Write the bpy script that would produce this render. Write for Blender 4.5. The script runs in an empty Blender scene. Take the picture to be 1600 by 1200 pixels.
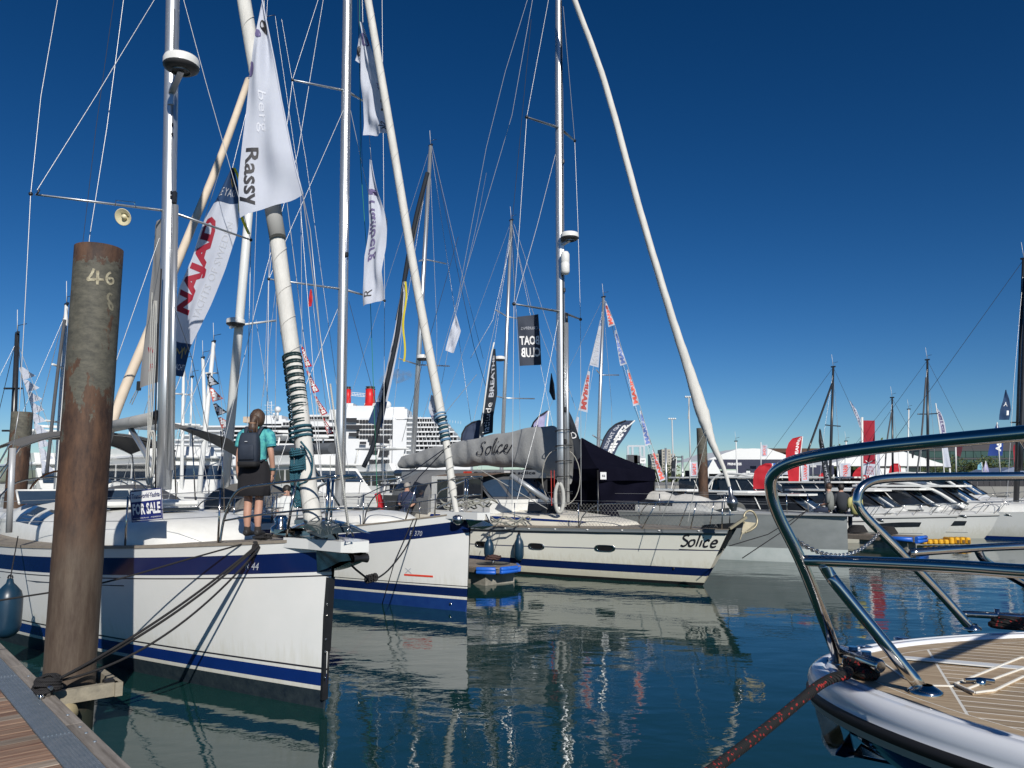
import bpy, bmesh, math, random
from mathutils import Vector, Matrix, noise
random.seed(7)
R = math.radians
scene = bpy.context.scene
C = scene.collection

# ------------------------------------------------------------------ camera, sky, sun, exposure
CAM_H = 2.45
PITCH = R(7.2)
FPX = 1200.0                      # focal length in photo pixels (photo is 1600 wide)
cd = bpy.data.cameras.new('camera')
cam = bpy.data.objects.new('camera', cd)
C.objects.link(cam)
cd.sensor_width = 36.0
cd.lens = 27.0
cd.clip_start = 0.05
cd.clip_end = 6000
cam.location = (0, 0, CAM_H)
cam.rotation_euler = (R(90) + PITCH, 0, 0)
scene.camera = cam

SUN_EL = R(32)
SUN_AZ = math.atan2(-0.957, 0.29)        # direction towards the sun in plan: behind the camera, to the right
sun_dir = Vector((math.cos(SUN_AZ) * math.cos(SUN_EL), math.sin(SUN_AZ) * math.cos(SUN_EL), math.sin(SUN_EL)))
world = bpy.data.worlds.new('World')
scene.world = world
world.use_nodes = True
wn = world.node_tree.nodes
wl = world.node_tree.links
bg = wn['Background']
sky = wn.new('ShaderNodeTexSky')
sky.sky_type = 'NISHITA'
sky.sun_disc = False
sky.sun_elevation = SUN_EL
sky.sun_rotation = math.atan2(sun_dir.x, sun_dir.y)
sky.altitude = 0
sky.air_density = 0.8
sky.dust_density = 0.15
sky.ozone_density = 4.0
hs = wn.new('ShaderNodeHueSaturation')
hs.inputs['Saturation'].default_value = 1.165
hs.inputs['Value'].default_value = .62
gm = wn.new('ShaderNodeGamma')
gm.inputs['Gamma'].default_value = 1.32
wl.new(sky.outputs[0], gm.inputs[0])
wl.new(gm.outputs[0], hs.inputs['Color'])
wl.new(hs.outputs[0], bg.inputs['Color'])
bg.inputs['Strength'].default_value = 0.054
sl = bpy.data.lights.new('sun', 'SUN')
sl.energy = 4.1
sl.angle = R(0.5)
sl.color = (1.0, 0.955, 0.88)
sun = bpy.data.objects.new('sun', sl)
C.objects.link(sun)
sun.rotation_euler = sun_dir.to_track_quat('Z', 'Y').to_euler()
scene.view_settings.view_transform = 'Standard'
scene.view_settings.look = 'None'
scene.view_settings.exposure = 0.17
scene.view_settings.gamma = 1
scene.cycles.max_bounces = 6
scene.cycles.glossy_bounces = 4
scene.cycles.transmission_bounces = 3
scene.cycles.volume_bounces = 0
scene.cycles.caustics_reflective = False
scene.cycles.caustics_refractive = False

# ------------------------------------------------------------------ measuring helpers: a sight line through the photograph
def ray(px, py):
    x = (px - 800) / FPX
    y = (600 - py) / FPX
    return Vector((x, math.cos(PITCH) - math.sin(PITCH) * y, math.sin(PITCH) + math.cos(PITCH) * y))
def PY(px, py, Y):
    r = ray(px, py)
    return Vector((0, 0, CAM_H)) + r * (Y / r.y)
def PZ(px, py, z):
    r = ray(px, py)
    return Vector((0, 0, CAM_H)) + r * ((z - CAM_H) / r.z)
def path(pts):
    return [PY(*p) for p in pts]
def lerp(a, b, t):
    return a + (b - a) * t
def interp(x, xs, ys):
    if x <= xs[0]: return ys[0]
    for i in range(1, len(xs)):
        if x <= xs[i]:
            t = (x - xs[i-1]) / (xs[i] - xs[i-1])
            return ys[i-1] + (ys[i] - ys[i-1]) * t
    return ys[-1]
def polyat(pts, t):
    """point at fraction t (by index) of a polyline"""
    f = t * (len(pts) - 1)
    i = min(int(f), len(pts) - 2)
    return lerp(pts[i], pts[i+1], f - i)
def smooth(pts, n=5, closed=False):
    """Catmull-Rom through pts"""
    out = []
    m = len(pts)
    rng = range(m if closed else m - 1)
    for i in rng:
        if closed:
            p0, p1, p2, p3 = pts[(i-1) % m], pts[i], pts[(i+1) % m], pts[(i+2) % m]
        else:
            p1, p2 = pts[i], pts[i+1]
            p0 = pts[i-1] if i > 0 else p1 * 2 - p2
            p3 = pts[i+2] if i + 2 < m else p2 * 2 - p1
        for k in range(n):
            t = k / n
            out.append(0.5 * ((2*p1) + (p2-p0)*t + (2*p0-5*p1+4*p2-p3)*t*t + (3*p1-p0-3*p2+p3)*t**3))
    if not closed: out.append(pts[-1].copy())
    return out

# ------------------------------------------------------------------ materials
MATS = {}
def mat(name, col, rough=0.5, metal=0.0, col2=None, vs=3.0, vstretch=(1, 1, 1), contrast=0.25, bump=0.0, bs=40.0, coat=0.0,
        trans=0.0, rough2=None, bdist=0.01, spec=None, _=0):
    if name in MATS: return MATS[name]
    m = bpy.data.materials.new(name)
    m.use_nodes = True
    n, l = m.node_tree.nodes, m.node_tree.links
    b = n['Principled BSDF']
    b.inputs['Base Color'].default_value = (*col, 1)
    b.inputs['Roughness'].default_value = rough
    b.inputs['Metallic'].default_value = metal
    b.inputs['Coat Weight'].default_value = coat
    if spec is not None: b.inputs['Specular IOR Level'].default_value = spec
    tc = n.new('ShaderNodeTexCoord')
    mp = n.new('ShaderNodeMapping')
    mp.inputs['Scale'].default_value = vstretch
    l.new(tc.outputs['Object'], mp.inputs[0])
    if col2:
        t = n.new('ShaderNodeTexNoise')
        t.inputs['Scale'].default_value = vs
        t.inputs['Detail'].default_value = 6
        t.inputs['Roughness'].default_value = 0.62
        l.new(mp.outputs[0], t.inputs['Vector'])
        r = n.new('ShaderNodeValToRGB')
        r.color_ramp.elements[0].position = 0.5 - contrast
        r.color_ramp.elements[1].position = 0.5 + contrast
        r.color_ramp.elements[0].color = (*col, 1)
        r.color_ramp.elements[1].color = (*col2, 1)
        l.new(t.outputs['Fac'], r.inputs[0])
        l.new(r.outputs[0], b.inputs['Base Color'])
        if rough2 is not None:
            mr = n.new('ShaderNodeMapRange')
            mr.inputs['From Min'].default_value = 0.3
            mr.inputs['From Max'].default_value = 0.7
            mr.inputs['To Min'].default_value = rough
            mr.inputs['To Max'].default_value = rough2
            l.new(t.outputs['Fac'], mr.inputs[0])
            l.new(mr.outputs[0], b.inputs['Roughness'])
    if bump:
        t2 = n.new('ShaderNodeTexNoise')
        t2.inputs['Scale'].default_value = bs
        t2.inputs['Detail'].default_value = 4
        l.new(mp.outputs[0], t2.inputs['Vector'])
        bn = n.new('ShaderNodeBump')
        bn.inputs['Strength'].default_value = bump
        bn.inputs['Distance'].default_value = bdist
        l.new(t2.outputs['Fac'], bn.inputs['Height'])
        l.new(bn.outputs[0], b.inputs['Normal'])
    if trans:
        # thin cloth: part of the light passes through
        tr = n.new('ShaderNodeBsdfTranslucent')
        if col2: l.new(r.outputs[0], tr.inputs['Color'])
        else: tr.inputs['Color'].default_value = (*col, 1)
        mx = n.new('ShaderNodeMixShader')
        mx.inputs[0].default_value = trans
        out = n['Material Output']
        l.new(b.outputs[0], mx.inputs[1])
        l.new(tr.outputs[0], mx.inputs[2])
        l.new(mx.outputs[0], out.inputs[0])
    MATS[name] = m
    return m

WHITE = mat('gelcoat white', (.80, .80, .78), .16, col2=(.72, .73, .71), vs=1.2, bump=.05, bs=3, bdist=.02)
CREAM = mat('gelcoat cream', (.87, .86, .76), .18, col2=(.82, .81, .72), vs=1.2, bump=.05, bs=3, bdist=.02)
DECKW = mat('deck white', (.80, .80, .77), .38, col2=(.68, .68, .65), vs=5, bump=.1, bs=60, bdist=.003)
BLUE = mat('gelcoat blue', (.004, .014, .075), .1, col2=(.006, .018, .09), vs=2)
BLUE2 = mat('boot blue', (.004, .022, .13), .22, col2=(.006, .028, .16), vs=3)
ANTIF = mat('antifouling', (.008, .016, .026), .5, col2=(.026, .038, .045), vs=9, contrast=.2, bump=.2)
ANTIB = mat('antifouling blue', (.006, .03, .16), .4, col2=(.012, .05, .2), vs=6, bump=.1)
LINEDK = mat('dark line', (.02, .02, .03), .3)
TEAKG = mat('teak grey', (.30, .26, .21), .7, col2=(.20, .175, .145), vs=12, vstretch=(1, 1, 1), bump=.3, bs=40, bdist=.003)
ALU = mat('mast aluminium', (.62, .64, .66), .34, .75, col2=(.52, .54, .56), vs=4, vstretch=(6, 6, .6), bump=.03, bs=20)
ALUW = mat('mast white', (.74, .75, .74), .3, col2=(.64, .65, .64), vs=4, vstretch=(4, 4, .5))
CARB = mat('mast carbon', (.018, .02, .024), .28, col2=(.03, .032, .036), vs=4)
STEEL = mat('stainless steel', (.62, .595, .56), .06, 1.0, col2=(.50, .48, .45), vs=5, rough2=.16, bump=.02, bs=9)
STEELR = mat('stainless brushed', (.6, .61, .63), .25, 1.0, col2=(.4, .4, .41), vs=14)
WIRE = mat('wire rope', (.50, .51, .52), .4, .5)
WIRED = mat('rope dark', (.03, .035, .045), .8)
WIREG = mat('rope green', (.03, .22, .13), .8)
SAILW = mat('sailcloth white', (.66, .65, .61), .8, col2=(.52, .51, .48), vs=3, vstretch=(3, 3, .8), bump=.5, bs=14, bdist=.012)
SAILB = mat('sailcloth beige', (.66, .56, .44), .75, col2=(.56, .47, .37), vs=3, bump=.3, bs=8)
CANVG = mat('canvas grey', (.34, .345, .345), .85, col2=(.26, .265, .265), vs=2.5, bump=.5, bs=11, bdist=.02)
CANVD = mat('canvas dark grey', (.085, .09, .10), .85, col2=(.06, .062, .07), vs=3, bump=.4, bs=9, bdist=.015)
CANVB = mat('bimini canvas', (.17, .165, .155), .85, col2=(.125, .12, .115), vs=2, bump=.3, bs=12, trans=.12)
TENT = mat('tent black', (.004, .004, .010), .95, col2=(.007, .007, .015), vs=2, bump=.4, bs=5, bdist=.03, spec=.04)
GLASSD = mat('dark glazing', (.012, .016, .022), .06, col2=(.03, .035, .045), vs=3, coat=.3)
GLASSB = mat('dark glazing blue', (.02, .04, .075), .05, col2=(.035, .06, .1), vs=2, coat=.3)
BLACKP = mat('black plastic', (.012, .012, .013), .35, col2=(.02, .02, .022), vs=9)
RUBB = mat('black rubber', (.015, .015, .016), .6)
PLASTW = mat('white plastic', (.78, .78, .76), .3, col2=(.7, .7, .68), vs=8)
FENDB = mat('fender blue', (.006, .028, .055), .35, col2=(.009, .036, .068), vs=7, bump=.05)
BUMPB = mat('bumper blue', (.012, .10, .50), .4, col2=(.02, .14, .60), vs=12)
YELL = mat('yellow plastic', (.78, .42, .02), .5, col2=(.66, .34, .02), vs=8)
FW = mat('flag white', (.70, .735, .82), .8, col2=(.64, .67, .77), vs=3, trans=.35)
FNAVY = mat('flag navy', (.02, .055, .14), .8, col2=(.025, .07, .17), vs=4, trans=.3)
FBLUE = mat('flag blue', (.02, .06, .28), .8, trans=.3)
FSLATE = mat('flag slate', (.045, .065, .12), .8, trans=.25)
FBLACK = mat('flag black', (.012, .018, .028), .8, trans=.15)
FRED = mat('flag red', (.60, .015, .03), .75, col2=(.5, .012, .025), vs=3, trans=.3)
FMAR = mat('flag maroon', (.36, .01, .03), .75, trans=.25)
FPINK = mat('flag pale red', (.75, .30, .28), .8, trans=.3)
FYEL = mat('flag yellow', (.75, .62, .03), .8, trans=.3)
FLIL = mat('flag lilac', (.50, .47, .72), .8, trans=.3)
FCYAN = mat('flag pale blue', (.25, .55, .70), .8, trans=.3)
INKB = mat('ink black', (.012, .012, .018), .6)
INKP = mat('ink purple', (.12, .10, .22), .7)
INKR = mat('ink crimson', (.30, .010, .03), .7)
INKG = mat('ink pale grey', (.45, .47, .52), .7)
INKW = mat('ink white', (.80, .80, .80), .6)
INKN = mat('ink navy', (.012, .02, .14), .5)
INKGO = mat('ink gold', (.42, .32, .12), .6)
SKIN = mat('skin', (.52, .30, .22), .5, col2=(.46, .25, .18), vs=14, bump=.1, bs=60, bdist=.002)
HAIR = mat('hair brown', (.10, .06, .04), .5, col2=(.05, .03, .022), vs=40, vstretch=(1, 1, .15), contrast=.15, bump=.6, bs=70)
SHIRT = mat('shirt turquoise', (.10, .46, .44), .85, col2=(.03, .22, .30), vs=13, contrast=.08, bump=.3, bs=14, bdist=.01)
DENIM = mat('shorts black', (.010, .010, .013), .95, col2=(.015, .014, .018), vs=8, bump=.4, bs=12)
PACK = mat('rucksack navy', (.016, .024, .042), .75, col2=(.024, .034, .056), vs=14, bump=.3, bs=20)
WOODD = mat('pile guide timber', (.36, .32, .24), .85, col2=(.20, .18, .14), vs=9, bump=.6, bs=24)
CONC = mat('concrete float', (.36, .34, .29), .85, col2=(.17, .16, .135), vs=4, contrast=.2, bump=.4, bs=14)
CONCW = mat('building render', (.46, .43, .37), .85, col2=(.38, .36, .31), vs=.3)
LEAF = mat('leaves', (.045, .075, .02), .7, col2=(.09, .11, .03), vs=.8, contrast=.12)
BARK = mat('bark', (.10, .08, .055), .9, bump=.5)

def socket_mix(n, l, fac, a, b):
    mx = n.new('ShaderNodeMix'); mx.data_type = 'RGBA'
    l.new(fac, mx.inputs[0])
    for k, v in ((6, a), (7, b)):
        if isinstance(v, tuple): mx.inputs[k].default_value = (*v, 1)
        else: l.new(v, mx.inputs[k])
    return mx.outputs[2]

PTOP = PY(155, 388, 8.0).z
def add_grime(m, col=(.50, .47, .34), amount=.45, z1=.62):
    """streaky waterline scum on a hull; object z is the height above the water"""
    n, l = m.node_tree.nodes, m.node_tree.links; b = n['Principled BSDF']; src = b.inputs['Base Color'].links[0].from_socket
    tc = n.new('ShaderNodeTexCoord'); sp = n.new('ShaderNodeSeparateXYZ'); l.new(tc.outputs['Object'], sp.inputs[0])
    mp = n.new('ShaderNodeMapping'); mp.inputs['Scale'].default_value = (9, 9, .8); l.new(tc.outputs['Object'], mp.inputs[0])
    t = n.new('ShaderNodeTexNoise'); t.inputs['Scale'].default_value = 1.6; t.inputs['Detail'].default_value = 8; t.inputs['Roughness'].default_value = .7; l.new(mp.outputs[0], t.inputs['Vector'])
    a = n.new('ShaderNodeMath'); a.operation = 'MULTIPLY_ADD'; a.inputs[1].default_value = -.9; l.new(t.outputs['Fac'], a.inputs[0]); l.new(sp.outputs['Z'], a.inputs[2])
    r = n.new('ShaderNodeMapRange'); r.inputs['From Min'].default_value = z1-.45; r.inputs['From Max'].default_value = z1-.9; r.inputs['To Max'].default_value = amount; l.new(a.outputs[0], r.inputs[0])
    l.new(socket_mix(n, l, r.outputs[0], src, col), b.inputs['Base Color'])
add_grime(WHITE); add_grime(CREAM, (.50, .44, .28), .5)
def pile_material():
    m = bpy.data.materials.new('rusty steel pile'); m.use_nodes = True
    n, l = m.node_tree.nodes, m.node_tree.links
    b = n['Principled BSDF']
    tc = n.new('ShaderNodeTexCoord')
    def noi(scale, st, det=7, rg=.65, off=(0, 0, 0)):
        mp = n.new('ShaderNodeMapping'); mp.inputs['Scale'].default_value = st; mp.inputs['Location'].default_value = off
        l.new(tc.outputs['Object'], mp.inputs[0])
        t = n.new('ShaderNodeTexNoise'); t.inputs['Scale'].default_value = scale
        t.inputs['Detail'].default_value = det; t.inputs['Roughness'].default_value = rg
        l.new(mp.outputs[0], t.inputs['Vector'])
        return t.outputs['Fac']
    def ramp(src, a, c):
        r = n.new('ShaderNodeMapRange'); r.inputs['From Min'].default_value = a; r.inputs['From Max'].default_value = c
        l.new(src, r.inputs[0]); return r.outputs[0]
    sp = n.new('ShaderNodeSeparateXYZ'); l.new(tc.outputs['Object'], sp.inputs[0])
    grey = socket_mix(n, l, ramp(noi(9, (1, 1, 2), 12, .75), .38, .62), (.058, .057, .047), (.125, .118, .092))
    rust = socket_mix(n, l, ramp(noi(8, (1, 1, .3), 12, .75, off=(3, 2, 1)), .38, .64), (.030, .016, .012), (.115, .060, .034))
    # more rust towards the middle and the top rim
    h = ramp(sp.outputs['Z'], PTOP-1.0, PTOP-2.5)
    topn = n.new('ShaderNodeMath'); topn.operation = 'MULTIPLY_ADD'; topn.inputs[1].default_value = .5
    l.new(noi(14, (1, 1, 1), 9, .75), topn.inputs[0]); l.new(sp.outputs['Z'], topn.inputs[2])
    top = ramp(topn.outputs[0], PTOP+.02, PTOP+.10)
    add = n.new('ShaderNodeMath'); add.operation = 'MAXIMUM'; l.new(h, add.inputs[0]); l.new(top, add.inputs[1])
    sc = n.new('ShaderNodeMath'); sc.operation = 'MULTIPLY'; l.new(add.outputs[0], sc.inputs[0]); sc.inputs[1].default_value = .33
    ns = n.new('ShaderNodeMath'); ns.operation = 'ADD'; l.new(noi(7, (1, 1, .42), 12, .72, off=(9, 0, 4)), ns.inputs[0]); l.new(sc.outputs[0], ns.inputs[1])
    col = socket_mix(n, l, ramp(ns.outputs[0], .615, .635), grey, rust)
    # lower part: brown grey with pale vertical streaks
    low = socket_mix(n, l, ramp(noi(9, (1, 1, .16), 12, .75, off=(1, 5, 2)), .40, .74), (.055, .036, .025), (.135, .105, .078))
    lw = n.new('ShaderNodeMath'); lw.operation = 'ADD'; l.new(ramp(sp.outputs['Z'], 2.5, 1.2), lw.inputs[0])
    nn = n.new('ShaderNodeMath'); nn.operation = 'SUBTRACT'; l.new(noi(4, (1, 1, .5)), nn.inputs[0]); nn.inputs[1].default_value = .5; l.new(nn.outputs[0], lw.inputs[1])
    col = socket_mix(n, l, ramp(lw.outputs[0], .2, .8), col, low)
    # wet weed zone at the water
    wz = n.new('ShaderNodeMath'); wz.operation = 'ADD'; l.new(sp.outputs['Z'], wz.inputs[0]); l.new(nn.outputs[0], wz.inputs[1])
    col = socket_mix(n, l, ramp(wz.outputs[0], .42, .26), col, (.02, .025, .015))
    l.new(col, b.inputs['Base Color'])
    b.inputs['Roughness'].default_value = .72
    bn = n.new('ShaderNodeBump'); bn.inputs['Strength'].default_value = .5; bn.inputs['Distance'].default_value = .006
    l.new(ns.outputs[0], bn.inputs['Height']); l.new(bn.outputs[0], b.inputs['Normal'])
    return m
PILE = pile_material()

def plank_material(name, a, b_, axis_angle, scale=9, streak=16, seams=None):
    """wood with grain running along axis_angle (radians, in plan)"""
    m = bpy.data.materials.new(name); m.use_nodes = True
    n, l = m.node_tree.nodes, m.node_tree.links
    b = n['Principled BSDF']
    tc = n.new('ShaderNodeTexCoord'); oi = n.new('ShaderNodeObjectInfo')
    mp = n.new('ShaderNodeMapping'); mp.vector_type = 'POINT'
    mp.inputs['Rotation'].default_value = (0, 0, -axis_angle)
    l.new(tc.outputs['Object'], mp.inputs[0])
    m2 = n.new('ShaderNodeMapping'); m2.inputs['Scale'].default_value = (1, streak, streak)
    l.new(mp.outputs[0], m2.inputs[0])
    ad = n.new('ShaderNodeVectorMath'); ad.operation = 'ADD'
    l.new(m2.outputs[0], ad.inputs[0])
    cmb = n.new('ShaderNodeCombineXYZ')
    mul = n.new('ShaderNodeMath'); mul.operation = 'MULTIPLY'; mul.inputs[1].default_value = 37
    l.new(oi.outputs['Random'], mul.inputs[0]); l.new(mul.outputs[0], cmb.inputs[0]); l.new(mul.outputs[0], cmb.inputs[2])
    l.new(cmb.outputs[0], ad.inputs[1])
    t = n.new('ShaderNodeTexNoise'); t.inputs['Scale'].default_value = scale / 6; t.inputs['Detail'].default_value = 9; t.inputs['Roughness'].default_value = .68
    l.new(ad.outputs[0], t.inputs['Vector'])
    r = n.new('ShaderNodeMapRange'); r.inputs['From Min'].default_value = .36; r.inputs['From Max'].default_value = .64
    l.new(t.outputs['Fac'], r.inputs[0])
    col = socket_mix(n, l, r.outputs[0], a, b_)
    hv = n.new('ShaderNodeHueSaturation')
    mr = n.new('ShaderNodeMapRange'); mr.inputs['To Min'].default_value = .8; mr.inputs['To Max'].default_value = 1.15
    l.new(oi.outputs['Random'], mr.inputs[0]); l.new(mr.outputs[0], hv.inputs['Value']); l.new(col, hv.inputs['Color'])
    l.new(hv.outputs[0], b.inputs['Base Color'])
    b.inputs['Roughness'].default_value = .65
    bn = n.new('ShaderNodeBump'); bn.inputs['Strength'].default_value = .4; bn.inputs['Distance'].default_value = .004
    l.new(t.outputs['Fac'], bn.inputs['Height']); l.new(bn.outputs[0], b.inputs['Normal'])
    return m

def water_material():
    m = bpy.data.materials.new('harbour water'); m.use_nodes = True
    n, l = m.node_tree.nodes, m.node_tree.links
    b = n['Principled BSDF']
    b.inputs['Base Color'].default_value = (.007, .035, .033, 1)
    b.inputs['Roughness'].default_value = .012
    b.inputs['IOR'].default_value = 1.42
    geo = n.new('ShaderNodeNewGeometry')
    def wave(scale, st, det, rot=0):
        mp = n.new('ShaderNodeMapping'); mp.inputs['Scale'].default_value = st; mp.inputs['Rotation'].default_value = (0, 0, rot)
        l.new(geo.outputs['Position'], mp.inputs[0])
        t = n.new('ShaderNodeTexNoise'); t.inputs['Scale'].default_value = scale; t.inputs['Detail'].default_value = det
        t.inputs['Roughness'].default_value = .5; t.inputs['Distortion'].default_value = .3
        l.new(mp.outputs[0], t.inputs['Vector'])
        return t.outputs['Fac']
    # patches of livelier water away from the berths
    patch = wave(.16, (1, 1, 1), 2)
    pr = n.new('ShaderNodeMapRange'); pr.inputs['From Min'].default_value = .4; pr.inputs['From Max'].default_value = .65
    pr.inputs['To Min'].default_value = .45; pr.inputs['To Max'].default_value = 1.3
    l.new(patch, pr.inputs[0])
    w1 = wave(.9, (1, 1.5, 1), 2, .3)
    w2 = wave(4.2, (1, 1.5, 1), 3, -.4)
    m1 = n.new('ShaderNodeMath'); m1.operation = 'MULTIPLY'; m1.inputs[1].default_value = .015; l.new(w1, m1.inputs[0])
    m2 = n.new('ShaderNodeMath'); m2.operation = 'MULTIPLY'; m2.inputs[1].default_value = .0030; l.new(w2, m2.inputs[0])
    s = n.new('ShaderNodeMath'); s.operation = 'ADD'; l.new(m1.outputs[0], s.inputs[0]); l.new(m2.outputs[0], s.inputs[1])
    bn = n.new('ShaderNodeBump'); bn.inputs['Distance'].default_value = 1.0
    bn.inputs['Strength'].default_value = 1.0
    mm = n.new('ShaderNodeMath'); mm.operation = 'MULTIPLY'; l.new(s.outputs[0], mm.inputs[0]); l.new(pr.outputs[0], mm.inputs[1])
    l.new(mm.outputs[0], bn.inputs['Height']); l.new(bn.outputs[0], b.inputs['Normal'])
    return m

# ------------------------------------------------------------------ mesh building
class MB:
    def __init__(s): s.v = []; s.f = []; s.m = []; s.cur = 0; s.sm = []; s.smooth = True
    def add(s, vs, fs, smooth=None):
        o = len(s.v); s.v += [Vector(v) for v in vs]
        for f in fs:
            s.f.append(tuple(i + o for i in f)); s.m.append(s.cur); s.sm.append(s.smooth if smooth is None else smooth)
        return s
    def box(s, c, size, rz=0, rx=0, ry=0, bev=0):
        M = Matrix.Translation(c) @ Matrix.Rotation(rz, 4, 'Z') @ Matrix.Rotation(ry, 4, 'Y') @ Matrix.Rotation(rx, 4, 'X')
        x, y, z = size[0]/2, size[1]/2, size[2]/2
        if bev:
            e = bev
            vs = []; 
            for sz in (-1, 1):
                for (ax, ay) in ((1, 1), (-1, 1), (-1, -1), (1, -1)):
                    vs.append((ax*(x-e), ay*(y-e), sz*z)); 
            for sz in (-1, 1):
                for (ax, ay) in ((1, 1), (-1, 1), (-1, -1), (1, -1)):
                    a, b = (ax*x, ay*(y-e)), (ax*(x-e), ay*y)
                    if ax*ay < 0: a, b = b, a
                    vs.append((*a, sz*(z-e))); vs.append((*b, sz*(z-e)))
            # order: bottom cap 0-3, top cap 4-7, lower ring 8-15, upper ring 16-23
            fs = [(3, 2, 1, 0), (4, 5, 6, 7)]
            lo = list(range(8, 16)); up = list(range(16, 24))
            for k in range(8): fs.append((lo[k], lo[(k+1) % 8], up[(k+1) % 8], up[k]))
            for k in range(4):
                fs.append((k, (k+1) % 4, lo[(2*k+2) % 8], lo[2*k+1]))
                fs.append((4+(k+1) % 4, 4+k, up[2*k+1], up[(2*k+2) % 8]))
                fs.append((k, lo[2*k+1], lo[2*k])); fs.append((4+k, up[2*k], up[2*k+1]))
            return s.add([M @ Vector(v) for v in vs], fs, False)
        vs = [M @ Vector((a*x, b*y, c_*z)) for a in (-1, 1) for b in (-1, 1) for c_ in (-1, 1)]
        return s.add(vs, [(0, 1, 3, 2), (4, 6, 7, 5), (0, 4, 5, 1), (2, 3, 7, 6), (0, 2, 6, 4), (1, 5, 7, 3)], False)
    def beam(s, a, b, w, h, up=(0, 0, 1)):
        """box from a to b, width w (sideways) and height h (along up)"""
        a, b = Vector(a), Vector(b); d = (b-a).normalized()
        sd = d.cross(Vector(up)).normalized(); u = sd.cross(d)
        vs = [p + sd*(x*w/2) + u*(z*h/2) for p in (a, b) for x in (-1, 1) for z in (-1, 1)]
        return s.add(vs, [(0, 1, 3, 2), (4, 6, 7, 5), (0, 4, 5, 1), (2, 3, 7, 6), (0, 2, 6, 4), (1, 5, 7, 3)], False)
    def tube(s, pts, r, seg=8, caps=True, flat=1.0):
        pts = [Vector(p) for p in pts]; n = len(pts)
        rs = r if isinstance(r, (list, tuple)) else [r]*n
        rings = []; prev = None
        for i, p in enumerate(pts):
            d = (pts[min(i+1, n-1)] - pts[max(i-1, 0)])
            if d.length < 1e-9: d = Vector((0, 0, 1))
            d.normalize()
            if prev is None:
                a = Vector((0, 0, 1)) if abs(d.z) < .9 else Vector((0, 1, 0))
                x = d.cross(a).normalized()
            else:
                x = (prev - d * prev.dot(d))
                x = x.normalized() if x.length > 1e-6 else d.orthogonal().normalized()
            prev = x; y = d.cross(x)
            rings.append([p + x*(rs[i]*math.cos(t)) + y*(rs[i]*flat*math.sin(t)) for t in (2*math.pi*k/seg for k in range(seg))])
        vs = [v for rg in rings for v in rg]; fs = []
        for i in range(n-1):
            for k in range(seg):
                k2 = (k+1) % seg
                fs.append((i*seg+k, i*seg+k2, (i+1)*seg+k2, (i+1)*seg+k))
        s.add(vs, fs)
        if caps:
            o = len(s.v) - len(vs)
            s.f.append(tuple(o + k for k in reversed(range(seg)))); s.m.append(s.cur); s.sm.append(False)
            s.f.append(tuple(o + (n-1)*seg + k for k in range(seg))); s.m.append(s.cur); s.sm.append(False)
        return s
    def grid(s, fn, nu, nv, matfn=None):
        vs = [fn(i/nu, j/nv) for j in range(nv+1) for i in range(nu+1)]
        o = len(s.v); s.v += [Vector(v) for v in vs]
        for j in range(nv):
            for i in range(nu):
                a = j*(nu+1)+i
                s.f.append((o+a, o+a+1, o+a+nu+2, o+a+nu+1)); s.sm.append(s.smooth)
                s.m.append(matfn((i+.5)/nu, (j+.5)/nv) if matfn else s.cur)
        return s
    def lathe(s, prof, base, axis=(0, 0, 1), seg=20):
        """prof = [(radius, height)...] turned round the axis through base"""
        ax = Vector(axis).normalized(); x = ax.orthogonal().normalized(); y = ax.cross(x); base = Vector(base)
        vs = []; n = len(prof)
        for r, h in prof:
            for k in range(seg):
                t = 2*math.pi*k/seg
                vs.append(base + ax*h + x*(max(r, 1e-4)*math.cos(t)) + y*(max(r, 1e-4)*math.sin(t)))
        fs = []
        for i in range(n-1):
            for k in range(seg):
                k2 = (k+1) % seg
                fs.append((i*seg+k, i*seg+k2, (i+1)*seg+k2, (i+1)*seg+k))
        return s.add(vs, fs)
    def loft(s, rings, cap=True, closed=True):
        n = len(rings[0]); vs = [Vector(v) for r in rings for v in r]; fs = []
        for i in range(len(rings)-1):
            for k in range(n if closed else n-1):
                k2 = (k+1) % n
                fs.append((i*n+k, i*n+k2, (i+1)*n+k2, (i+1)*n+k))
        s.add(vs, fs)
        if cap:
            o = len(s.v) - len(vs)
            s.f.append(tuple(o + k for k in reversed(range(n)))); s.m.append(s.cur); s.sm.append(False)
            s.f.append(tuple(o + (len(rings)-1)*n + k for k in range(n))); s.m.append(s.cur); s.sm.append(False)
        return s
    def sphere(s, c, r, seg=12, rings=8, sc=(1, 1, 1)):
        c = Vector(c); vs = []; fs = []
        for j in range(rings+1):
            t = math.pi*j/rings
            for k in range(seg):
                p = 2*math.pi*k/seg
                rr = max(math.sin(t), 1e-4)
                vs.append(c + Vector((r*sc[0]*rr*math.cos(p), r*sc[1]*rr*math.sin(p), r*sc[2]*math.cos(t))))
        for j in range(rings):
            for k in range(seg):
                k2 = (k+1) % seg
                fs.append((j*seg+k, (j+1)*seg+k, (j+1)*seg+k2, j*seg+k2))
        return s.add(vs, fs)
    def prism(s, poly, z0, z1):
        n = len(poly)
        vs = [Vector((p[0], p[1], z0)) for p in poly] + [Vector((p[0], p[1], z1)) for p in poly]
        fs = [tuple(reversed(range(n))), tuple(range(n, 2*n))] + [(k, (k+1) % n, n+(k+1) % n, n+k) for k in range(n)]
        return s.add(vs, fs, False)
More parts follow.
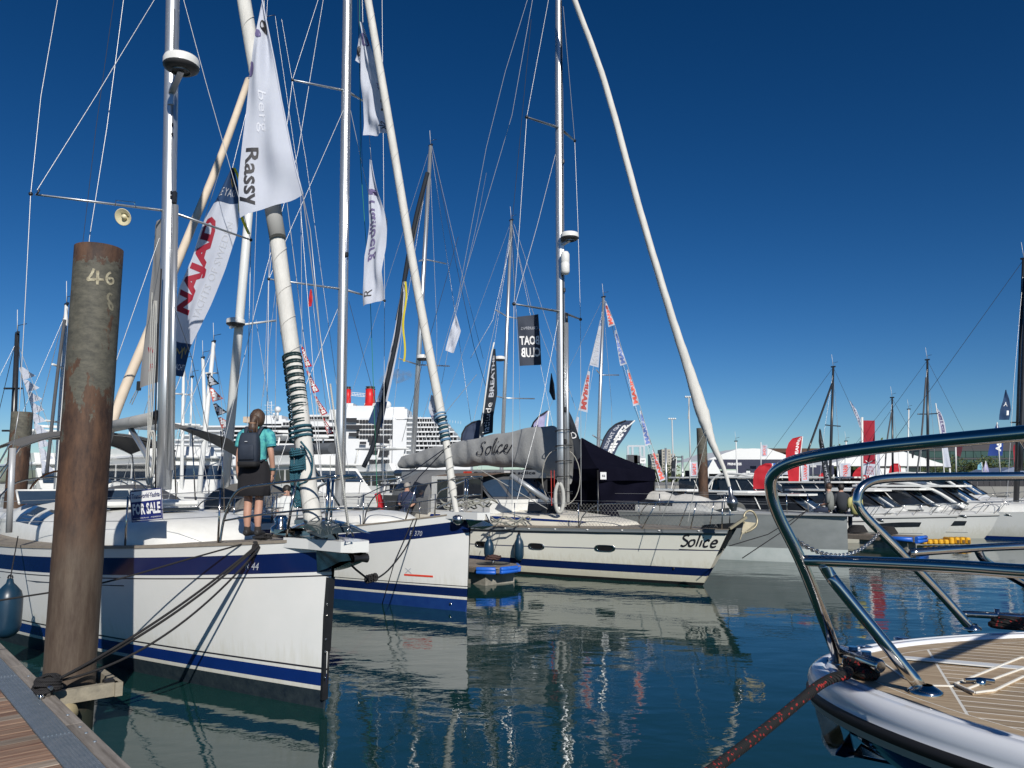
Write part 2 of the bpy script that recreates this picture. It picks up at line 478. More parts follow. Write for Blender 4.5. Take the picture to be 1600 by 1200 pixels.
    def slab(s, pts, thick):
        """polygon pts (coplanar-ish) given thickness vector"""
        n = len(pts); t = Vector(thick)
        vs = [Vector(p) for p in pts] + [Vector(p) + t for p in pts]
        fs = [tuple(reversed(range(n))), tuple(range(n, 2*n))] + [(k, (k+1) % n, n+(k+1) % n, n+k) for k in range(n)]
        return s.add(vs, fs, False)
    def xform(s, M): s.v = [M @ v for v in s.v]; return s

ROOT = {}
def obj(name, mb, mats, parent=None, label=None, kind=None):
    me = bpy.data.meshes.new(name)
    root = ROOT.get(parent.name, None) if parent else None
    off = root if root is not None else Vector((0, 0, 0))
    me.from_pydata([tuple(v - off) for v in mb.v], [], mb.f)
    if not isinstance(mats, (list, tuple)): mats = [mats]
    for m in mats: me.materials.append(m)
    if len(mats) > 1: me.polygons.foreach_set('material_index', mb.m)
    me.polygons.foreach_set('use_smooth', mb.sm)
    me.update()
    o = bpy.data.objects.new(name, me); C.objects.link(o)
    if parent: o.parent = parent; ROOT[o.name] = off
    if label: o['label'] = label
    if kind: o['kind'] = kind
    return o
def thing(name, label, cat, loc=(0, 0, 0), group=None):
    o = bpy.data.objects.new(name, None); C.objects.link(o)
    o.location = loc; o['label'] = label; o['category'] = cat
    o.empty_display_size = .2
    if group: o['group'] = group
    ROOT[o.name] = Vector(loc)
    return o
def single(name, mb, mats, label, cat, group=None):
    o = obj(name, mb, mats); o['label'] = label; o['category'] = cat
    if group: o['group'] = group
    return o
def struct(name, mb, mats, kind='structure'):
    return obj(name, mb, mats, kind=kind)
def copy_tree(o, parent=None):
    c = o.copy(); C.objects.link(c)
    if parent: c.parent = parent
    for ch in o.children: copy_tree(ch, c)
    return c

# ------------------------------------------------------------------ lettering (built from the default font, bent over the surface it is printed on)
_tc = {}
def text_geo(s, bold=0.0, shear=0.0):
    key = (s, bold, shear)
    if key in _tc: return _tc[key]
    cu = bpy.data.curves.new('lettering', 'FONT'); cu.body = s; cu.resolution_u = 2; cu.offset = bold; cu.shear = shear
    ob = bpy.data.objects.new('lettering', cu); C.objects.link(ob)
    dg = bpy.context.evaluated_depsgraph_get()
    me = bpy.data.meshes.new_from_object(ob.evaluated_get(dg))
    bm = bmesh.new(); bm.from_mesh(me)
    bmesh.ops.triangulate(bm, faces=bm.faces[:])
    xs = [v.co.x for v in bm.verts]; ys = [v.co.y for v in bm.verts]
    x0, x1, y0, y1 = min(xs), max(xs), min(ys), max(ys)
    if len(bm.verts) < 1600:
        for _ in range(2):
            e = [e for e in bm.edges if e.calc_length() > .22]
            if e: bmesh.ops.subdivide_edges(bm, edges=e, cuts=1); bmesh.ops.triangulate(bm, faces=bm.faces[:])
    vs = [((v.co.x-x0)/(x1-x0), (v.co.y-y0)/(y1-y0)) for v in bm.verts]
    bm.verts.index_update()
    fs = [tuple(v.index for v in f.verts) for f in bm.faces]
    bm.free(); C.objects.unlink(ob); bpy.data.objects.remove(ob); bpy.data.curves.remove(cu); bpy.data.meshes.remove(me)
    _tc[key] = (vs, fs)
    return _tc[key]
def lettering(s, mapf, u0, u1, v0, v1, m, parent, mirror=False, turn=0, bold=.0, shear=0., name='lettering', mb=None):
    """print s in the box (u0..u1, v0..v1) of a surface mapf(u, v). turn=1: letters read downwards, 3: upwards"""
    vs, fs = text_geo(s, bold, shear)
    out = mb or MB(); q = []
    for a, b in vs:
        if mirror: a = 1 - a
        if turn == 1: a, b = b, 1 - a
        elif turn == 3: a, b = 1 - b, a
        q.append(mapf(lerp(u0, u1, a), lerp(v0, v1, b)))
    out.add(q, fs, False)
    if mb is None: return obj(name, out, m, parent)

def cloth_map(L, Rr, amp=.06, freq=3.0, ph=0.0, sag=0.0, push=None):
    """surface between two edge polylines; u: left->right, v: bottom(0)->top(1) when edges run top->bottom"""
    nrm = (Rr[0]+Rr[-1]-L[0]-L[-1]).cross(L[-1]-L[0])
    if nrm.length < 1e-6: nrm = Vector((0, -1, 0))
    nrm.normalize()
    if nrm.y > 0: nrm = -nrm
    def f(u, v, off=0.0):
        a = polyat(L, 1-v); b = polyat(Rr, 1-v)
        p = lerp(a, b, u)
        w = math.sin(u*freq*2.2 + v*freq*3.1 + ph) * .6 + math.sin(u*freq*4.3 - v*freq*1.7 + ph*2) * .3 + .25*math.sin(v*freq*7+u*3+ph)
        w *= amp * (.25 + .75*math.sin(math.pi*min(1, max(0, u*.85+.08))))
        p = p + nrm*(w + off)
        p.z -= sag*math.sin(math.pi*u)
        return p
    return f
def cloth(name, label, cat, L, Rr, mats, nu=10, nv=22, amp=.06, freq=3, ph=0, matfn=None, texts=(), group=None, pole=None, polemat=None, pole_r=.02, rope=None, sag=0, offs=.006):
    Lw, Rw = path(L), path(Rr)
    base = Lw[-1] if pole is None else PY(*pole[-1])
    t = thing(name, label, cat, base, group)
    f = cloth_map(Lw, Rw, amp, freq, ph, sag)
    mb = MB().grid(lambda u, v: f(u, v), nu, nv, matfn)
    obj('cloth', mb, mats, t)
    for tx in texts:
        s, u0, u1, v0, v1, m = tx[:6]; kw = tx[6] if len(tx) > 6 else {}
        lettering(s, lambda u, v: f(u, v, offs), u0, u1, v0, v1, m, t, **kw)
    if pole: obj('pole', MB().tube(smooth(path(pole), 4) if len(pole) > 2 else path(pole), pole_r, 6), polemat or ALUW, t)
    if rope: obj('halyard', MB().tube(path(rope), .006, 4), WIRE, t)
    return t, f
# ================================================================== LARGE STRUCTURE: water, quay, far shore
struct('water', MB().grid(lambda u, v: (lerp(-1500, 1500, u), lerp(-300, 3000, v), 0), 6, 6), water_material())
struct('harbour_bed', MB().add([(-1500, -300, -6), (1500, -300, -6), (1500, 3000, -6), (-1500, 3000, -6)], [(0, 1, 2, 3)]), mat('mud', (.03, .04, .03), .9))

quay_top = 1.9
mb = MB(); mb.slab([(-300, 95, -4), (26, 95, -4), (34, 78, -4), (400, 78, -4), (400, 420, -4), (-300, 420, -4)], (0, 0, 4 + quay_top))
struct('quay', mb, mat('quay concrete', (.30, .29, .27), .9, col2=(.2, .2, .19), vs=.4, bump=.3, bs=2))
mb = MB(); mb.slab([(-1400, 700, -4), (1400, 640, -4), (1400, 1500, -4), (-1400, 1500, -4)], (0, 0, 6))
struct('far_shore', mb, mat('far ground', (.12, .12, .08), .95, col2=(.07, .08, .04), vs=.02))

# ================================================================== SAILING YACHTS
HEAD = R(-46)                                  # every boat in this row lies on the same heading, bow to the right and nearer
class Boat:
    """frame of a sailing yacht: s metres aft of the waterline bow, y metres to port, z up"""
    def __init__(b, bow, L, B, zb, zm, zs, over=.3, head=HEAD, full=1.29, deckfull=1.9, Lm=.58, tr=.78, wl=.9, t=None):
        b.bow = Vector((bow[0], bow[1], 0)); b.L = L; b.B = B; b.zb = zb; b.zm = zm; b.zs = zs; b.over = over
        b.f = Vector((math.cos(head), math.sin(head), 0)); b.p = Vector((-math.sin(head), math.cos(head), 0))
        b.full = full; b.df = deckfull; b.Lm = Lm*L; b.tr = tr; b.wlf = wl; b.t = t
    def W(b, s, y, z): return b.bow - b.f*s + b.p*y + Vector((0, 0, z))
    def sheer(b, s):
        t = max(0, s)/b.L
        return b.zm + (b.zb-b.zm)*max(0, 1-t/.6)**2 + (b.zs-b.zm)*max(0, (t-.6)/.4)**2
    def _hb(b, s, p):
        s = max(0, s)
        if s < b.Lm: return 1-(1-s/b.Lm)**p
        q = (s-b.Lm)/(b.L-b.Lm)
        return 1-(1-b.tr)*q**1.8
    def wl(b, s): return b.B/2*b.wlf*b._hb(s, b.full)
    def dk(b, s): return b.B/2*b._hb(s+b.over*.4, b.df)
    def half(b, s, z):
        t = max(0, min(1, z/b.sheer(s)))
        w, d = b.wl(s), b.dk(s)
        if z < 0: return w*(1+.25*z)
        return w+(d-w)*t**.8
    def pt(b, s, side, z, off=0.0):
        """point of the topsides; side -1 starboard (towards the camera), +1 port"""
        t = z/b.sheer(s)
        x = s - b.over*t*max(0, 1-s/3.5)
        return b.W(x, side*(b.half(s, z)+off), z)
    def deck(b, s, side, inset=0.0, dz=0.0):
        z = b.sheer(s); q = b.pt(s, side, z) - b.p*side*inset
        q.z += dz; return q

def proj_y(p):
    z = p.z-CAM_H; f = p.y*math.cos(PITCH)+z*math.sin(PITCH); u = -p.y*math.sin(PITCH)+z*math.cos(PITCH)
    return 600-FPX*u/f
def proj_x(p):
    z = p.z-CAM_H; f = p.y*math.cos(PITCH)+z*math.sin(PITCH); return 800+FPX*p.x/f
def stpx(b, px, z):
    lo, hi = 0., b.L
    for _ in range(30):
        m_ = (lo+hi)/2
        if proj_x(b.pt(m_, -1, z)) > px: lo = m_
        else: hi = m_
    return lo

def build_hull(b, rows, mats, deckmat, name='hull', n=46, deckname='deck'):
    """rows: list of (kind, value, matindex): kind 'a' absolute height, 'r' measured down from the sheer; material of the band BELOW that height"""
    ss = [b.L*(i/n)**1.5 for i in range(n+1)]
    mb = MB()
    def zz(k, v, s): return v if k == 'a' else b.sheer(s)-v
    bands = [('a', -.35, 0)] + rows
    for side in (-1, 1):
        for i in range(n):
            prev = None
            for j in range(1, len(bands)):
                k, v, mi = bands[j]; k0, v0, _ = bands[j-1]
                z0a, z0b = zz(k0, v0, ss[i]), zz(k0, v0, ss[i+1]); z1a, z1b = zz(k, v, ss[i]), zz(k, v, ss[i+1])
                nn = 5 if (z1a-z0a) > .4 else 1
                for q in range(nn):
                    a0, a1 = lerp(z0a, z1a, q/nn), lerp(z0a, z1a, (q+1)/nn)
                    b0, b1 = lerp(z0b, z1b, q/nn), lerp(z0b, z1b, (q+1)/nn)
                    vs = [b.pt(ss[i], side, a0), b.pt(ss[i+1], side, b0), b.pt(ss[i+1], side, b1), b.pt(ss[i], side, a1)]
                    mb.cur = mi; mb.add(vs, [(0, 1, 2, 3) if side > 0 else (3, 2, 1, 0)])
    # transom
    mb.cur = rows[-1][2]; s = b.L; zt = b.sheer(s)
    mb.add([b.pt(s, -1, -.35), b.pt(s, -1, zt), b.pt(s, 1, zt), b.pt(s, 1, -.35)], [(0, 1, 2, 3)], False)
    me = obj(name, mb, mats, b.t)
    bm = bmesh.new(); bm.from_mesh(me.data); bmesh.ops.remove_doubles(bm, verts=bm.verts[:], dist=.0005)
    bmesh.ops.recalc_face_normals(bm, faces=bm.faces[:]); bm.to_mesh(me.data); bm.free()
    d = MB(); ds = [-.0 + b.L*i/36 for i in range(37)]
    def dp(u, v):
        s = b.L*v; y = (u*2-1); q = lerp(b.pt(s, -1, b.sheer(s)), b.pt(s, 1, b.sheer(s)), u)
        q.z += .05*(1-y*y)*min(1, s/1.5) - .012; return q
    d.grid(dp, 6, 36)
    obj(deckname, d, deckmat, b.t)

def rail_strip(b, m, h=.05, w=.05, name='toe_rail', s0=.0, s1=None):
    mb = MB(); s1 = s1 or b.L
    for side in (-1, 1):
        pts = [b.deck(lerp(s0, s1, i/40), side, .02, h/2) for i in range(41)]
        mb2 = MB(); rings = []
        for p in pts:
            rings.append([p+b.p*(-w/2)+Vector((0, 0, -h/2)), p+b.p*(w/2)+Vector((0, 0, -h/2)), p+b.p*(w/2)+Vector((0, 0, h/2)), p+b.p*(-w/2)+Vector((0, 0, h/2))])
        o = MB(); o.smooth = False; o.loft(rings); obj(name, o, m, b.t)

class Coach:
    """rounded cabin top"""
    def __init__(c, b, ss, ws, hs, base=.0, pw=3.2):
        c.b = b; c.ss = ss; c.ws = ws; c.hs = hs; c.base = base; c.pw = pw
    def pt(c, s, a, off=0.0):
        """a: 0 = starboard foot, .5 = centre line, 1 = port foot"""
        w = interp(s, c.ss, c.ws) + off; h = interp(s, c.ss, c.hs) + off
        t = math.pi*a; cx, sx = -math.cos(t), math.sin(t)
        e = 2/c.pw
        y = math.copysign(abs(cx)**e, cx)*w*(1-.12*max(0, sx)**2); z = abs(sx)**e*h
        q = c.b.W(s, y, c.b.sheer(s)+c.base+z+.01); return q
    def build(c, m, name='coachroof', n=30, na=20):
        s0, s1 = c.ss[0], c.ss[-1]
        rings = [[c.pt(lerp(s0, s1, (i/n)), k/na) for k in range(na+1)] for i in range(n+1)]
        mb = MB().loft(rings, cap=True, closed=False)
        return obj(name, mb, m, c.b.t)
    def window(c, s0, s1, a0, a1, m, skew=0.0, name='cabin_window', off=.008, rev=False, taper=0.0):
        def f(u, v):
            s = lerp(s0, s1, u) + skew*v
            return c.pt(s, lerp(a0, a1, v*(1-taper*u)), off)
        mb = MB().grid(f, 8, 3)
        return obj(name, mb, m, c.b.t)

def wires(parent, lst, m=None, r=.005, name='shroud'):
    for w in lst:
        pts = path(w) if not isinstance(w[0], Vector) else w
        obj(name, MB().tube(pts, r, 5, caps=False), m or WIRE, parent)

def mast_mesh(base, top, rx, ry=None, seg=14):
    ry = ry or rx
    mb = MB(); n = 10
    pts = [lerp(base, top, i/n) for i in range(n+1)]
    mb.tube(pts, [rx*(1 if i < 8 else 1-.12*(i-7)) for i in range(n+1)], seg)
    return mb
def radome(parent, c, r, armto=None, label=None):
    t = obj('radar_dome', MB().lathe([(0, -.10*r), (.75*r, -.10*r), (.97*r, .06*r), (r, .16*r)], c, seg=24), mat('radome underside shade', (.05, .05, .055), .5), parent, label)  # near-black colour stands in for the shade under the white dome
    obj('dome_cap', MB().lathe([(r*.995, .16*r), (r, .5*r), (.93*r, .66*r), (.6*r, .78*r), (0, .82*r)], c, seg=24), PLASTW, t)
    if armto is not None:
        m_ = MB(); m_.beam(armto, c+Vector((0, 0, -.1*r)), .10, .05); m_.beam(armto+Vector((0, 0, .18)), armto+Vector((0, 0, -.22)), .10, .05, (0, 1, 0))
        m_.lathe([(.5*r, 0), (.5*r, .12*r)], c+Vector((0, 0, -.2*r)), seg=16)
        obj('radar_bracket', m_, ALU, parent)
def pulpit(b, s_aft=2.4, h=.66, r=.016, nose=-.25, mid=.33, legs=(1.3,)):
    top = []; 
    a = [b.deck(s_aft, -1, .08, 0), b.deck(s_aft*.97, -1, .09, h*.5), b.deck(s_aft*.86, -1, .09, h*.93), b.deck(s_aft*.6, -1, .07, h)]
    nose_p = [b.deck(.25, -1, -.02, h*1.02), b.W(nose, -.16, b.zb+h*1.03), b.W(nose, .16, b.zb+h*1.03), b.deck(.25, 1, -.02, h*1.02)]
    c_ = [b.deck(s_aft*.6, 1, .07, h), b.deck(s_aft*.86, 1, .09, h*.93), b.deck(s_aft*.97, 1, .09, h*.5), b.deck(s_aft, 1, .08, 0)]
    obj('pulpit_rail', MB().tube(smooth(a+nose_p+c_, 6), r, 8), STEEL, b.t)
    m_ = [b.deck(s_aft*.98, -1, .09, h*mid*1.3), b.deck(s_aft*.6, -1, .07, h*.5), b.deck(.25, -1, -.02, h*.52), b.W(nose, -.12, b.zb+h*.52), b.W(nose, .12, b.zb+h*.52), b.deck(.25, 1, -.02, h*.52), b.deck(s_aft*.6, 1, .07, h*.5), b.deck(s_aft*.98, 1, .09, h*mid*1.3)]
    obj('pulpit_rail', MB().tube(smooth(m_, 5), r*.8, 6), STEEL, b.t)
    for s in legs+(.15,):
        for sd in (-1, 1):
            obj('pulpit_leg', MB().tube([b.deck(s, sd, .07, 0), b.deck(s*.82, sd, .05, h)], r, 6), STEEL, b.t)
def stanchions(b, ss, h=.64, r=.012, sides=(-1, 1), wire_from=None, skin=STEEL):
    for sd in sides:
        for s in ss:
            obj('stanchion', MB().tube([b.deck(s, sd, .06, 0), b.deck(s, sd, .06, h)], r, 7), skin, b.t)
        for hh in (h-.01, h*.52):
            s0 = wire_from if wire_from is not None else ss[0]
            pts = [b.deck(s, sd, .06, hh) for s in [s0]+[x for x in ss if x > s0]]
            obj('lifeline', MB().tube(pts, .0045, 5, caps=False), WIRE, b.t)
def hatch(b, s, y, w, l, m=None, lift=.5, tilt=0.0):
    pass
def rope_tube(parent, pts, r, m, name='rope', n=6, lay=True, seg=7):
    P = smooth(pts, n)
    o = obj(name, MB().tube(P, r, seg), m, parent)
    return o
def braid(name, a, b_, freq):
    m = bpy.data.materials.new(name); m.use_nodes = True
    n, l = m.node_tree.nodes, m.node_tree.links; bs = n['Principled BSDF']; bs.inputs['Roughness'].default_value = .85
    tc = n.new('ShaderNodeTexCoord'); w = n.new('ShaderNodeTexWave'); w.inputs['Scale'].default_value = freq; w.inputs['Distortion'].default_value = 1.2; w.bands_direction = 'DIAGONAL'
    l.new(tc.outputs['Object'], w.inputs['Vector'])
    r = n.new('ShaderNodeMapRange'); r.inputs['From Min'].default_value = .35; r.inputs['From Max'].default_value = .65
    l.new(w.outputs['Fac'], r.inputs[0])
    c = socket_mix(n, l, r.outputs[0], a, b_); l.new(c, bs.inputs['Base Color'])
    bn = n.new('ShaderNodeBump'); bn.inputs['Strength'].default_value = .8; bn.inputs['Distance'].default_value = .004
    l.new(w.outputs['Fac'], bn.inputs['Height']); l.new(bn.outputs[0], bs.inputs['Normal'])
    return m
ROPEB = braid('mooring rope black', (.006, .006, .007), (.028, .026, .028), 34)
ROPET = braid('rope teal', (.010, .055, .085), (.025, .12, .16), 26)
ROPEG = braid('rope dark green', (.006, .025, .030), (.02, .06, .065), 26)
ROPEL = braid('rope light blue', (.03, .16, .32), (.25, .40, .55), 26)
ROPEW = braid('rope white', (.6, .6, .56), (.4, .4, .38), 30)

# ------------------------------------------------------------------ yacht 1: nearest, beside the big pile
bow1 = PZ(508, 1108, 0)
b1 = Boat(bow1, 13.6, 4.2, 1.80, 1.46, 1.40, over=.10)
b1.t = thing('sailing_yacht', 'nearest white yacht with dark blue stripe, lying behind the big rusty pile', 'sailing yacht', bow1, 'white sailing yachts with blue stripes')
zs1 = lambda z: z
build_hull(b1, [('a', .0, 1), ('a', .19, 1), ('a', .235, 0), ('a', .375, 2), ('a', .41, 0), ('a', .43, 3), ('r', .385, 0), ('r', .37, 3), ('r', .335, 0), ('r', .115, 4), ('r', 0, 0)],
           [WHITE, ANTIF, BLUE2, LINEDK, BLUE], TEAKG)
rail_strip(b1, TEAKG, .035, .06)
E1 = b1.t
# styling line under the blue band, fading out towards the bow
obj('rubbing_strake', MB().tube([b1.pt(s, -1, b1.sheer(s)-.47, .004) for s in [3.0, 4, 5, 6.5, 8, 10, 12]], .007, 5), LINEDK, E1)
# bow platform with chain stem fitting
mb = MB(); z = b1.zb
out = [(.5, -.30), (.1, -.21), (-.50, -.17), (-.62, -.10), (-.62, .10), (-.50, .17), (.1, .21), (.5, .30)]
mb.slab([b1.W(s, y, z-.095) for s, y in out], (0, 0, .112))
obj('bow_platform', mb, WHITE, E1)
mb = MB()
for y in (-.10, .10):
    mb.slab([b1.W(.06, y-.012, z-.34), b1.W(.10, y-.012, z-.11), b1.W(-.55, y-.012, z-.11), b1.W(-.62, y-.012, z-.17), b1.W(-.40, y-.012, z-.20), b1.W(-.14, y-.012, z-.29)], b1.p*.024)
mb.grid(lambda u, v: b1.W(lerp(.03, -.62, u), lerp(-.1, .1, v), z-.34+.17*u**1.4), 8, 2)
obj('anchor_fitting', mb, mat('polished plate', (.33, .34, .31), .12, 1.0, col2=(.10, .11, .09), vs=5), E1)
obj('anchor_roller', MB().lathe([(.05, -.09), (.03, 0), (.05, .09)], b1.W(-.60, 0, z-.16), b1.p, 12), BLACKP, E1)
mb = MB()
mb.slab([b1.W(.03, -.045, .10), b1.W(.02, -.045, z-.40), b1.W(-.085, -.045, z-.40), b1.W(-.04, -.045, .62), b1.W(-.02, -.045, .6), b1.W(-.01, -.045, .10)], b1.p*.07)
obj('stem_plate', mb, BLACKP, E1)
for zz_ in (.35, .62, .75, 1.0, 1.12):
    obj('bolt', MB().lathe([(.012, 0), (.010, .006), (0, .008)], b1.W(-.07, -.055, zz_), -b1.p, 8), STEEL, E1)
# windlass, bow roller gear, anchor on deck
mb = MB(); mb.lathe([(.12, 0), (.12, .06), (.07, .10), (.09, .16), (.06, .2)], b1.W(1.15, 0, z+.03)); mb.box(b1.W(.75, -.05, z+.05), (.5, .22, .06), HEAD)
obj('windlass', mb, STEEL, E1)
def anchor_mesh(T, k=1.0):
    """plough anchor in a local frame: x forward along the shank"""
    m = MB()
    m.slab([T(-.55*k, -.012, .02), T(.25*k, -.012, .0), T(.42*k, -.012, -.12*k), T(.36*k, -.012, .09*k), T(-.1*k, -.012, .10*k), T(-.55*k, -.012, .07)], T(0, .024, 0)-T(0, 0, 0))
    for sd in (-1, 1):
        m.slab([T(.48*k, 0, -.17*k), T(.30*k, sd*.05, -.02), T(.02*k, sd*.21*k, .10*k), T(.0, sd*.15*k, -.04*k), T(.2*k, sd*.02, -.15*k)], T(0, 0, .012)-T(0, 0, 0))
    return m
def bfr(b, s0, y0, z0, sgn=1, tilt=0.0):
    def T(x, y, zz_):
        return b.W(s0 - sgn*(x*math.cos(tilt)-zz_*math.sin(tilt)), y0+y, z0+zz_*math.cos(tilt)+x*math.sin(tilt))
    return T
# big dark lid / anchor cover lying on the foredeck
mb = MB()
def lid(u, v):
    s = lerp(-.35, .85, u); y = lerp(-.30, .30, v); return b1.W(s, y, z+.05+.17*math.sin(math.pi*min(1, u*1.15+.05))**.7*(1-.5*abs(v*2-1)**3))
mb.grid(lid, 12, 8)
obj('anchor_cover', mb, mat('smoked acrylic', (.02, .028, .03), .08, col2=(.05, .07, .075), vs=4, coat=.5), E1)
obj('anchor', anchor_mesh(bfr(b1, .25, .0, z+.12)), STEELR, E1)
# coachroof
c1 = Coach(b1, [2.75, 2.9, 3.2, 3.8, 5.0, 6.5, 8.2, 9.2, 9.6], [.25, .55, .78, .98, 1.18, 1.32, 1.38, 1.36, 1.34], [.03, .18, .32, .42, .47, .52, .62, .68, .1], .0)
c1.build(DECKW)
c1.window(5.05, 5.75, .10, .22, GLASSD, .12)
c1.window(6.9, 7.4, .09, .27, GLASSB, .16)
c1.window(7.5, 8.3, .09, .27, GLASSB, .25)
mb = MB(); mb.box(b1.W(4.3, -.1, b1.sheer(4.3)+.5), (.55, .55, .05), HEAD, bev=.015); obj('deck_hatch', mb, GLASSD, E1)
mb = MB(); mb.box(b1.W(6.3, .0, b1.sheer(6.3)+.6), (1.4, 1.6, .09), HEAD, bev=.03); obj('cabin_trim', mb, DECKW, E1)
obj('grab_rail', MB().tube([c1.pt(s, .36, .05) for s in (5.4, 6.2, 7.0, 7.8)], .012, 6), STEEL, E1)
sp1 = stpx(b1, 333, 1.75); pulpit(b1, sp1, .68, .016, legs=(.62,))
stanchions(b1, [sp1, stpx(b1, 188, 1.55), 6.9, 8.8, 11, 13.2], .66, .013)
# windscreen and sprayhood frame
def scr(u, v):
    a = (u*2-1); return b1.W(8.3+.25*(a*a)+.3*v, a*1.25, b1.sheer(8.3)+.58+.24*v)
obj('windscreen', MB().grid(scr, 10, 3), GLASSB, E1)
for a in (0, .25, .5, .75, 1): obj('windscreen_frame', MB().tube([scr(a, 0), scr(a, 1)], .02, 6), PLASTW, E1)
obj('windscreen_frame', MB().tube([scr(k/10, 1) for k in range(11)], .02, 6), PLASTW, E1)
# mast
m1b = PY(256, 765, 12.35); m1t0 = PY(270, 0, 12.75); m1t = m1b + (m1t0-m1b)*2.1
obj('mast', mast_mesh(m1b, m1t, .115), ALU, E1)
def on1(py): # a point on the mast at picture height py
    a, b_ = 765, 0; t = None
    lo, hi = 0., 1.
    return m1b + (m1t0-m1b)*tfrac(m1b, m1t0, py)
def proj_y(p):
    z = p.z-CAM_H; f = p.y*math.cos(PITCH)+z*math.sin(PITCH); u = -p.y*math.sin(PITCH)+z*math.cos(PITCH)
    return 600-FPX*u/f
def proj_x(p):
    z = p.z-CAM_H; f = p.y*math.cos(PITCH)+z*math.sin(PITCH); return 800+FPX*p.x/f
def tfrac(a, b_, py):
    lo, hi = -.5, 3.0
    for _ in range(40):
        mid = (lo+hi)/2
        if proj_y(a+(b_-a)*mid) > py: lo = mid
        else: hi = mid
    return lo
obj('sail_track', MB().tube([on1(760)+Vector((.075, -.10, 0)), on1(20)+Vector((.075, -.10, 0))], .018, 6), ALU, E1)
obj('spinnaker_pole', MB().tube([on1(735)+Vector((.165, -.13, 0)), on1(325)+Vector((.165, -.13, 0))], .048, 12), ALU, E1)
obj('pole_fitting', MB().box(on1(315)+Vector((.15, -.13, .02)), (.07, .07, .22), bev=.015), BLACKP, E1)
for py in (200, 215, 305, 312): obj('mast_fitting', MB().box(on1(py)+Vector((.09, -.13, 0)), (.035, .03, .05), bev=.006), BLACKP, E1)
rt = on1(330)
tipL, tipR = PY(48, 303, 11.3), PY(392, 375, 13.7)
for tp in (tipL, tipR):
    s_ = obj('spreader', MB().tube([rt, lerp(rt, tp, .97)], [.035, .026], 8, flat=.6), ALU, E1)
    obj('spreader_tip', MB().sphere(tp, .032, 8, 6), BLACKP, s_)
d1 = PY(283, 108, 11.95); radome(E1, d1, .285, on1(150)+Vector((.06, -.12, 0)), 'white radar dome with dark underside on the mast')
# deck loudspeaker under the spreader
hc = PY(194, 339, 11.55)
h_ = obj('loud_hailer', MB().lathe([(.03, -.12), (.04, -.07), (.055, -.05), (.13, .03), (.135, .035), (.125, .035), (.05, -.03), (0, -.03)], hc, Vector((-.1, -1, -.45)), 20), mat('horn cream', (.66, .60, .40), .4), E1)
obj('horn_core', MB().lathe([(.045, 0), (.03, .03), (0, .035)], hc, Vector((-.1, -1, -.45)), 14), mat('horn cream', (.6, .55, .35), .4), h_)
obj('hailer_bracket', MB().tube(path([(180, 322, 11.6), (181, 313, 11.6), (210, 316, 11.6), (212, 325, 11.6)]), .006, 5), STEEL, E1)
wires(E1, [[(48, 303, 11.3), (64, 150, 11.5), (90, 0, 11.8)], [(58, 297, 11.3), (150, 150, 11.9), (244, -5, 12.5)], [(48, 303, 11.3), (38, 500, 11.2), (30, 640, 11.15)],
           [(193, 0, 12.6), (167, 200, 12.4), (140, 370, 12.3), (128, 500, 12.2)], [(287, 0, 12.9), (322, 130, 13.2), (392, 375, 13.7)], [(392, 375, 13.7), (388, 560, 13.4), (384, 800, 13.1)],
           [(249, 372, 12.3), (183, 560, 12.0), (108, 790, 11.6)], [(243, 500, 12.6), (238, 640, 12.6)]], r=.0065)
wires(E1, [[(178, 0, 14), (150, 200, 14), (118, 480, 14), (95, 720, 14)], [(272, 480, 12.2), (300, 560, 12.0), (330, 700, 11.6)]], WIRED, .005, 'halyard')
obj('turnbuckle', MB().tube(path([(62, 296, 11.3), (57, 305, 11.3)]), .014, 6), BLACKP, E1)
cs = PY(18, 838, 11.2)
obj('shroud_cover', MB().tube([PY(14, 832, 11.25), PY(20, 700, 11.2)], .042, 12), mat('cover tube', (.5, .51, .52), .35, .3), E1)
obj('shroud', MB().tube(path([(20, 700, 11.2), (30, 640, 11.15)]), .0065, 5), WIRE, E1)
# boom and vang, loose white halyards at the mast foot
g = on1(650)
obj('boom', MB().tube([g+Vector((-.12, .12, .0)), b1.W(8.9, .0, g.z-.05)], .14, 14, flat=.75), CANVG, E1)
obj('boom_end', MB().tube([g+Vector((-.02, .02, 0)), g+Vector((-.16, .16, .0))], .16, 12, flat=.75), BLACKP, E1)
obj('boom_vang', MB().tube([on1(745)+Vector((-.1, .05, 0)), b1.W(6.8, 0, g.z-.12)], .045, 10), ALU, E1)
for k in range(4):
    x = 240-k*2; obj('halyard', MB().tube(smooth(path([(x+4, 770, 12.1), (x-7+k*2, 740, 12.1), (x-10+3*k, 700, 12.1), (x-3, 660, 12.15), (x+3, 560-30*k, 12.2), (x+5, 470, 12.25)]), 4), .008, 5), ROPEW, E1)
rope_tube(E1, path([(243, 770, 12.0), (243, 640, 12.05), (247, 520, 12.1), (252, 420, 12.2)]), .012, ROPEB, 'halyard')
for k in range(5):  # bunched rope coils on the mast
    c_ = PY(236+random.uniform(-3, 3), 715, 12.0)
    obj('rope_coil', MB().tube([c_+Vector((.05*math.sin(t)+.01*k, -.02*k, .42*math.cos(t))) for t in [2*math.pi*i/16 for i in range(17)]], .011, 5), ROPEW, E1)
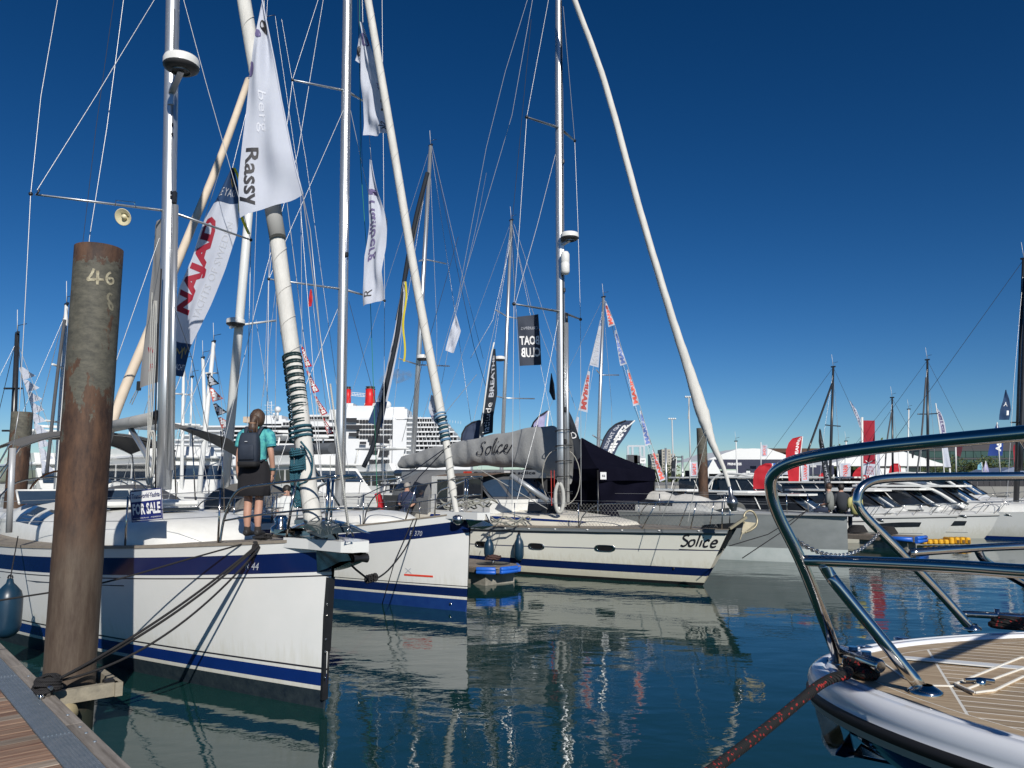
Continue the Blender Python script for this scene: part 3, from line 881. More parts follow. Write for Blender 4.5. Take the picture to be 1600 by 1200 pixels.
# clew of the mainsail showing left of the mast
f = cloth_map(path([(243, 352, 12.9), (236, 430, 12.9), (226, 530, 12.95), (218, 607, 13.0)]), path([(251, 340, 12.6), (251, 430, 12.6), (251, 530, 12.6), (250, 596, 12.6)]), .03, 2)
obj('mainsail_clew', MB().grid(lambda u, v: f(u, v), 6, 12), mat('sail grey', (.38, .37, .36), .85, trans=.2), E1)
lettering('FA', lambda u, v: f(u, v, .01), .45, .85, .10, .155, INKR, E1, bold=.03)
lettering('W', lambda u, v: f(u, v, .01), .3, .6, .235, .275, INKR, E1, bold=.05)
obj('outhaul_block', MB().box(PY(217, 603, 13.0), (.07, .05, .16), bev=.01), BLACKP, E1)
wires(E1, [[(217, 608, 13.0), (206, 632, 13.2)], [(216, 604, 13.0), (203, 630, 13.2)]], ROPEW, .008, 'outhaul')
# furled genoa, bound with rope
ga = PY(491, 826, 8.75); gb = PY(381, 0, 10.7); gp = [ga, PY(480, 745, 9.05), PY(469, 640, 9.25), PY(452, 520, 9.5), PY(434, 380, 9.85), PY(408, 160, 10.35), gb, gb + (gb-PY(394, 80, 10.53))*9]
obj('furled_genoa', MB().tube(smooth(gp, 6), [.05]+[.102]*(6*7-4)+[.1, .09, .05, .03], 14), SAILW, E1)
obj('furler_drum', MB().lathe([(.05, 0), (.05, .05), (.13, .07), (.13, .2), (.05, .22), (.045, .32)], PY(491, 838, 8.9)), STEELR, E1)
obj('sail_uv_strip', MB().tube([PY(434, 372, 9.79), PY(423, 308, 9.95)], .108, 14), mat('uv strip', (.3, .3, .29), .8), E1)
def helix(path_pts, r, pitch, n_turn, seg=14, lean=.03):
    out = []
    for i in range(n_turn*seg+1):
        t = i/(n_turn*seg); p = polyat(path_pts, t); d = (polyat(path_pts, min(1, t+.01))-polyat(path_pts, max(0, t-.01))).normalized()
        x = d.cross(Vector((0, 1, 0))).normalized(); y = d.cross(x); a = 2*math.pi*i/seg
        out.append(p + x*r*math.cos(a) + y*r*math.sin(a))
    return out
obj('sail_edge', MB().tube(helix(smooth(gp[:7], 5), .103, 0, 16, 14), .006, 4, caps=False), mat('sail edge', (.42, .41, .39), .8), E1)
axis = smooth([PY(456, 556, 9.42), PY(463, 610, 9.31), PY(469, 670, 9.2)], 6)
for k in range(10):
    p0 = polyat(axis, k/10); p1 = polyat(axis, (k+.62)/10)
    o = obj('lashing_rope', MB().tube(helix([p0, p1], .114, 0, 2, 14), .0105, 6), ROPEG, E1)
obj('lashing_rope', MB().tube(helix([PY(469, 668, 9.2), PY(471, 690, 9.17)], .13, 0, 3, 14), .018, 6), ROPET, E1)
for k in range(9):
    w = .035+.006*(k % 3); x = 465+((k*7) % 13)-5
    top_ = PY(x, 700+(k % 3)*5, 8.98); bot = PY(x+3, 792-(k*5) % 14, 8.95)
    pts = [top_+Vector((-w, 0, 0)), lerp(top_, bot, .5)+Vector((-w*1.2, -.02, 0)), bot+Vector((-w, 0, .05)), bot+Vector((0, -.01, 0)), bot+Vector((w, 0, .05)), lerp(top_, bot, .5)+Vector((w*1.1, .01, 0)), top_+Vector((w, 0, 0))]
    obj('rope_coil', MB().tube(smooth(pts, 5), .011, 6), ROPET, E1)
for yy in (704, 727): obj('rope_coil', MB().tube(helix([PY(464, yy, 8.98), PY(465, yy+10, 8.98)], .085, 0, 3, 12), .012, 6), ROPET, E1)
rope_tube(E1, path([(470, 690, 8.98), (486, 712, 8.9), (487, 735, 8.9), (478, 752, 8.9), (466, 757, 8.95)]), .012, ROPET, 'rope_tail')
rope_tube(E1, path([(474, 700, 8.98), (497, 740, 9.3), (512, 760, 9.8), (530, 790, 10.3)]), .014, mat('sheet grey', (.2, .23, .26), .8), 'sheet')
obj('head_stay', MB().tube([PY(473, 305, 9.0), PY(505, 560, 8.6), PY(545, 835, 8.05)], .006, 5), WIRE, E1)
obj('stay_cover', MB().tube([PY(516, 600, 8.55), PY(545, 825, 8.05)], .011, 6), ROPEW, E1)
obj('stay_shackle', MB().tube([PY(545, 822, 8.05), PY(541, 838, 8.05), PY(552, 838, 8.05), PY(546, 822, 8.05)], .01, 6), STEEL, E1)
# dark lines, small name and number on the stripe
s44 = stpx(b1, 383, 1.6); wl_ = lambda u, v: b1.pt(lerp(s44, stpx(b1, 405, 1.6), u), -1, b1.sheer(1)-.285+.085*v, .006)
lettering('R 44', wl_, 0, 1, 0, 1, INKG, E1, shear=.3)
wl_ = lambda u, v: b1.pt(lerp(8.35, 8.15, u), -1, b1.sheer(8.2)-.25+.04*v, .006)
lettering('RONA', wl_, 0, 1, 0, 1, INKG, E1)
# bimini with its tubes
def bim(u, v):
    a = u*2-1; s = lerp(8.3, 10.9, v); return b1.W(s, a*1.35, 3.05+.30*(1-abs(a)**2.6)+.10*math.sin(math.pi*v))
bo = MB().grid(bim, 16, 8)
bo.v = bo.v; obj('bimini', bo, CANVB, E1)
obj('bimini_edge', MB().tube([bim(k/16, 0) for k in range(17)], .022, 6), CANVD, E1)
for v in (0.02, .35, .98):
    obj('bimini_tube', MB().tube([b1.deck(lerp(9.4, 11.4, v), -1, .15, 0)]+[bim(k/16, v)-Vector((0, 0, .02)) for k in range(17)]+[b1.deck(lerp(9.4, 11.4, v), 1, .15, 0)], .016, 6), STEEL, E1)
for sd in (0, 1):
    obj('bimini_tube', MB().tube([bim(sd, 0), b1.deck(12, sd*2-1, .15, 0)], .014, 6), STEEL, E1)
obj('cockpit_arch', MB().tube(smooth([b1.deck(9.0, -1, .3, .0), b1.W(9.5, -1.35, 2.2), b1.W(9.6, -.8, 2.5), b1.W(9.6, .8, 2.5), b1.W(9.5, 1.35, 2.2), b1.deck(9.0, 1, .3, 0)], 5), .018, 6), STEEL, E1)
obj('cockpit_coaming', MB().box(b1.W(10.8, 0, b1.sheer(10.8)+.2), (3.4, 2.6, .4), HEAD, bev=.1), DECKW, E1)
obj('steering_wheel', MB().tube([b1.W(11.0, .62*math.cos(t), 2.05+.62*math.sin(t)) for t in [2*math.pi*i/24 for i in range(25)]], .02, 6), mat('wheel leather', (.35, .14, .05), .6), E1)
# fender hanging at the left edge of the picture
fd = PY(12, 955, 10.3)
def fender(loc, label, r=.16, h=.62, group=None, ropeto=None, m=None):
    t = thing('fender', label, 'fender', loc, group)
    obj('body', MB().lathe([(.02, -h/2-.04), (.05, -h/2-.035), (r*.6, -h/2-.01), (r*.88, -h/2+.04), (r, -h/2+.11), (r*1.01, 0), (r, h/2-.14), (r*.85, h/2-.05), (r*.5, h/2+.02), (.045, h/2+.06), (.035, h/2+.11), (0, h/2+.12)], loc, seg=24), m or FENDB, t)
    obj('eye', MB().tube([loc+Vector((.03*math.cos(a), 0, h/2+.13+.03*math.sin(a))) for a in [2*math.pi*i/8 for i in range(9)]], .012, 6), BLACKP, t)
    if ropeto is not None: obj('lanyard', MB().tube([loc+Vector((0, 0, h/2+.12)), ropeto], .008, 5), ROPEB, t)
    return t
fender(fd, 'large dark blue fender hanging at the left edge, beside the big rusty pile', .165, .60, 'blue fenders', PY(28, 838, 11.1))

# ------------------------------------------------------------------ yacht 2
bow2 = PZ(729, 956, 0)
b2 = Boat(bow2, 13.2, 4.1, 1.85, 1.22, 1.22, over=.10)
b2.t = E2 = thing('sailing_yacht', 'second white yacht with blue stripes, its bow between the nearest yacht and the finger pontoon', 'sailing yacht', bow2, 'white sailing yachts with blue stripes')
build_hull(b2, [('a', .0, 1), ('a', .22, 1), ('a', .27, 0), ('a', .43, 2), ('a', .46, 0), ('a', .475, 3), ('r', .37, 0), ('r', .13, 4), ('r', 0, 0)], [WHITE, ANTIB, BLUE, LINEDK, BLUE], TEAKG)
rail_strip(b2, TEAKG, .03, .06)
mb = MB(); z = b2.zb
mb.slab([b2.W(s, y, z-.12) for s, y in [(.5, -.26), (.1, -.2), (-.46, -.15), (-.55, -.09), (-.55, .09), (-.46, .15), (.1, .2), (.5, .26)]], (0, 0, .135)); obj('bow_platform', mb, WHITE, E2)
obj('anchor', anchor_mesh(bfr(b2, -.25, -.02, z-.22, 1, .35), 1.0), STEEL, E2)
obj('anchor_roller', MB().lathe([(.05, -.07), (.03, 0), (.05, .07)], b2.W(-.5, 0, z-.18), b2.p, 12), BLACKP, E2)
c2 = Coach(b2, [2.0, 2.2, 2.7, 3.4, 5, 6.5, 8.2, 8.6], [.2, .5, .78, .98, 1.2, 1.3, 1.3, 1.28], [.03, .16, .3, .38, .44, .48, .55, .1])
c2.build(DECKW)
c2.window(5.2, 6.9, .08, .22, GLASSD, .25)
c2.window(3.9, 4.6, .08, .18, GLASSD, .15)
mb = MB(); mb.box(b2.W(3.6, 0, b2.sheer(3.6)+.43), (.6, .6, .05), HEAD, bev=.015); obj('deck_hatch', mb, GLASSD, E2)
pulpit(b2, 2.2, .66, .015)
stanchions(b2, [2.2, 4.1, 6.3, 8.4, 10.6, 12.6], .62, .012)
mast2b, mast2t0 = PY(531, 790, 17.5), PY(543, 0, 18.1); mast2t = mast2b+(mast2t0-mast2b)*1.45
obj('mast', mast_mesh(mast2b, mast2t, .118), ALU, E2)
on2 = lambda py: mast2b+(mast2t0-mast2b)*tfrac(mast2b, mast2t0, py)
obj('sail_track', MB().tube([on2(780)+Vector((.085, -.10, 0)), on2(10)+Vector((.085, -.10, 0))], .018, 6), mat('track bright', (.75, .76, .78), .2, .9), E2)
obj('mast_fitting', MB().box(on2(400)+Vector((.10, -.12, 0)), (.08, .08, .12), bev=.02), BLACKP, E2)
for py, (l_, r_) in ((142, ((457, 125, 16.9), (575, 162, 18.9))), (452, ((420, 436, 16.6), (601, 470, 19.0)))):
    for tp in (l_, r_):
        s_ = obj('spreader', MB().tube([on2(py), PY(*tp)], [.045, .028], 8, flat=.6), ALU, E2); obj('spreader_tip', MB().sphere(PY(*tp), .035, 8, 6), BLACKP, s_)
wires(E2, [[(457, 125, 16.9), (497, 0, 17.2)], [(457, 125, 16.9), (420, 436, 16.6)], [(420, 436, 16.6), (418, 600, 16.3), (412, 800, 16.0)], [(541, 162, 17.9), (420, 436, 16.6)], [(505, 0, 17.6), (465, 240, 17), (400, 480, 16.4), (340, 735, 16)],
           [(533, 470, 17.8), (470, 620, 16.9), (412, 800, 16.0)], [(545, 160, 18), (575, 300, 18.5), (601, 470, 19.0)], [(601, 470, 19), (600, 620, 18.8), (598, 780, 18.6)], [(470, 330, 17), (504, 760, 16.4)], [(566, 0, 18.2), (567, 35, 18.2)], [(597, 0, 19.2), (601, 470, 19)]], r=.007)
wires(E2, [[(562, 0, 18.3), (563, 250, 18.2), (579, 480, 18.1), (590, 790, 18.0)]], WIREG, .008, 'halyard')
wires(E2, [[(559, 0, 18.4), (566, 260, 18.3)], [(545, 470, 17.8), (590, 640, 17.5), (600, 780, 17.4)]], WIRED, .006, 'halyard')
g2 = [PY(715, 812, 14.9), PY(708, 770, 15.0), PY(697, 690, 15.15), PY(685, 625, 15.3), PY(650, 440, 15.75), PY(612, 215, 16.3), PY(575, 0, 16.9)]
g2.append(g2[-1]+(g2[-1]-g2[-2])*1.4)
obj('furled_genoa', MB().tube(smooth(g2, 6), [.03]+[.055]*5+[.075]*8+[.09]*24+[.08]*5, 12), SAILW, E2)
obj('furler_drum', MB().lathe([(.04, 0), (.11, .05), (.11, .16), (.04, .19)], PY(716, 820, 14.8)), STEELR, E2)
obj('sail_edge', MB().tube(helix(smooth(g2[1:8], 4), .088, 0, 30, 12), .007, 4, caps=False), mat('sail edge', (.42, .41, .39), .8), E2)
ax2 = [PY(690, 655, 15.2), PY(697, 692, 15.15)]
for k in range(6): obj('lashing_rope', MB().tube(helix([lerp(ax2[0], ax2[1], k/6), lerp(ax2[0], ax2[1], (k+.6)/6)], .097, 0, 2, 12), .012, 6), ROPEL if k % 2 else ROPET, E2)
obj('lashing_knot', MB().tube(helix([PY(687, 648, 15.15), PY(689, 657, 15.1)], .12, 0, 2, 12), .02, 6), ROPEL, E2)
wires(E2, [[(702, 696, 15), (640, 740, 16.5), (560, 778, 18)], [(702, 696, 15.05), (655, 745, 16.5), (625, 790, 17.5)]], mat('sheet navy', (.02, .03, .07), .8), .011, 'sheet')
# boom with grey sail bag, and the lazy bag below it
q = on2(700)
obj('boom', MB().tube([q+Vector((-.15, .12, 0)), b2.W(10.2, .3, q.z+.1)], .19, 14, flat=.7), mat('boom grey', (.13, .145, .165), .5, .4, col2=(.10, .11, .125), vs=3), E2)
wires(E2, [[(392, 705, 19.5), (400, 790, 18)], [(408, 705, 19.5), (425, 800, 18)], [(516, 712, 17.6), (516, 790, 17.6)]], ROPEW, .008, 'lazy_jack')
# sprayhood
def hood(b, s0, s1, w, h, z0, t, m, name='sprayhood'):
    def f(u, v):
        a = math.pi*u; return b.W(lerp(s0, s1, v)-.25*math.sin(a)*(1-v), -math.cos(a)*w, z0+math.sin(a)**.6*h*(.25+.75*v**.6))
    obj(name, MB().grid(f, 16, 6), m, t); return f
hood(b2, 7.9, 9.2, 1.3, .85, b2.sheer(8.5)+.35, E2, CANVB)
obj('cockpit_coaming', MB().box(b2.W(10.6, 0, b2.sheer(10.6)+.2), (3.4, 2.5, .4), HEAD, bev=.1), DECKW, E2)
lettering('R 370', lambda u, v: b2.pt(lerp(stpx(b2, 640, 1.5), stpx(b2, 660, 1.5), u), -1, b2.sheer(1.2)-.29+.10*v, .006), 0, 1, 0, 1, INKG, E2, shear=.3)
obj('rubbing_strake', MB().tube([b2.pt(s, -1, b2.sheer(s)-.46, .004) for s in (4.0, 4.6, 5.6)], .008, 5), LINEDK, E2)
mk = MB().grid(lambda u, v: b2.pt(lerp(1.32, .70, u), -1, .60+.035*v, .006), 6, 1); obj('draught_mark', mk, mat('ink red', (.75, .06, .03), .5), E2)
lettering('X', lambda u, v: b2.pt(lerp(1.3, 1.15, u), -1, .65+.1*v, .006), 0, 1, 0, 1, INKG, E2)
obj('drain', MB().lathe([(.03, 0), (.025, .012), (0, .012)], b2.pt(.35, -1, .12, .0), -b2.p, 10), STEEL, E2)

# ------------------------------------------------------------------ yacht 3: "Solice"
bow3 = PZ(1098, 915, 0)
b3 = Boat(bow3, 14.6, 4.4, 1.36, 1.22, 1.25, over=.85, full=1.5, wl=.98)
b3.t = E3 = thing('sailing_yacht', 'cream yacht named Solice with grey boom cover, moored in front of the black tent', 'sailing yacht', bow3)
build_hull(b3, [('a', .0, 1), ('a', .07, 1), ('a', .23, 0), ('a', .42, 2), ('r', .52, 0), ('r', .495, 3), ('r', .15, 0), ('r', .02, 4), ('r', 0, 5)], [CREAM, BLACKP, BLUE, mat('line navy', (.02, .035, .11), .3), mat('rub rail grey', (.19, .21, .22), .5), TEAKG], TEAKG)
rb = MB(); rb.tube([b3.pt(s, -1, b3.sheer(s)-.085, .015) for s in [.0, .3, .8]+[1.5+k*.9 for k in range(15)]], .045, 8, flat=.6)
obj('rub_rail', rb, mat('rub rail mid', (.15, .17, .18), .5), E3)
for k in range(18): obj('rail_bolt', MB().sphere(b3.pt(.5+k*.72, -1, b3.sheer(.5+k*.72)-.045, .035), .03, 8, 5, (1, 1, .6)), PLASTW, E3)
def porthole(b, s, z, w=.46, h=.17):
    def ring(k, off, sc):
        t = 2*math.pi*k/20; cx = math.copysign(abs(math.cos(t))**.5, math.cos(t)); sz = math.copysign(abs(math.sin(t))**.7, math.sin(t))
        return b.pt(s+cx*w/2*sc, -1, z+sz*h/2*sc, off)
    o = obj('porthole', MB().loft([[ring(k, .0, 1.0) for k in range(20)], [ring(k, .02, .95) for k in range(20)], [ring(k, .02, .78) for k in range(20)], [ring(k, .004, .74) for k in range(20)]], cap=False), STEEL, b.t)
    obj('pane', MB().add([ring(k, .006, .76) for k in range(20)], [tuple(range(20))], False), BLACKP, o)
for px, py in ((838, 849), (945, 850), (753, 848)):
    # find station along the hull by picture position
    lo, hi = 0., 13.
    for _ in range(30):
        m_ = (lo+hi)/2
        if proj_x(b3.pt(m_, -1, .75)) > px: lo = m_
        else: hi = m_
    porthole(b3, lo, b3.sheer(lo)-.50)
def st3(px, z=.9, b=None):
    b = b or b3; lo, hi = -.5, 13.
    for _ in range(30):
        m_ = (lo+hi)/2
        if proj_x(b.pt(max(0, m_), -1, z)) > px: lo = m_
        else: hi = m_
    return lo
sA, sB = st3(1062, .9), st3(1118, .9)
def hand(strokes, mapf, r, m, parent, name='lettering'):
    """brush-drawn lettering: strokes of (x, y) in letter space, laid flat on the surface"""
    mb_ = MB()
    for st in strokes:
        P = smooth([Vector((x, y, 0)) for x, y in st], 5)
        vs = []; n_ = len(P)
        for i, p in enumerate(P):
            d = (P[min(i+1, n_-1)]-P[max(i-1, 0)]).normalized(); nx = Vector((-d.y, d.x, 0))
            rr = r if not callable(r) else r(d)
            if i in (0, n_-1): rr *= .6
            vs += [mapf(p.x+nx.x*rr, p.y+nx.y*rr), mapf(p.x-nx.x*rr, p.y-nx.y*rr)]
        mb_.add(vs, [(2*i, 2*i+1, 2*i+3, 2*i+2) for i in range(n_-1)], False)
    return obj(name, mb_, m, parent)
HS = [[(.62, .92), (.40, 1.0), (.14, .9), (.10, .72), (.35, .56), (.62, .42), (.62, .16), (.36, .0), (.05, .08)],
      [(1.05, .60), (.82, .42), (.88, .1), (1.12, .02), (1.34, .2), (1.30, .52), (1.05, .60)],
      [(1.62, 1.08), (1.63, .6), (1.64, .0)], [(1.98, .60), (2.0, .3), (2.0, .0)], [(1.98, .84), (1.99, .78)],
      [(2.76, .52), (2.52, .60), (2.30, .38), (2.36, .08), (2.58, .02), (2.80, .10)],
      [(3.06, .30), (3.5, .36), (3.42, .56), (3.20, .60), (3.02, .38), (3.08, .08), (3.32, .0), (3.58, .10)]]
hull_map = lambda x, y: b3.pt(lerp(sA, sB, x/3.6), -1, b3.sheer(.5)-.42+.27*y, .008)
hand(HS, hull_map, .085, INKB, E3)
obj('name_underline', MB().grid(lambda u, v: b3.pt(lerp(sA, sB, u), -1, b3.sheer(.5)-.50+.012*v, .006), 6, 1), INKB, E3)
obj('drain', MB().lathe([(.035, 0), (.03, .012), (0, .012)], b3.pt(.75, -1, .38, .0), -b3.p, 10), BLACKP, E3)
c3 = Coach(b3, [2.0, 2.3, 3.0, 4.2, 5.6, 8, 9.4, 9.6], [.3, .6, .85, 1.15, 1.38, 1.45, 1.45, 1.4], [.02, .12, .22, .32, .40, .40, .40, .1], pw=4)
c3.build(mat('deck cream', (.74, .70, .60), .4, col2=(.66, .62, .53), vs=4))
obj('cabin_stripe', MB().grid(lambda u, v: c3.pt(lerp(2.9, 8.6, u), lerp(.05, .10, v), .012), 24, 1), BLUE2, E3)
def cpx(b, px, z=1.9, y=0):
    lo, hi = -1., 22.
    for _ in range(30):
        m_ = (lo+hi)/2
        if proj_x(b.W(m_, y, z)) > px: lo = m_
        else: hi = m_
    return lo
# raised deckhouse with dark windows and sprayhood
def house(u, v): # wrap-round windscreen
    a = u*2-1; return b3.W(5.55+.5*a*a+.72*v, a*1.28, 1.92+.66*v)
obj('sprayhood', MB().grid(house, 14, 4), CANVD, E3)
for a0, a1 in ((.03, .2), (.24, .48), (.52, .76), (.8, .97)):
    obj('sprayhood_window', MB().grid(lambda u, v: house(lerp(a0, a1, u), lerp(.12, .85, v))+Vector((-.0, -.012, .01)), 5, 3), GLASSB, E3)
def roof3(u, v):
    a = u*2-1; return b3.W(6.2+2.5*v, a*1.34, 2.58+.12*(1-a*a))
obj('deckhouse_roof', MB().grid(roof3, 10, 6), mat('varnished roof', (.22, .14, .08), .4, col2=(.16, .1, .06), vs=6), E3)
mb = MB(); mb.slab([b3.W(s, y, 1.15) for s, y in ((5.45, -1.0), (5.45, 1.0), (6.0, 1.34), (8.7, 1.34), (8.7, -1.34), (6.0, -1.34))], (0, 0, .78)); obj('deckhouse', mb, DECKW, E3)
for s0, s1 in ((6.3, 7.05), (7.08, 7.62), (7.66, 8.66)):
    for sd in (-1, 1):
        fr = obj('deckhouse_side', MB().grid(lambda u, v: b3.W(lerp(s0, s1, u), sd*(1.345), lerp(1.2 if s0 > 7.6 else 1.9, 2.6, v)), 2, 2), DECKW if s0 > 7.6 else CANVD, E3)
        obj('deckhouse_window', MB().grid(lambda u, v: b3.W(lerp(s0+.06 if s0 < 7.6 else s0+.2, s1-.06 if s0 < 7.6 else s1-.3, u), sd*(1.36), lerp(1.97 if s0 < 7.6 else 1.6, 2.5, v)), 2, 2), GLASSD, fr)
# cockpit tent of grey canvas with clear panels, and a dark solar panel / locker beside it
sT0, sT1 = 8.75, 10.9
def ctent(u, v):
    a = math.pi*u; return b3.W(lerp(sT0, sT1, v), -math.cos(a)*1.42*(1-.10*v*v), 1.25+(math.sin(a)**.4)*(1.52-.25*(2*v-1)**4)+.03*math.sin(v*14+u*8))
obj('cockpit_tent', MB().grid(ctent, 20, 8), mat('canvas grey light', (.20, .205, .21), .85, col2=(.14, .145, .15), vs=3, bump=.5, bs=9, bdist=.02), E3)
for v_ in (0, 1): obj('tent_end', MB().add([ctent(k/20, v_) for k in range(21)], [tuple(range(21))], False), MATS['canvas grey light'], E3)
for u0, u1, v0, v1 in ((.05, .17, .10, .44), (.10, .17, .54, .92)):
    obj('tent_window', MB().grid(lambda u, v: ctent(lerp(u0, u1, u), lerp(v0, v1, v))+Vector((-.01, -.02, .0)), 4, 4), GLASSD, E3)
mb = MB(); mb.slab([b3.W(9.9, -1.62, 1.28), b3.W(11.1, -1.62, 1.28), b3.W(11.1, -1.62, 2.0), b3.W(9.9, -1.62, 2.0)], b3.p*-.05); obj('side_panel', mb, mat('panel charcoal', (.05, .05, .05), .5, col2=(.07, .07, .07), vs=5), E3)
mast3b, mast3t0 = PY(878, 792, 20.9), PY(872.5, 0, 21.5); mast3t = mast3b+(mast3t0-mast3b)*1.12
obj('mast', mast_mesh(mast3b, mast3t, .125), ALU, E3)
on3 = lambda py: mast3b+(mast3t0-mast3b)*tfrac(mast3b, mast3t0, py)
obj('sail_track', MB().tube([on3(785)+Vector((.06, -.12, 0)), on3(5)+Vector((.08, -.12, 0))], .016, 6), BLACKP, E3)
obj('furling_tube', MB().tube([on3(785)+Vector((.155, -.05, 0)), on3(505)+Vector((.165, -.05, 0))], .052, 10), ALU, E3)
obj('furling_tube_end', MB().tube([on3(506)+Vector((.165, -.05, 0)), on3(490)+Vector((.165, -.05, 0))], .04, 8), BLACKP, E3)
for py in (255, 455, 640, 690): obj('mast_fitting', MB().box(on3(py)+Vector((.10, -.12, 0)), (.07, .08, .12), bev=.015), BLACKP, E3)
for py, l_, r_ in ((200, (823, 183, 19.9), (898, 220, 22.9)), (487, (803, 475, 19.7), (907, 499, 22.5))):
    for tp in (l_, r_):
        s_ = obj('spreader', MB().tube([on3(py), PY(*tp)], [.06, .035], 8, flat=.55), mat('spreader dark', (.22, .24, .26), .35, .6), E3); obj('spreader_tip', MB().sphere(PY(*tp), .05, 8, 6), BLACKP, s_)
radome(E3, PY(890, 374, 20.9), .26, on3(385)+Vector((.05, -.12, 0)), 'white radar dome half way up the mast')
obj('radar_reflector', MB().lathe([(0, -.33), (.09, -.32), (.125, -.25), (.125, -.02), (.115, 0), (.125, .02), (.125, .25), (.09, .32), (0, .33)], PY(883, 411, 20.9), seg=16), PLASTW, E3)
wires(E3, [[(823, 183, 19.9), (857, 0, 20.4)], [(823, 183, 19.9), (812, 350, 19.8), (803, 475, 19.7)], [(803, 475, 19.7), (800, 790, 19.3)], [(872, 225, 21.4), (840, 350, 20.5), (805, 475, 19.7)], [(880, 10, 21.6), (898, 220, 22.9)],
           [(898, 220, 22.9), (903, 350, 22.8), (907, 499, 22.5)], [(907, 499, 22.5), (908, 790, 22.3)], [(832, 0, 26), (800, 180, 26.6), (735, 400, 27.4), (650, 690, 28.4)], [(872, 500, 20.9), (845, 640, 20.2), (803, 800, 19.3)], [(824, 0, 26), (790, 110, 26.4), (760, 230, 26.9), (690, 600, 28)]], r=.008)
g3 = [PY(1143, 772, 17.15), PY(1130, 730, 17.25), PY(1112, 690, 17.4), PY(1097, 645, 17.55), PY(1074, 570, 17.8), PY(1045, 480, 18.15), PY(1000, 330, 18.7), PY(945, 130, 19.5), PY(898, 0, 20.1)]
g3.append(g3[-1]+(g3[-1]-g3[-2])*.5)
def genoa_wrapped(pts, rad, parent, m, turns=22, depth=.10):
    P = smooth(pts, 10); n_ = len(P); mb_ = MB(); seg = 14; rings = []
    for i, p in enumerate(P):
        d = (P[min(i+1, n_-1)]-P[max(0, i-1)]).normalized(); x = d.cross(Vector((0, 1, 0))).normalized(); y = d.cross(x)
        t = i/(n_-1); r0 = interp(t, [k/(len(rad)-1) for k in range(len(rad))], rad)
        ring = []
        for k in range(seg):
            a = 2*math.pi*k/seg; w = ((a/(2*math.pi)+t*turns) % 1)
            r_ = r0*(1+depth*(w-.5)+.05*math.sin(17*t+3*a))
            ring.append(p+x*r_*math.cos(a)+y*r_*math.sin(a))
        rings.append(ring)
    mb_.loft(rings); return obj('furled_genoa', mb_, m, parent)
genoa_wrapped(g3, [.03, .05, .085, .155, .11, .09, .085, .08, .075, .07], E3, SAILW)
obj('furler_drum', MB().lathe([(.06, -.12), (.10, 0), (.12, .03), (.12, .08), (.10, .15), (.05, .22), (.04, .42)], PY(1145, 790, 17.1), (-.1, .12, 1)), mat('drum', (.25, .26, .28), .25, .9), E3)
wires(E3, [[(1103, 672, 16.5), (1055, 760, 17.3), (1028, 822, 18)], [(1105, 680, 16.6), (1090, 740, 17), (1075, 815, 17.2)], [(1075, 655, 16.8), (1078, 620, 16.8)]], ROPEW, .008, 'sheet')
# anchor and stem head
z = b3.zb
mb = MB(); mb.slab([b3.W(.0, -.09, z-.1), b3.W(-1.15, -.09, z+.04), b3.W(-1.15, -.09, z+.16), b3.W(-.1, -.09, z+.06)], b3.p*.18); mb.slab([b3.W(-.86, -.05, z-.04), b3.W(-.60, -.05, z-.47), b3.W(-.48, -.05, z-.47), b3.W(-.74, -.05, z)], b3.p*.1); obj('stem_head', mb, mat('stem fitting', (.05, .055, .06), .4, .6), E3)
ag = MB(); A0 = PY(1160, 825, 15.9)
ringp = [PY(x, y, yy) for x, y, yy in ((1162, 818, 15.9), (1163, 804, 15.95), (1170, 798, 16), (1178, 801, 16.0), (1183, 812, 16.0), (1181, 822, 15.95), (1172, 829, 15.9), (1164, 832, 15.85))]
ag.tube(smooth(ringp, 4), .022, 7)
ag.slab([PY(1163, 815, 15.9), PY(1181, 817, 15.95), PY(1174, 829, 15.9), PY(1158, 836, 15.8), PY(1160, 825, 15.85)], (0, .05, 0))
ag.beam(PY(1166, 808, 15.9), PY(1140, 826, 15.8), .06, .05); ag.beam(PY(1160, 832, 15.8), PY(1156, 843, 15.8), .03, .02)
obj('anchor', ag, mat('galvanised sandy', (.42, .37, .25), .45, .5, col2=(.28, .25, .18), vs=14), E3)
pulpit(b3, 2.9, .60, .015, -.8, legs=(1.6, .7))
stanchions(b3, [2.9, 4.6, 6.4, 8.2, 10.0, 11.8, 13.6], .62, .013)
# diamond netting between rail and lifeline
net = MB()
for sd in (-1,):
    s0, s1 = stpx(b3, 1128, 1.6), stpx(b3, 885, 1.6); n_ = 40
    def np_(s, h): return b3.deck(s, sd, .06, h)
    for k in range(-5, n_):
        for dr in (1, -1):
            a = k/n_; da = 5/n_
            u0, u1 = (a, a+da); h0, h1 = (.03, .6) if dr > 0 else (.6, .03)
            if u1 <= 0: continue
            if u0 < 0: h0 = lerp(h0, h1, -u0/da); u0 = 0
            if u1 > 1: h1 = lerp(h0, h1, (1-u0)/(u1-u0)); u1 = 1
            net.tube([np_(lerp(s0, s1, u0), h0), np_(lerp(s0, s1, u1), h1)], .0026, 3, caps=False)
obj('netting', net, mat('netting cord', (.33, .33, .31), .7), E3, kind='stuff')
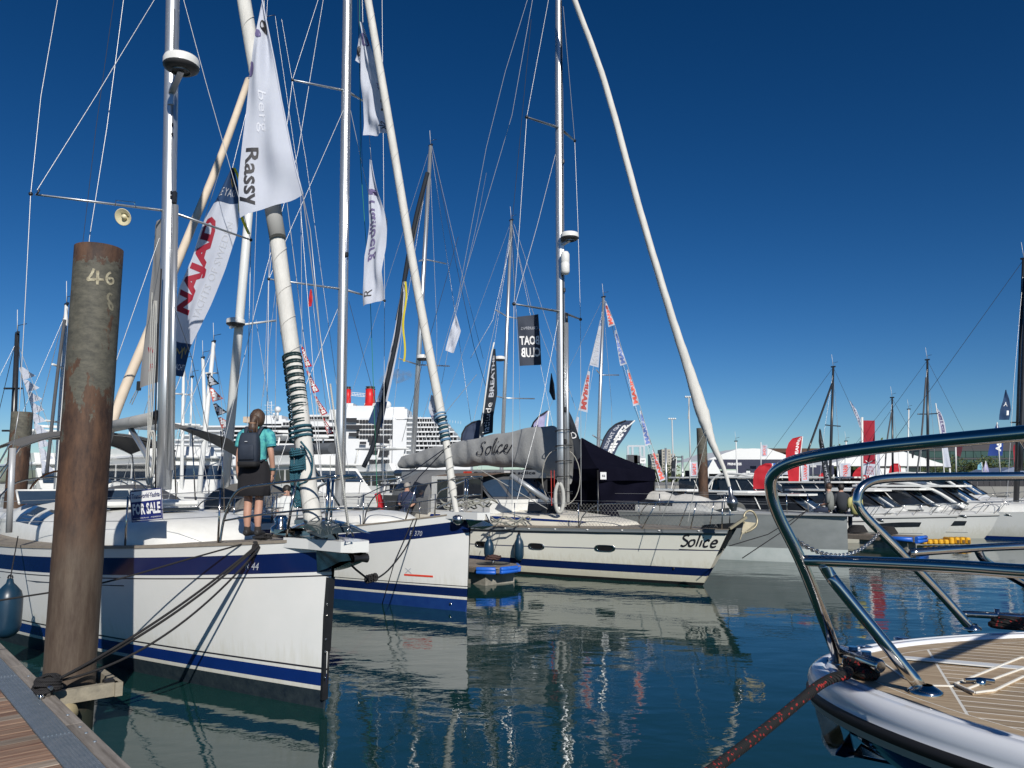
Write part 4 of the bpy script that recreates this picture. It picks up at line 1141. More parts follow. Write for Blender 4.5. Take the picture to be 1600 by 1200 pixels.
# stowed boom with fitted cover
q0 = on3(712)
def cover(u, v):
    """u round the section, v along the boom (0 = mast)"""
    s = lerp(4.4, 12.1, v); top_ = interp(v, [0, .05, .2, .5, .85, 1], [.70, .92, .86, .66, .36, .16]); bot = interp(v, [0, .05, .15, .4, 1], [-.78, -.60, -.34, -.22, -.24])
    wd = interp(v, [0, .1, .5, 1], [.16, .26, .23, .14]); a = 2*math.pi*u
    zc = (top_+bot)/2; hh = (top_-bot)/2
    fold = .022*math.sin(v*46+3*math.sin(a))+.016*math.sin(v*83+a*2)
    sag = 0.0
    yy = math.cos(a); zz_ = math.sin(a)
    return b3.W(s + (-.25 if v < .001 else 0), .0+yy*(wd+fold)*(1-.35*zz_), q0.z+.12*v*0 + zc + hh*zz_*1.0 + sag + .02*math.sin(v*31+u*9))
obj('boom_cover', MB().grid(cover, 28, 70), CANVG, E3)
obj('boom_cover_end', MB().add([cover(k/28, 1) for k in range(28)], [tuple(range(28))]), CANVG, E3)
obj('boom', MB().tube([b3.W(4.6, 0, q0.z-.48), b3.W(12.4, 0, q0.z-.40)], .13, 12, flat=.9), mat('boom alloy', (.36, .37, .38), .4, .4), E3)
def vpx(px):
    lo, hi = 0., 1.
    for _ in range(30):
        m_ = (lo+hi)/2
        if proj_x(cover(.5, m_)) > px: lo = m_
        else: hi = m_
    return lo
vS0, vS1 = vpx(745), vpx(799)
def covermap(x, y):
    """flat coordinates on the cover face towards the camera: x 0..1 along from aft to forward, y 0..1 up"""
    v = lerp(vS0, vS1, x)
    return cover(lerp(.54, .40, y), v) + Vector((.004, -.05, .01))
SC = [[(.80, .86), (.62, 1.0), (.38, .92), (.40, .70), (.60, .50), (.62, .24), (.40, .04), (.12, .02), (.0, .16), (.12, .26)],
      [(1.18, .56), (.98, .44), (.92, .16), (1.08, .02), (1.28, .16), (1.34, .42), (1.2, .56), (1.34, .50), (1.5, .46)],
      [(1.5, .3), (1.80, .78), (1.86, 1.08), (1.72, 1.02), (1.58, .5), (1.56, .1), (1.7, .04), (1.86, .2)],
      [(1.98, .54), (1.88, .14), (2.02, .02), (2.2, .2)], [(2.08, .80), (2.12, .74)],
      [(2.62, .46), (2.5, .56), (2.3, .38), (2.26, .12), (2.42, .02), (2.64, .14), (2.8, .26)],
      [(2.78, .24), (3.1, .40), (3.06, .56), (2.9, .5), (2.76, .24), (2.86, .04), (3.08, .04), (3.36, .3), (3.52, .56)]]
hand(SC, lambda x, y: covermap(x/3.5, y), lambda d: .018+.034*abs(d.y), INKB, E3)
bm_ = lambda u, v: b3.W(lerp(9.2, 5.2, u), -.145, q0.z-.50+.12*v)
obj('boom_plate', MB().grid(lambda u, v: b3.W(lerp(11.9, 4.95, u), -.135, q0.z-.60+.24*v), 8, 1), mat('boom alloy', (.36, .37, .38), .4, .4), E3)
lettering('@sailingsolice', bm_, .28, .60, .1, .9, INKB, E3, bold=.02)
lettering('e solice', bm_, .72, .96, .1, .85, INKB, E3, bold=.02)
obj('logo_patch', MB().grid(lambda u, v: bm_(lerp(.16, .26, u), v), 1, 1), mat('ink red', (.75, .06, .03), .5), E3)
obj('logo_patch', MB().grid(lambda u, v: bm_(lerp(.63, .70, u), v), 1, 1), INKW, E3)
for k in range(5): obj('cover_strap', MB().tube(helix([on3(672+k*24)+Vector((.05, -.0, 0)), on3(675+k*24)+Vector((.05, 0, 0))], .23, 0, 1, 14), .014, 6), BLACKP, E3)
obj('boom_vang', MB().tube(path([(798, 742, 20.6), (856, 782, 20.5)]), .075, 10), mat('vang grey', (.42, .44, .46), .4, .5), E3)
obj('rope_coil', MB().tube([PY(874, 775, 20.5)+Vector((.11*math.sin(t), 0, .38*math.cos(t)-.05)) for t in [2*math.pi*i/20 for i in range(21)]], .05, 7), ROPEW, E3)
wires(E3, [[(861, 735, 20.6), (862, 790, 20.6)], [(866, 735, 20.6), (866, 790, 20.6)]], mat('line red', (.4, .04, .03), .8), .012, 'halyard')
wires(E3, [[(752, 735, 22), (855, 795, 20)]], ROPEW, .012, 'halyard')
for sgn in (-1, 1):
    obj('mast_hoop', MB().tube([on3(760)+Vector((sgn*(.1+.42*math.sin(a)), .25, .75*math.cos(a)+.25)) for a in [math.pi*i/12 for i in range(13)]], .014, 6), mat('hoop grey', (.30, .29, .26), .5), E3)
mb = MB(); mb.slab([b3.W(4.0, -.9, b3.sheer(4)+.62), b3.W(4.9, -.9, b3.sheer(4)+.62), b3.W(4.9, -.95, b3.sheer(4)+.32), b3.W(3.8, -.95, b3.sheer(4)+.32)], (.02, .03, .0)); obj('solar_panel', mb, GLASSD, E3)
for k, (px, py) in enumerate(((720, 785), (735, 789), (712, 792), (745, 783), (790, 818), (797, 811))):
    c_ = PY(px, py, 20.5); obj('rope_heap', MB().tube([c_+Vector((.5*math.cos(t)*(1+.2*math.sin(3*t)), .2*math.sin(t), .06*math.sin(5*t+k))) for t in [2*math.pi*i/20 for i in range(25)]], .02, 5), mat('rope grey', (.25, .25, .22), .8), E3)

# ------------------------------------------------------------------ yacht 4: wide grey aluminium hull
bow4 = PZ(1326, 882, 0)
b4 = Boat(bow4, 14.5, 5.2, 1.42, 1.42, 1.4, over=.02, full=1.6, deckfull=1.8, wl=.93)
b4.t = E4 = thing('sailing_yacht', 'bare grey metal yacht with upright bow, moored behind the bow of the Solice yacht', 'sailing yacht', bow4)
GREYH = mat('bare aluminium hull', (.20, .22, .22), .42, .25, col2=(.29, .31, .31), vs=1.3, vstretch=(1, 1, 2.2), bump=.2, bs=5, bdist=.01)
build_hull(b4, [('a', .0, 1), ('a', .42, 1), ('r', 0, 0)], [GREYH, mat('antifouling pale', (.52, .56, .55), .5, col2=(.42, .47, .46), vs=3)], mat('deck grey', (.42, .43, .42), .7, col2=(.34, .35, .35), vs=4))
rail_strip(b4, mat('gunwale grey', (.30, .31, .31), .5), .05, .07)
obj('bow_deck', MB().slab([b4.W(s, y, b4.zb) for s, y in ((-.15, -.15), (-.15, .15), (1.5, .9), (1.5, -.9))], (0, 0, .04)), mat('gunwale grey', (.25, .26, .26), .5), E4)
stanchions(b4, [1.5, 3.2, 5.2, 7.2, 9.4, 11.6], .62, .016)
c4 = Coach(b4, [3.5, 4.2, 5.0, 7, 9, 9.3], [.6, 1.1, 1.4, 1.55, 1.6, 1.6], [.05, .25, .38, .45, .5, .1]); c4.build(mat('deck grey', (.45, .46, .45), .7))
c4.window(5.2, 8.2, .1, .3, GLASSD, .2)
def heap(u, v):
    s = lerp(3.2, 11.5, v); a = math.pi*u
    return b4.W(s, -.5-math.cos(a)*.38, 1.52+.08*v*8*.2+math.sin(a)*(.22+.28*math.sin(math.pi*min(1, v*1.1)))+.05*math.sin(v*37)+.03*math.sin(v*71+u*5))
obj('stowed_sail', MB().grid(heap, 12, 40), SAILW, E4)
wires(E4, [[(1262, 797, 21.5), (1200, 835, 19), (1140, 853, 17.2)], [(1262, 797, 21.5), (1220, 832, 19), (1160, 872, 17.6)]], ROPEB, .012, 'mooring_line')
# ================================================================== PILES AND PONTOONS
def pile(px_top, py_top, Y, r, label, foot=-5, name='mooring_pile', lip=True):
    tp = PY(px_top, py_top, Y); loc = Vector((tp.x, tp.y, 0))
    t = thing(name, label, 'pile', loc, 'steel mooring piles')
    zt = tp.z; m = MB(); prof = [(r*1.004, foot)]
    for k in range(24): prof.append((r*(1+.004*math.sin(k*2.3)), lerp(-.5, zt-.005, k/23)))
    prof += [(r*.97, zt), (r*.93, zt), (r*.93, zt-.6), (0, zt-.62)]
    m.lathe(prof, loc, seg=48)
    obj('shaft', m, PILE, t)
    return t, loc, zt
P1, p1c, p1z = pile(155, 388, 8.0, .236, 'big rusty steel pile with 46 painted near its top, nearest of all')
pr1 = .238
def pil_map(x, z, off=.002):
    # x metres round the surface measured from the side that faces the camera
    a = math.atan2(-p1c.y, -p1c.x) + x/pr1
    return Vector((p1c.x+(pr1+off)*math.cos(a), p1c.y+(pr1+off)*math.sin(a), z))
def paint(strokes, r_):
    mb_ = MB()
    for st in strokes:
        P = smooth([Vector((x, z, 0)) for x, z in st], 4); vs = []; n_ = len(P)
        for i, p in enumerate(P):
            d = (P[min(i+1, n_-1)]-P[max(i-1, 0)]).normalized(); nx = Vector((-d.y, d.x, 0)); rr = r_*(.75+.45*random.random())
            vs += [pil_map(p.x+nx.x*rr, p.y+nx.y*rr), pil_map(p.x-nx.x*rr, p.y-nx.y*rr)]
        mb_.add(vs, [(2*i, 2*i+1, 2*i+3, 2*i+2) for i in range(n_-1)], False)
    return mb_
zz0 = PY(150, 432, p1c.y-.2).z
CREAMP = mat('old cream paint', (.50, .46, .33), .8, col2=(.22, .19, .13), vs=26, contrast=.16)
k_ = .0055
def px2(x, y): return ((x-153)*k_*1.02, zz0-(y-432)*k_)
obj('painted_number', paint([[px2(147, 418), px2(143, 430), px2(138, 438), px2(139, 440), px2(151, 438), px2(164, 437)], [px2(153, 421), px2(154, 438), px2(154, 448)]], .0145), CREAMP, P1)
obj('painted_number', paint([[px2(176, 420), px2(170, 426), px2(169, 436), px2(175, 443), px2(182, 438), px2(180, 431), px2(172, 433)]], .012), CREAMP, P1)
obj('painted_number', paint([[px2(182, 464), px2(176, 462), px2(173, 470), px2(178, 478), px2(184, 484), px2(184, 492), px2(178, 488), px2(175, 478)]], .012), mat('faint paint', (.26, .24, .17), .85, col2=(.13, .12, .09), vs=20), P1)
pile(35, 644, 19, .235, 'second rusty pile standing left of the nearest yacht, behind its cockpit')
pile(1096, 669, 33, .21, 'distant brown pile behind the furled foresail of the Solice yacht')

# near pontoon, bottom left
PZt = .47
e0 = PZ(205, 1200, PZt); ed = Vector((math.cos(R(132)), math.sin(R(132)), 0)); inn = Vector((-ed.y, ed.x, 0))
e1 = PZ(8, 1012, PZt); ed = (e1-e0).normalized(); ed.z = 0; ed.normalize(); inn = Vector((-ed.y, ed.x, 0))
PW = 2.4; t = thing('pontoon', 'wooden pontoon with grey metal edge strip in the lower left corner', 'pontoon', e0)
POR = t
def pp(a, q, z=0.0): return e0 + ed*a + inn*q + Vector((0, 0, z))
grain = math.atan2(inn.y, inn.x)
PLK = plank_material('hardwood decking', (.17, .085, .055), (.33, .225, .155), grain, 9, 14)
PLKG = plank_material('weathered decking', (.20, .15, .11), (.36, .30, .24), grain, 9, 14)
TIMB = plank_material('edge timber grey', (.16, .14, .12), (.30, .27, .24), math.atan2(ed.y, ed.x), 9, 16)
pw_ = .142; k = 0; a = -2.4
while a < 6.5:
    m = MB(); dz = random.uniform(-.003, .002)
    e = .005
    c_ = pp(a+pw_/2, .345+(PW-.345)/2, -.0175+dz-.006)
    m.box(c_, (PW-.352, pw_-.008, .035), grain, bev=.004)
    obj('plank', m, PLK if (k*7) % 5 else PLKG, t); a += pw_; k += 1
bx = [(-2.6, .42, 0), (.43, 2.42, 0)]
for k, (a0, a1) in enumerate(((-2.6, -.62), (-.61, 1.365), (1.37, 4.0), (4.01, 6.6))):
    obj('edge_timber', MB().beam(pp(a0, .062, -.06), pp(a1-.006, .062, -.06), .124, .12), TIMB, t)
sp = [(-2.5, -.05), (.0, 0)]
GALV = mat('galvanised strip', (.33, .38, .43), .42, .6, col2=(.20, .25, .30), vs=9, contrast=.2, bump=.25, bs=60, bdist=.002, rough2=.6)
ja = (PZ(97, 1148, PZt)-e0).dot(ed)
for a0, a1 in ((ja-4, ja-2.003), (ja-2, ja-.006), (ja, ja+2.4), (ja+2.405, ja+4.8)):
    m = MB(); m.beam(pp(a0, .237, -.008), pp(a1, .237, -.008), .214, .016)
    obj('edge_strip', m, GALV, t)
    for k in range(7):
        q = .15+k*.029
        obj('tread_rib', MB().beam(pp(a0+.02, q, .003), pp(a1-.02, q, .003), .011, .006), GALV, t)
for a_ in (ja-.35, ja-.08, ja+.12, ja+.55, ja+1.6, ja+2.3):
    obj('bolt', MB().lathe([(.014, 0), (.012, .006), (0, .008)], pp(a_, .05, .0), seg=8), GALV, t)
# float and dark skirt under the deck
obj('float', MB().beam(pp(-2.6, 1.1, -.40), pp(6.6, 1.1, -.40), 1.9, .55), CONC, t)
obj('frame_beam', MB().beam(pp(-2.6, .13, -.19), pp(6.6, .13, -.19), .05, .13), mat('frame galvanised', (.16, .17, .18), .6, .5), t)
# pile guide: a timber / steel collar round the big pile
g = thing('pile_guide', 'pale weathered square guide frame round the foot of the big rusty pile', 'pile guide', p1c)
ga_ = (p1c-e0).dot(ed); gq = (p1c-e0).dot(inn)
def gp_(a, q, z): return pp(ga_+a, q, z)
far_q = gq-.36
for (a_, b_) in (((-.34, .0), (-.34, far_q)), ((.34, .0), (.34, far_q)), ((-.40, far_q), (.40, far_q))):
    obj('guide_arm', MB().beam(gp_(a_[0], a_[1], -.07), gp_(b_[0], b_[1], -.07), .07, .13), WOODD, g)
obj('guide_arm', MB().beam(gp_(-.39, -.02, -.07), gp_(-.39, .0, -.07), .05, .1), WOODD, g)
obj('rubbing_block', MB().box(gp_(-.29, far_q+.07, -.05), (.1, .1, .14), grain, bev=.01), BLACKP, g)
obj('guide_roller', MB().lathe([(.03, -.12), (.09, -.10), (.1, 0), (.09, .10), (.03, .12)], gp_(-.28, .1-.25, -.22), ed, 14), mat('roller tan', (.30, .25, .15), .6), g)
# cleat with a heap of black mooring rope
cp = PZ(84, 1084, PZt); cp = pp((cp-e0).dot(ed), .055)
cl = thing('mooring_cleat', 'steel cleat on the pontoon edge buried under wound black rope', 'cleat', cp)
obj('cleat_bar', MB().tube([cp+ed*(-.17)+Vector((0, 0, .09)), cp+Vector((0, 0, .085)), cp+ed*.17+Vector((0, 0, .09))], [.018, .024, .018], 10), STEELR, cl)
for s_ in (-.06, .06): obj('cleat_foot', MB().tube([cp+ed*s_, cp+ed*s_+Vector((0, 0, .085))], .022, 10), STEELR, cl)
for k, s_ in enumerate((-.13, .0)): obj('bolt', MB().sphere(cp+ed*s_+inn*.07+Vector((0, 0, .02)), .026, 10, 7), STEEL, cl)
wr = thing('mooring_rope', 'heap of black braided rope wound on the pontoon cleat', 'rope', cp)
for k in range(13):
    a_ = random.uniform(0, 3.1); rx, ry = random.uniform(.075, .13), random.uniform(.05, .10); zc = random.uniform(.05, .15)
    ti = random.uniform(-.5, .5); pts = []
    for i in range(17):
        tt = 2*math.pi*i/16; u = Vector((rx*math.cos(tt), ry*math.sin(tt), 0)); u.rotate(Matrix.Rotation(ti, 3, 'X') @ Matrix.Rotation(a_, 3, 'Z')); pts.append(cp+u+Vector((0, 0, zc)))
    obj('rope_turn', MB().tube(pts, .0135, 7), ROPEB, wr)
# mooring lines from that cleat up to the first yacht
sck = stpx(b1, 402, 1.75); ck = b1.deck(sck, -1, .05, .03); ck2 = b1.deck(sck+.15, -1, .05, .03)
cz = cp+Vector((0, 0, .10))
def sagline(a, b, sag, n=10): return [lerp(a, b, i/n)-Vector((0, 0, sag*4*(i/n)*(1-i/n))) for i in range(n+1)]
for k, (sg, r_) in enumerate(((.10, .014), (.14, .014), (.30, .0125))):
    o = single('mooring_line', MB().tube(smooth(sagline(cz+ed*(.03*k-.03), ck+Vector((.02*k, 0, 0)), sg), 3), r_, 8), ROPEB,
       ['upper black mooring line from the pontoon cleat to the nearest yacht', 'middle black mooring line from the pontoon cleat, close under the upper one', 'slack lowest black mooring line from the pontoon cleat to the nearest yacht'][k], 'rope', 'black lines of the nearest yacht')
single('mooring_line', MB().tube(smooth([ck2, PY(300, 872, 8.95), PY(155, 912, 8.75), PY(0, 938, 8.5), PY(-120, 960, 8.2)], 4), .010, 7), ROPEB, 'long thin dark line from the nearest yacht running behind the pile to the left edge', 'rope', 'black lines of the nearest yacht')
single('mooring_line', MB().tube(smooth([b1.deck(sck, -1, .05, .02), b1.pt(sck, -1, 1.72, .04), b1.pt(sck+.02, -1, 1.55, .04)], 4), .02, 8), ROPEB, 'short black rope bunch hanging over the gunwale below the woman', 'rope', 'black lines of the nearest yacht')
rbn = thing('rope_bunch', 'tangle of black rope at the deck cleat by the shoes of the woman', 'rope', ck)
for k in range(5):
    obj('rope_strand', MB().tube([ck+Vector((random.uniform(-.1, .12), random.uniform(-.1, .1), .03+.01*k)) for _ in range(7)], .014, 6), ROPEB, rbn)
# line with a chafe guard between yacht 1 and yacht 2
single('mooring_line', MB().tube(smooth([b2.deck(stpx(b2, 650, 1.7), -1, .02, .02), PY(637, 850, 13.3), PY(612, 885, 11.2), PY(592, 902, 10.3), PY(578, 905, 9.6), PY(560, 893, 8.9), PY(550, 884, 8.5)], 4), .012, 7), ROPEB, 'black line with a knotted sleeve slung between the two blue striped yachts', 'rope')
kn = MB()
for k in range(4): kn.tube([PY(574+k*4+3*math.cos(t), 905+5*math.sin(t)-k, 9.5) for t in [2*math.pi*i/10 for i in range(11)]], .018, 6)
single('rope_knot', kn, ROPEB, 'thick black knot hanging on the slung line between the yachts', 'rope')
single('mooring_line', MB().tube([b2.deck(stpx(b2, 648, 1.7), -1, -.03, .02), b2.pt(stpx(b2, 625, .9), -1, .9, .12), b2.pt(stpx(b2, 602, 0), -1, -.05, .1)], .009, 6), ROPEB, 'thin dark line from the deck of the second yacht down to the water', 'rope')

# finger pontoon between yacht 2 and Solice
fz = .42
F0 = PZ(822, 878, fz); F1 = PZ(770, 888, fz)
fd_ = b2.f; fp = b2.p
fend = PZ(795, 886, fz)
ft = thing('finger_pontoon', 'finger pontoon end with blue corner bumpers between the second yacht and Solice', 'pontoon', fend, 'finger pontoons')
def fq(a, q, z=0.0): return fend - fd_*a + fp*q + Vector((0, 0, z))
outl = [(0, -.32), (.0, .30), (.42, .62), (9, .62), (9, -.62), (.42, -.62)]
m = MB(); m.slab([fq(a, q, -.12) for a, q in outl], (0, 0, .10)); obj('frame', m, mat('frame timber', (.17, .145, .12), .8, col2=(.11, .095, .08), vs=8), ft)
PLKF = plank_material('finger decking', (.17, .14, .115), (.27, .23, .19), math.atan2(fp.y, fp.x), 9, 14)
for k in range(40):
    a0 = k*.15
    w_ = interp(a0+.07, [0, .42, 1], [.40, .60, .60]); obj('plank', MB().beam(fq(a0+.075, -w_, -.005), fq(a0+.075, w_, -.005), .142, .03), PLKF, ft)
for (a_, b_) in (((-.03, -.30), (-.03, .26)), ((.02, -.40), (.40, -.68)), ((.02, .36), (.40, .66))):
    A_, B_ = fq(a_[0], a_[1], -.03), fq(b_[0], b_[1], -.03)
    bu = obj('bumper', MB().tube([A_, lerp(A_, B_, .04), lerp(A_, B_, .96), B_], [.04, .055, .055, .04], 10), BUMPB, ft)
    for zz_ in (-.07,): obj('bumper_roll', MB().tube([A_+Vector((0, 0, zz_)), lerp(A_, B_, .04)+Vector((0, 0, zz_)), lerp(A_, B_, .96)+Vector((0, 0, zz_)), B_+Vector((0, 0, zz_))], [.035, .05, .05, .035], 10), BUMPB, bu)
obj('float', MB().beam(fq(.30, 0, -.33), fq(2.3, 0, -.33), .95, .42), CONC, ft)
obj('float', MB().beam(fq(3.4, 0, -.33), fq(5.5, 0, -.33), .95, .42), CONC, ft)
cc = fq(.75, .18)
ct = thing('mooring_cleat', 'black cleat wrapped in rope on the finger pontoon by the blue bumpers', 'cleat', cc)
m = MB(); m.lathe([(.42, 0), (.42, .02), (.2, .03), (0, .03)], cc, seg=24); obj('base', m, BLACKP, ct)
m = MB(); m.tube([cc, cc+Vector((0, 0, .12))], .04, 8)
obj('post', m, STEELR, ct)
for k in range(7): obj('rope_turn', MB().tube([cc+Vector((.13*math.cos(t+k)+.02*k-.06, .1*math.sin(t+k), .13+.02*(k % 4)+.02*math.sin(3*t))) for t in [2*math.pi*i/10 for i in range(11)]], .022, 6), mat('rope brown', (.06, .03, .025), .85), ct)
s3 = st3(811, .8); q = b3.pt(s3, -1, .62, .18)
fender(PY(811, 858, q.y), 'blue fender hanging on the Solice hull right of the finger pontoon', .125, .52, 'blue fenders', b3.deck(s3, -1, .05, .1))
fender(PY(764, 858, q.y-.2), 'half hidden blue fender behind the finger pontoon deck, left of the black cleat', .13, .42, 'blue fenders', PY(766, 828, q.y-.1))

# ================================================================== FOREGROUND MOTOR YACHT BOW, right
ZD = 1.93
T0 = PZ(1264, 1040, ZD); ax_ = Vector((.927, -.375, 0)); pr = Vector((-.375, -.927, 0))   # pr = towards the camera side
Sx = [0, .03, .08, .16, .3, .5, .75, 1.05, 1.5, 2.2, 3.2, 5.0]; Bx = [0, .16, .26, .37, .50, .66, .86, 1.03, 1.26, 1.48, 1.6, 1.62]
def bhalf(s): return 1.62*math.tanh(1.08*max(0, s)**.6/1.62)
def outline(inset, s1=5.0, n=60):
    """closed deck outline (convex), inset from the gunwale"""
    near, far = [], []
    P = [Vector((s, bhalf(s), 0)) for s in [s1*(i/n)**2 for i in range(n+1)]]
    out_ = []
    for i, p in enumerate(P):
        d = (P[min(i+1, n)]-P[max(i-1, 0)]).normalized(); nx = Vector((d.y, -d.x, 0))
        if i == 0: nx = Vector((1, 0, 0))
        q_ = p+nx*inset
        if q_.y < 0: q_.y = 0
        out_.append(q_)
    return out_
def fw(s, y, z=0.0): return T0 + ax_*s + pr*y + Vector((0, 0, z + .03*0))
FB = thing('motor_yacht', 'foreground bow with teak deck and polished rails, lower right corner', 'motor yacht', fw(1, 0, -ZD))
# gunwale profile lofted round the outline: white moulding, black rubbing strip, grey line, dark navy hull
prof = [(.070, -.004, 0), (.066, .009, 0), (.048, .010, 0), (.045, .004, 0), (.038, .004, 0), (.034, .010, 0), (.012, .006, 0), (.0, -.008, 0), (-.006, -.028, 0), (-.003, -.047, 0), (-.010, -.050, 1), (-.011, -.072, 1), (-.003, -.074, 2), (-.002, -.092, 2), (.006, -.094, 3), (.09, -.22, 3), (.26, -.5, 3), (.46, -.85, 3), (.64, -1.35, 3), (.74, -1.93, 3), (.78, -2.2, 3)]
NAVYH = mat('navy hull', (.006, .010, .030), .08, coat=.4)
FMATS = [mat('gelcoat gunwale', (.76, .78, .82), .14, col2=(.70, .72, .77), vs=3), RUBB, mat('moulding grey', (.52, .52, .53), .3), NAVYH]
m = MB()
ols = [outline(i_ if z_ > -.3 else i_) for i_, z_, _ in prof]
for j in range(len(prof)-1):
    A_, B_ = ols[j], ols[j+1]; m.cur = prof[j+1][2]
    for sd in (1, -1):
        for i in range(len(A_)-1):
            rk = lambda z_: max(0, -z_-.09)*.75   # stem rake
            def Q(P_, i_, z_):
                s_ = P_[i_].x; return fw(s_+rk(z_)*max(0, 1-s_/3), sd*P_[i_].y, z_)
            vs = [Q(A_, i, prof[j][1]), Q(A_, i+1, prof[j][1]), Q(B_, i+1, prof[j+1][1]), Q(B_, i, prof[j+1][1])]
            m.add(vs, [(0, 1, 2, 3) if sd < 0 else (3, 2, 1, 0)])
ho = obj('hull', m, FMATS, FB)
bm = bmesh.new(); bm.from_mesh(ho.data); bmesh.ops.remove_doubles(bm, verts=bm.verts[:], dist=.0008); bmesh.ops.recalc_face_normals(bm, faces=bm.faces[:]); bm.to_mesh(ho.data); bm.free()
base = outline(.060)
poly = [(p.x, p.y) for p in base] + [(p.x, -p.y) for p in reversed(base) if p.y > 1e-4]
obj('caulking', MB().add([fw(x, y, .0) for x, y in poly], [tuple(range(len(poly)))], False), mat('white caulking', (.74, .72, .66), .6), FB)
def clip(poly, ax, lim, keep_less):
    out_ = []; n_ = len(poly)
    for i in range(n_):
        a, b_ = poly[i], poly[(i+1) % n_]; da, db = a[ax]-lim, b_[ax]-lim
        if keep_less: da, db = -da, -db
        if da >= 0: out_.append(a)
        if (da > 0 and db < 0) or (da < 0 and db > 0):
            t_ = da/(da-db); out_.append((a[0]+(b_[0]-a[0])*t_, a[1]+(b_[1]-a[1])*t_))
    return out_
tang = math.atan2(ax_.y, ax_.x)
TEAK = plank_material('teak deck', (.29, .205, .125), (.46, .36, .24), tang, 14, 26)
margin_in = outline(.245)
def strip_between(A_, B_, sd):
    m_ = MB()
    for i in range(len(A_)-1):
        if A_[i].x > 4.6: break
        m_.add([fw(A_[i].x, sd*A_[i].y, .0004), fw(A_[i+1].x, sd*A_[i+1].y, .0004), fw(B_[i+1].x, sd*B_[i+1].y, .0004), fw(B_[i].x, sd*B_[i].y, .0004)], [(0, 1, 2, 3) if sd < 0 else (3, 2, 1, 0)], False)
    return m_
mo = outline(.075); mi = outline(.128)
for sd in (1, -1): obj('margin_plank', strip_between(mo, mi, sd), TEAK, FB)
inner = outline(.1325); ipoly = [(p.x, p.y) for p in inner] + [(p.x, -p.y) for p in reversed(inner) if p.y > 1e-4]
SEAM = .0065; PWD = .047
lockers = [(.40, .115, 3.4, .30)]     # hatch zone toward the camera side
def emit(pl, nm='plank'):
    if len(pl) < 3: return
    xs_ = [p[0] for p in pl]
    if max(xs_)-min(xs_) < .03: return
    obj(nm, MB().slab([fw(x, y, -.006) for x, y in pl], (0, 0, .0064)), TEAK, FB)
# a king plank band, two hatch lids with their own borders, ordinary planks elsewhere
kingw = .05
y = -1.5
while y < 1.5:
    y0, y1 = y+SEAM/2, y+PWD-SEAM/2
    pl = clip(clip(ipoly, 1, y0, False), 1, y1, True)
    pl = clip(pl, 0, 4.4, True) if pl else pl
    if pl:
        yc = (y0+y1)/2
        # bow plate of plain teak up to s = .34
        front = clip(pl, 0, .335, True); rest = clip(pl, 0, .342, False)
        emit(rest if rest else pl)
    y += PWD
bp = clip(ipoly, 0, .335, True)
emit(bp, 'bow_plank')
# white gutter strip and the locker lid with flush handle
gut = [(.17, -.17), (.20, -.205), (.98, -.19), (1.02, -.125), (.95, -.122), (.2, -.15)]
obj('gutter', MB().slab([fw(s, y_, .0042) for s, y_ in ((.24, -.20), (.98, -.16), (1.05, -.105), (.25, -.165))], (0, 0, .0035)), PLASTW, FB)
def band(pts, w, m, zo, nm):
    mb_ = MB()
    for a, b_ in zip(pts[:-1], pts[1:]): mb_.beam(fw(*a, zo), fw(*b_, zo), w, .004)
    return obj(nm, mb_, m, FB)
hx = lambda px, py: (lambda p: ((p-T0).dot(ax_), (p-T0).dot(pr)))(PZ(px, py, ZD))
lid_ = [hx(1493, 1073), hx(1596, 1030), hx(1700, 1045), hx(1700, 1075), hx(1595, 1063), hx(1553, 1084), hx(1520, 1087)]
obj('locker_lid', MB().slab([fw(*p, .001) for p in lid_], (0, 0, .0045)), TEAK, FB)
band([hx(1493, 1073), hx(1596, 1031), hx(1700, 1040)], .0045, MATS['white caulking'], .0075, 'lid_seam')
band([hx(1493, 1073), hx(1524, 1087), hx(1555, 1083), hx(1600, 1061)], .0045, MATS['white caulking'], .0075, 'lid_seam')
band([hx(1512, 1081), hx(1600, 1048)], .004, MATS['white caulking'], .0078, 'lid_seam')
band([hx(1382, 1038), hx(1415, 1062), hx(1440, 1072), hx(1493, 1073)], .0045, MATS['white caulking'], .0015, 'lid_seam')
hb = [fw(*hx(1508, 1073), .016), fw(*hx(1532, 1073), .018), fw(*hx(1555, 1075), .016)]
obj('lid_handle', MB().tube(hb, .0055, 8), STEEL, FB); obj('handle_boss', MB().lathe([(.014, 0), (.014, .014), (0, .016)], fw(*hx(1532, 1073), .006)), STEEL, FB)
for px_, py_ in ((1352, 1015), (1410, 1001)): obj('deck_filler', MB().lathe([(.026, 0), (.026, .006), (.018, .009), (0, .007)], PZ(px_, py_, ZD)+Vector((0, 0, .002)), seg=20), STEELR, FB)
# rails
RR = .0158
RAILM = STEEL
def rail(pts, r=RR, nm='rail', n=7): return obj(nm, MB().tube(smooth(pts, n), r, 16), RAILM, FB)
y_ = T0.y
foot1 = PZ(1312, 1036, ZD)
rail([PY(2100, 640, 1.05), PY(1780, 660, 1.32), PY(1600, 677, 1.5), PY(1480, 688, 1.63), PY(1380, 698, 1.76), PY(1290, 710, 1.88), PY(1235, 723, 1.97), PY(1208, 742, 2.02), PY(1205, 768, 2.04), PY(1216, 805, 2.05), PY(1253, 880, 2.07), PY(1290, 975, 2.12), foot1])
foot2 = PZ(1446, 1083, ZD)
rail([PY(1255, 876, 2.07), PY(1300, 877, 2.0), PY(1400, 881, 1.84), PY(1500, 886, 1.70), PY(1600, 893, 1.57), PY(1800, 905, 1.36), PY(2100, 925, 1.1)], RR*.92, 'mid_rail')
rail([PY(1287, 882, 2.02), PY(1298, 900, 2.02), PY(1318, 926, 2.01), foot2], RR*.98, 'stanchion')
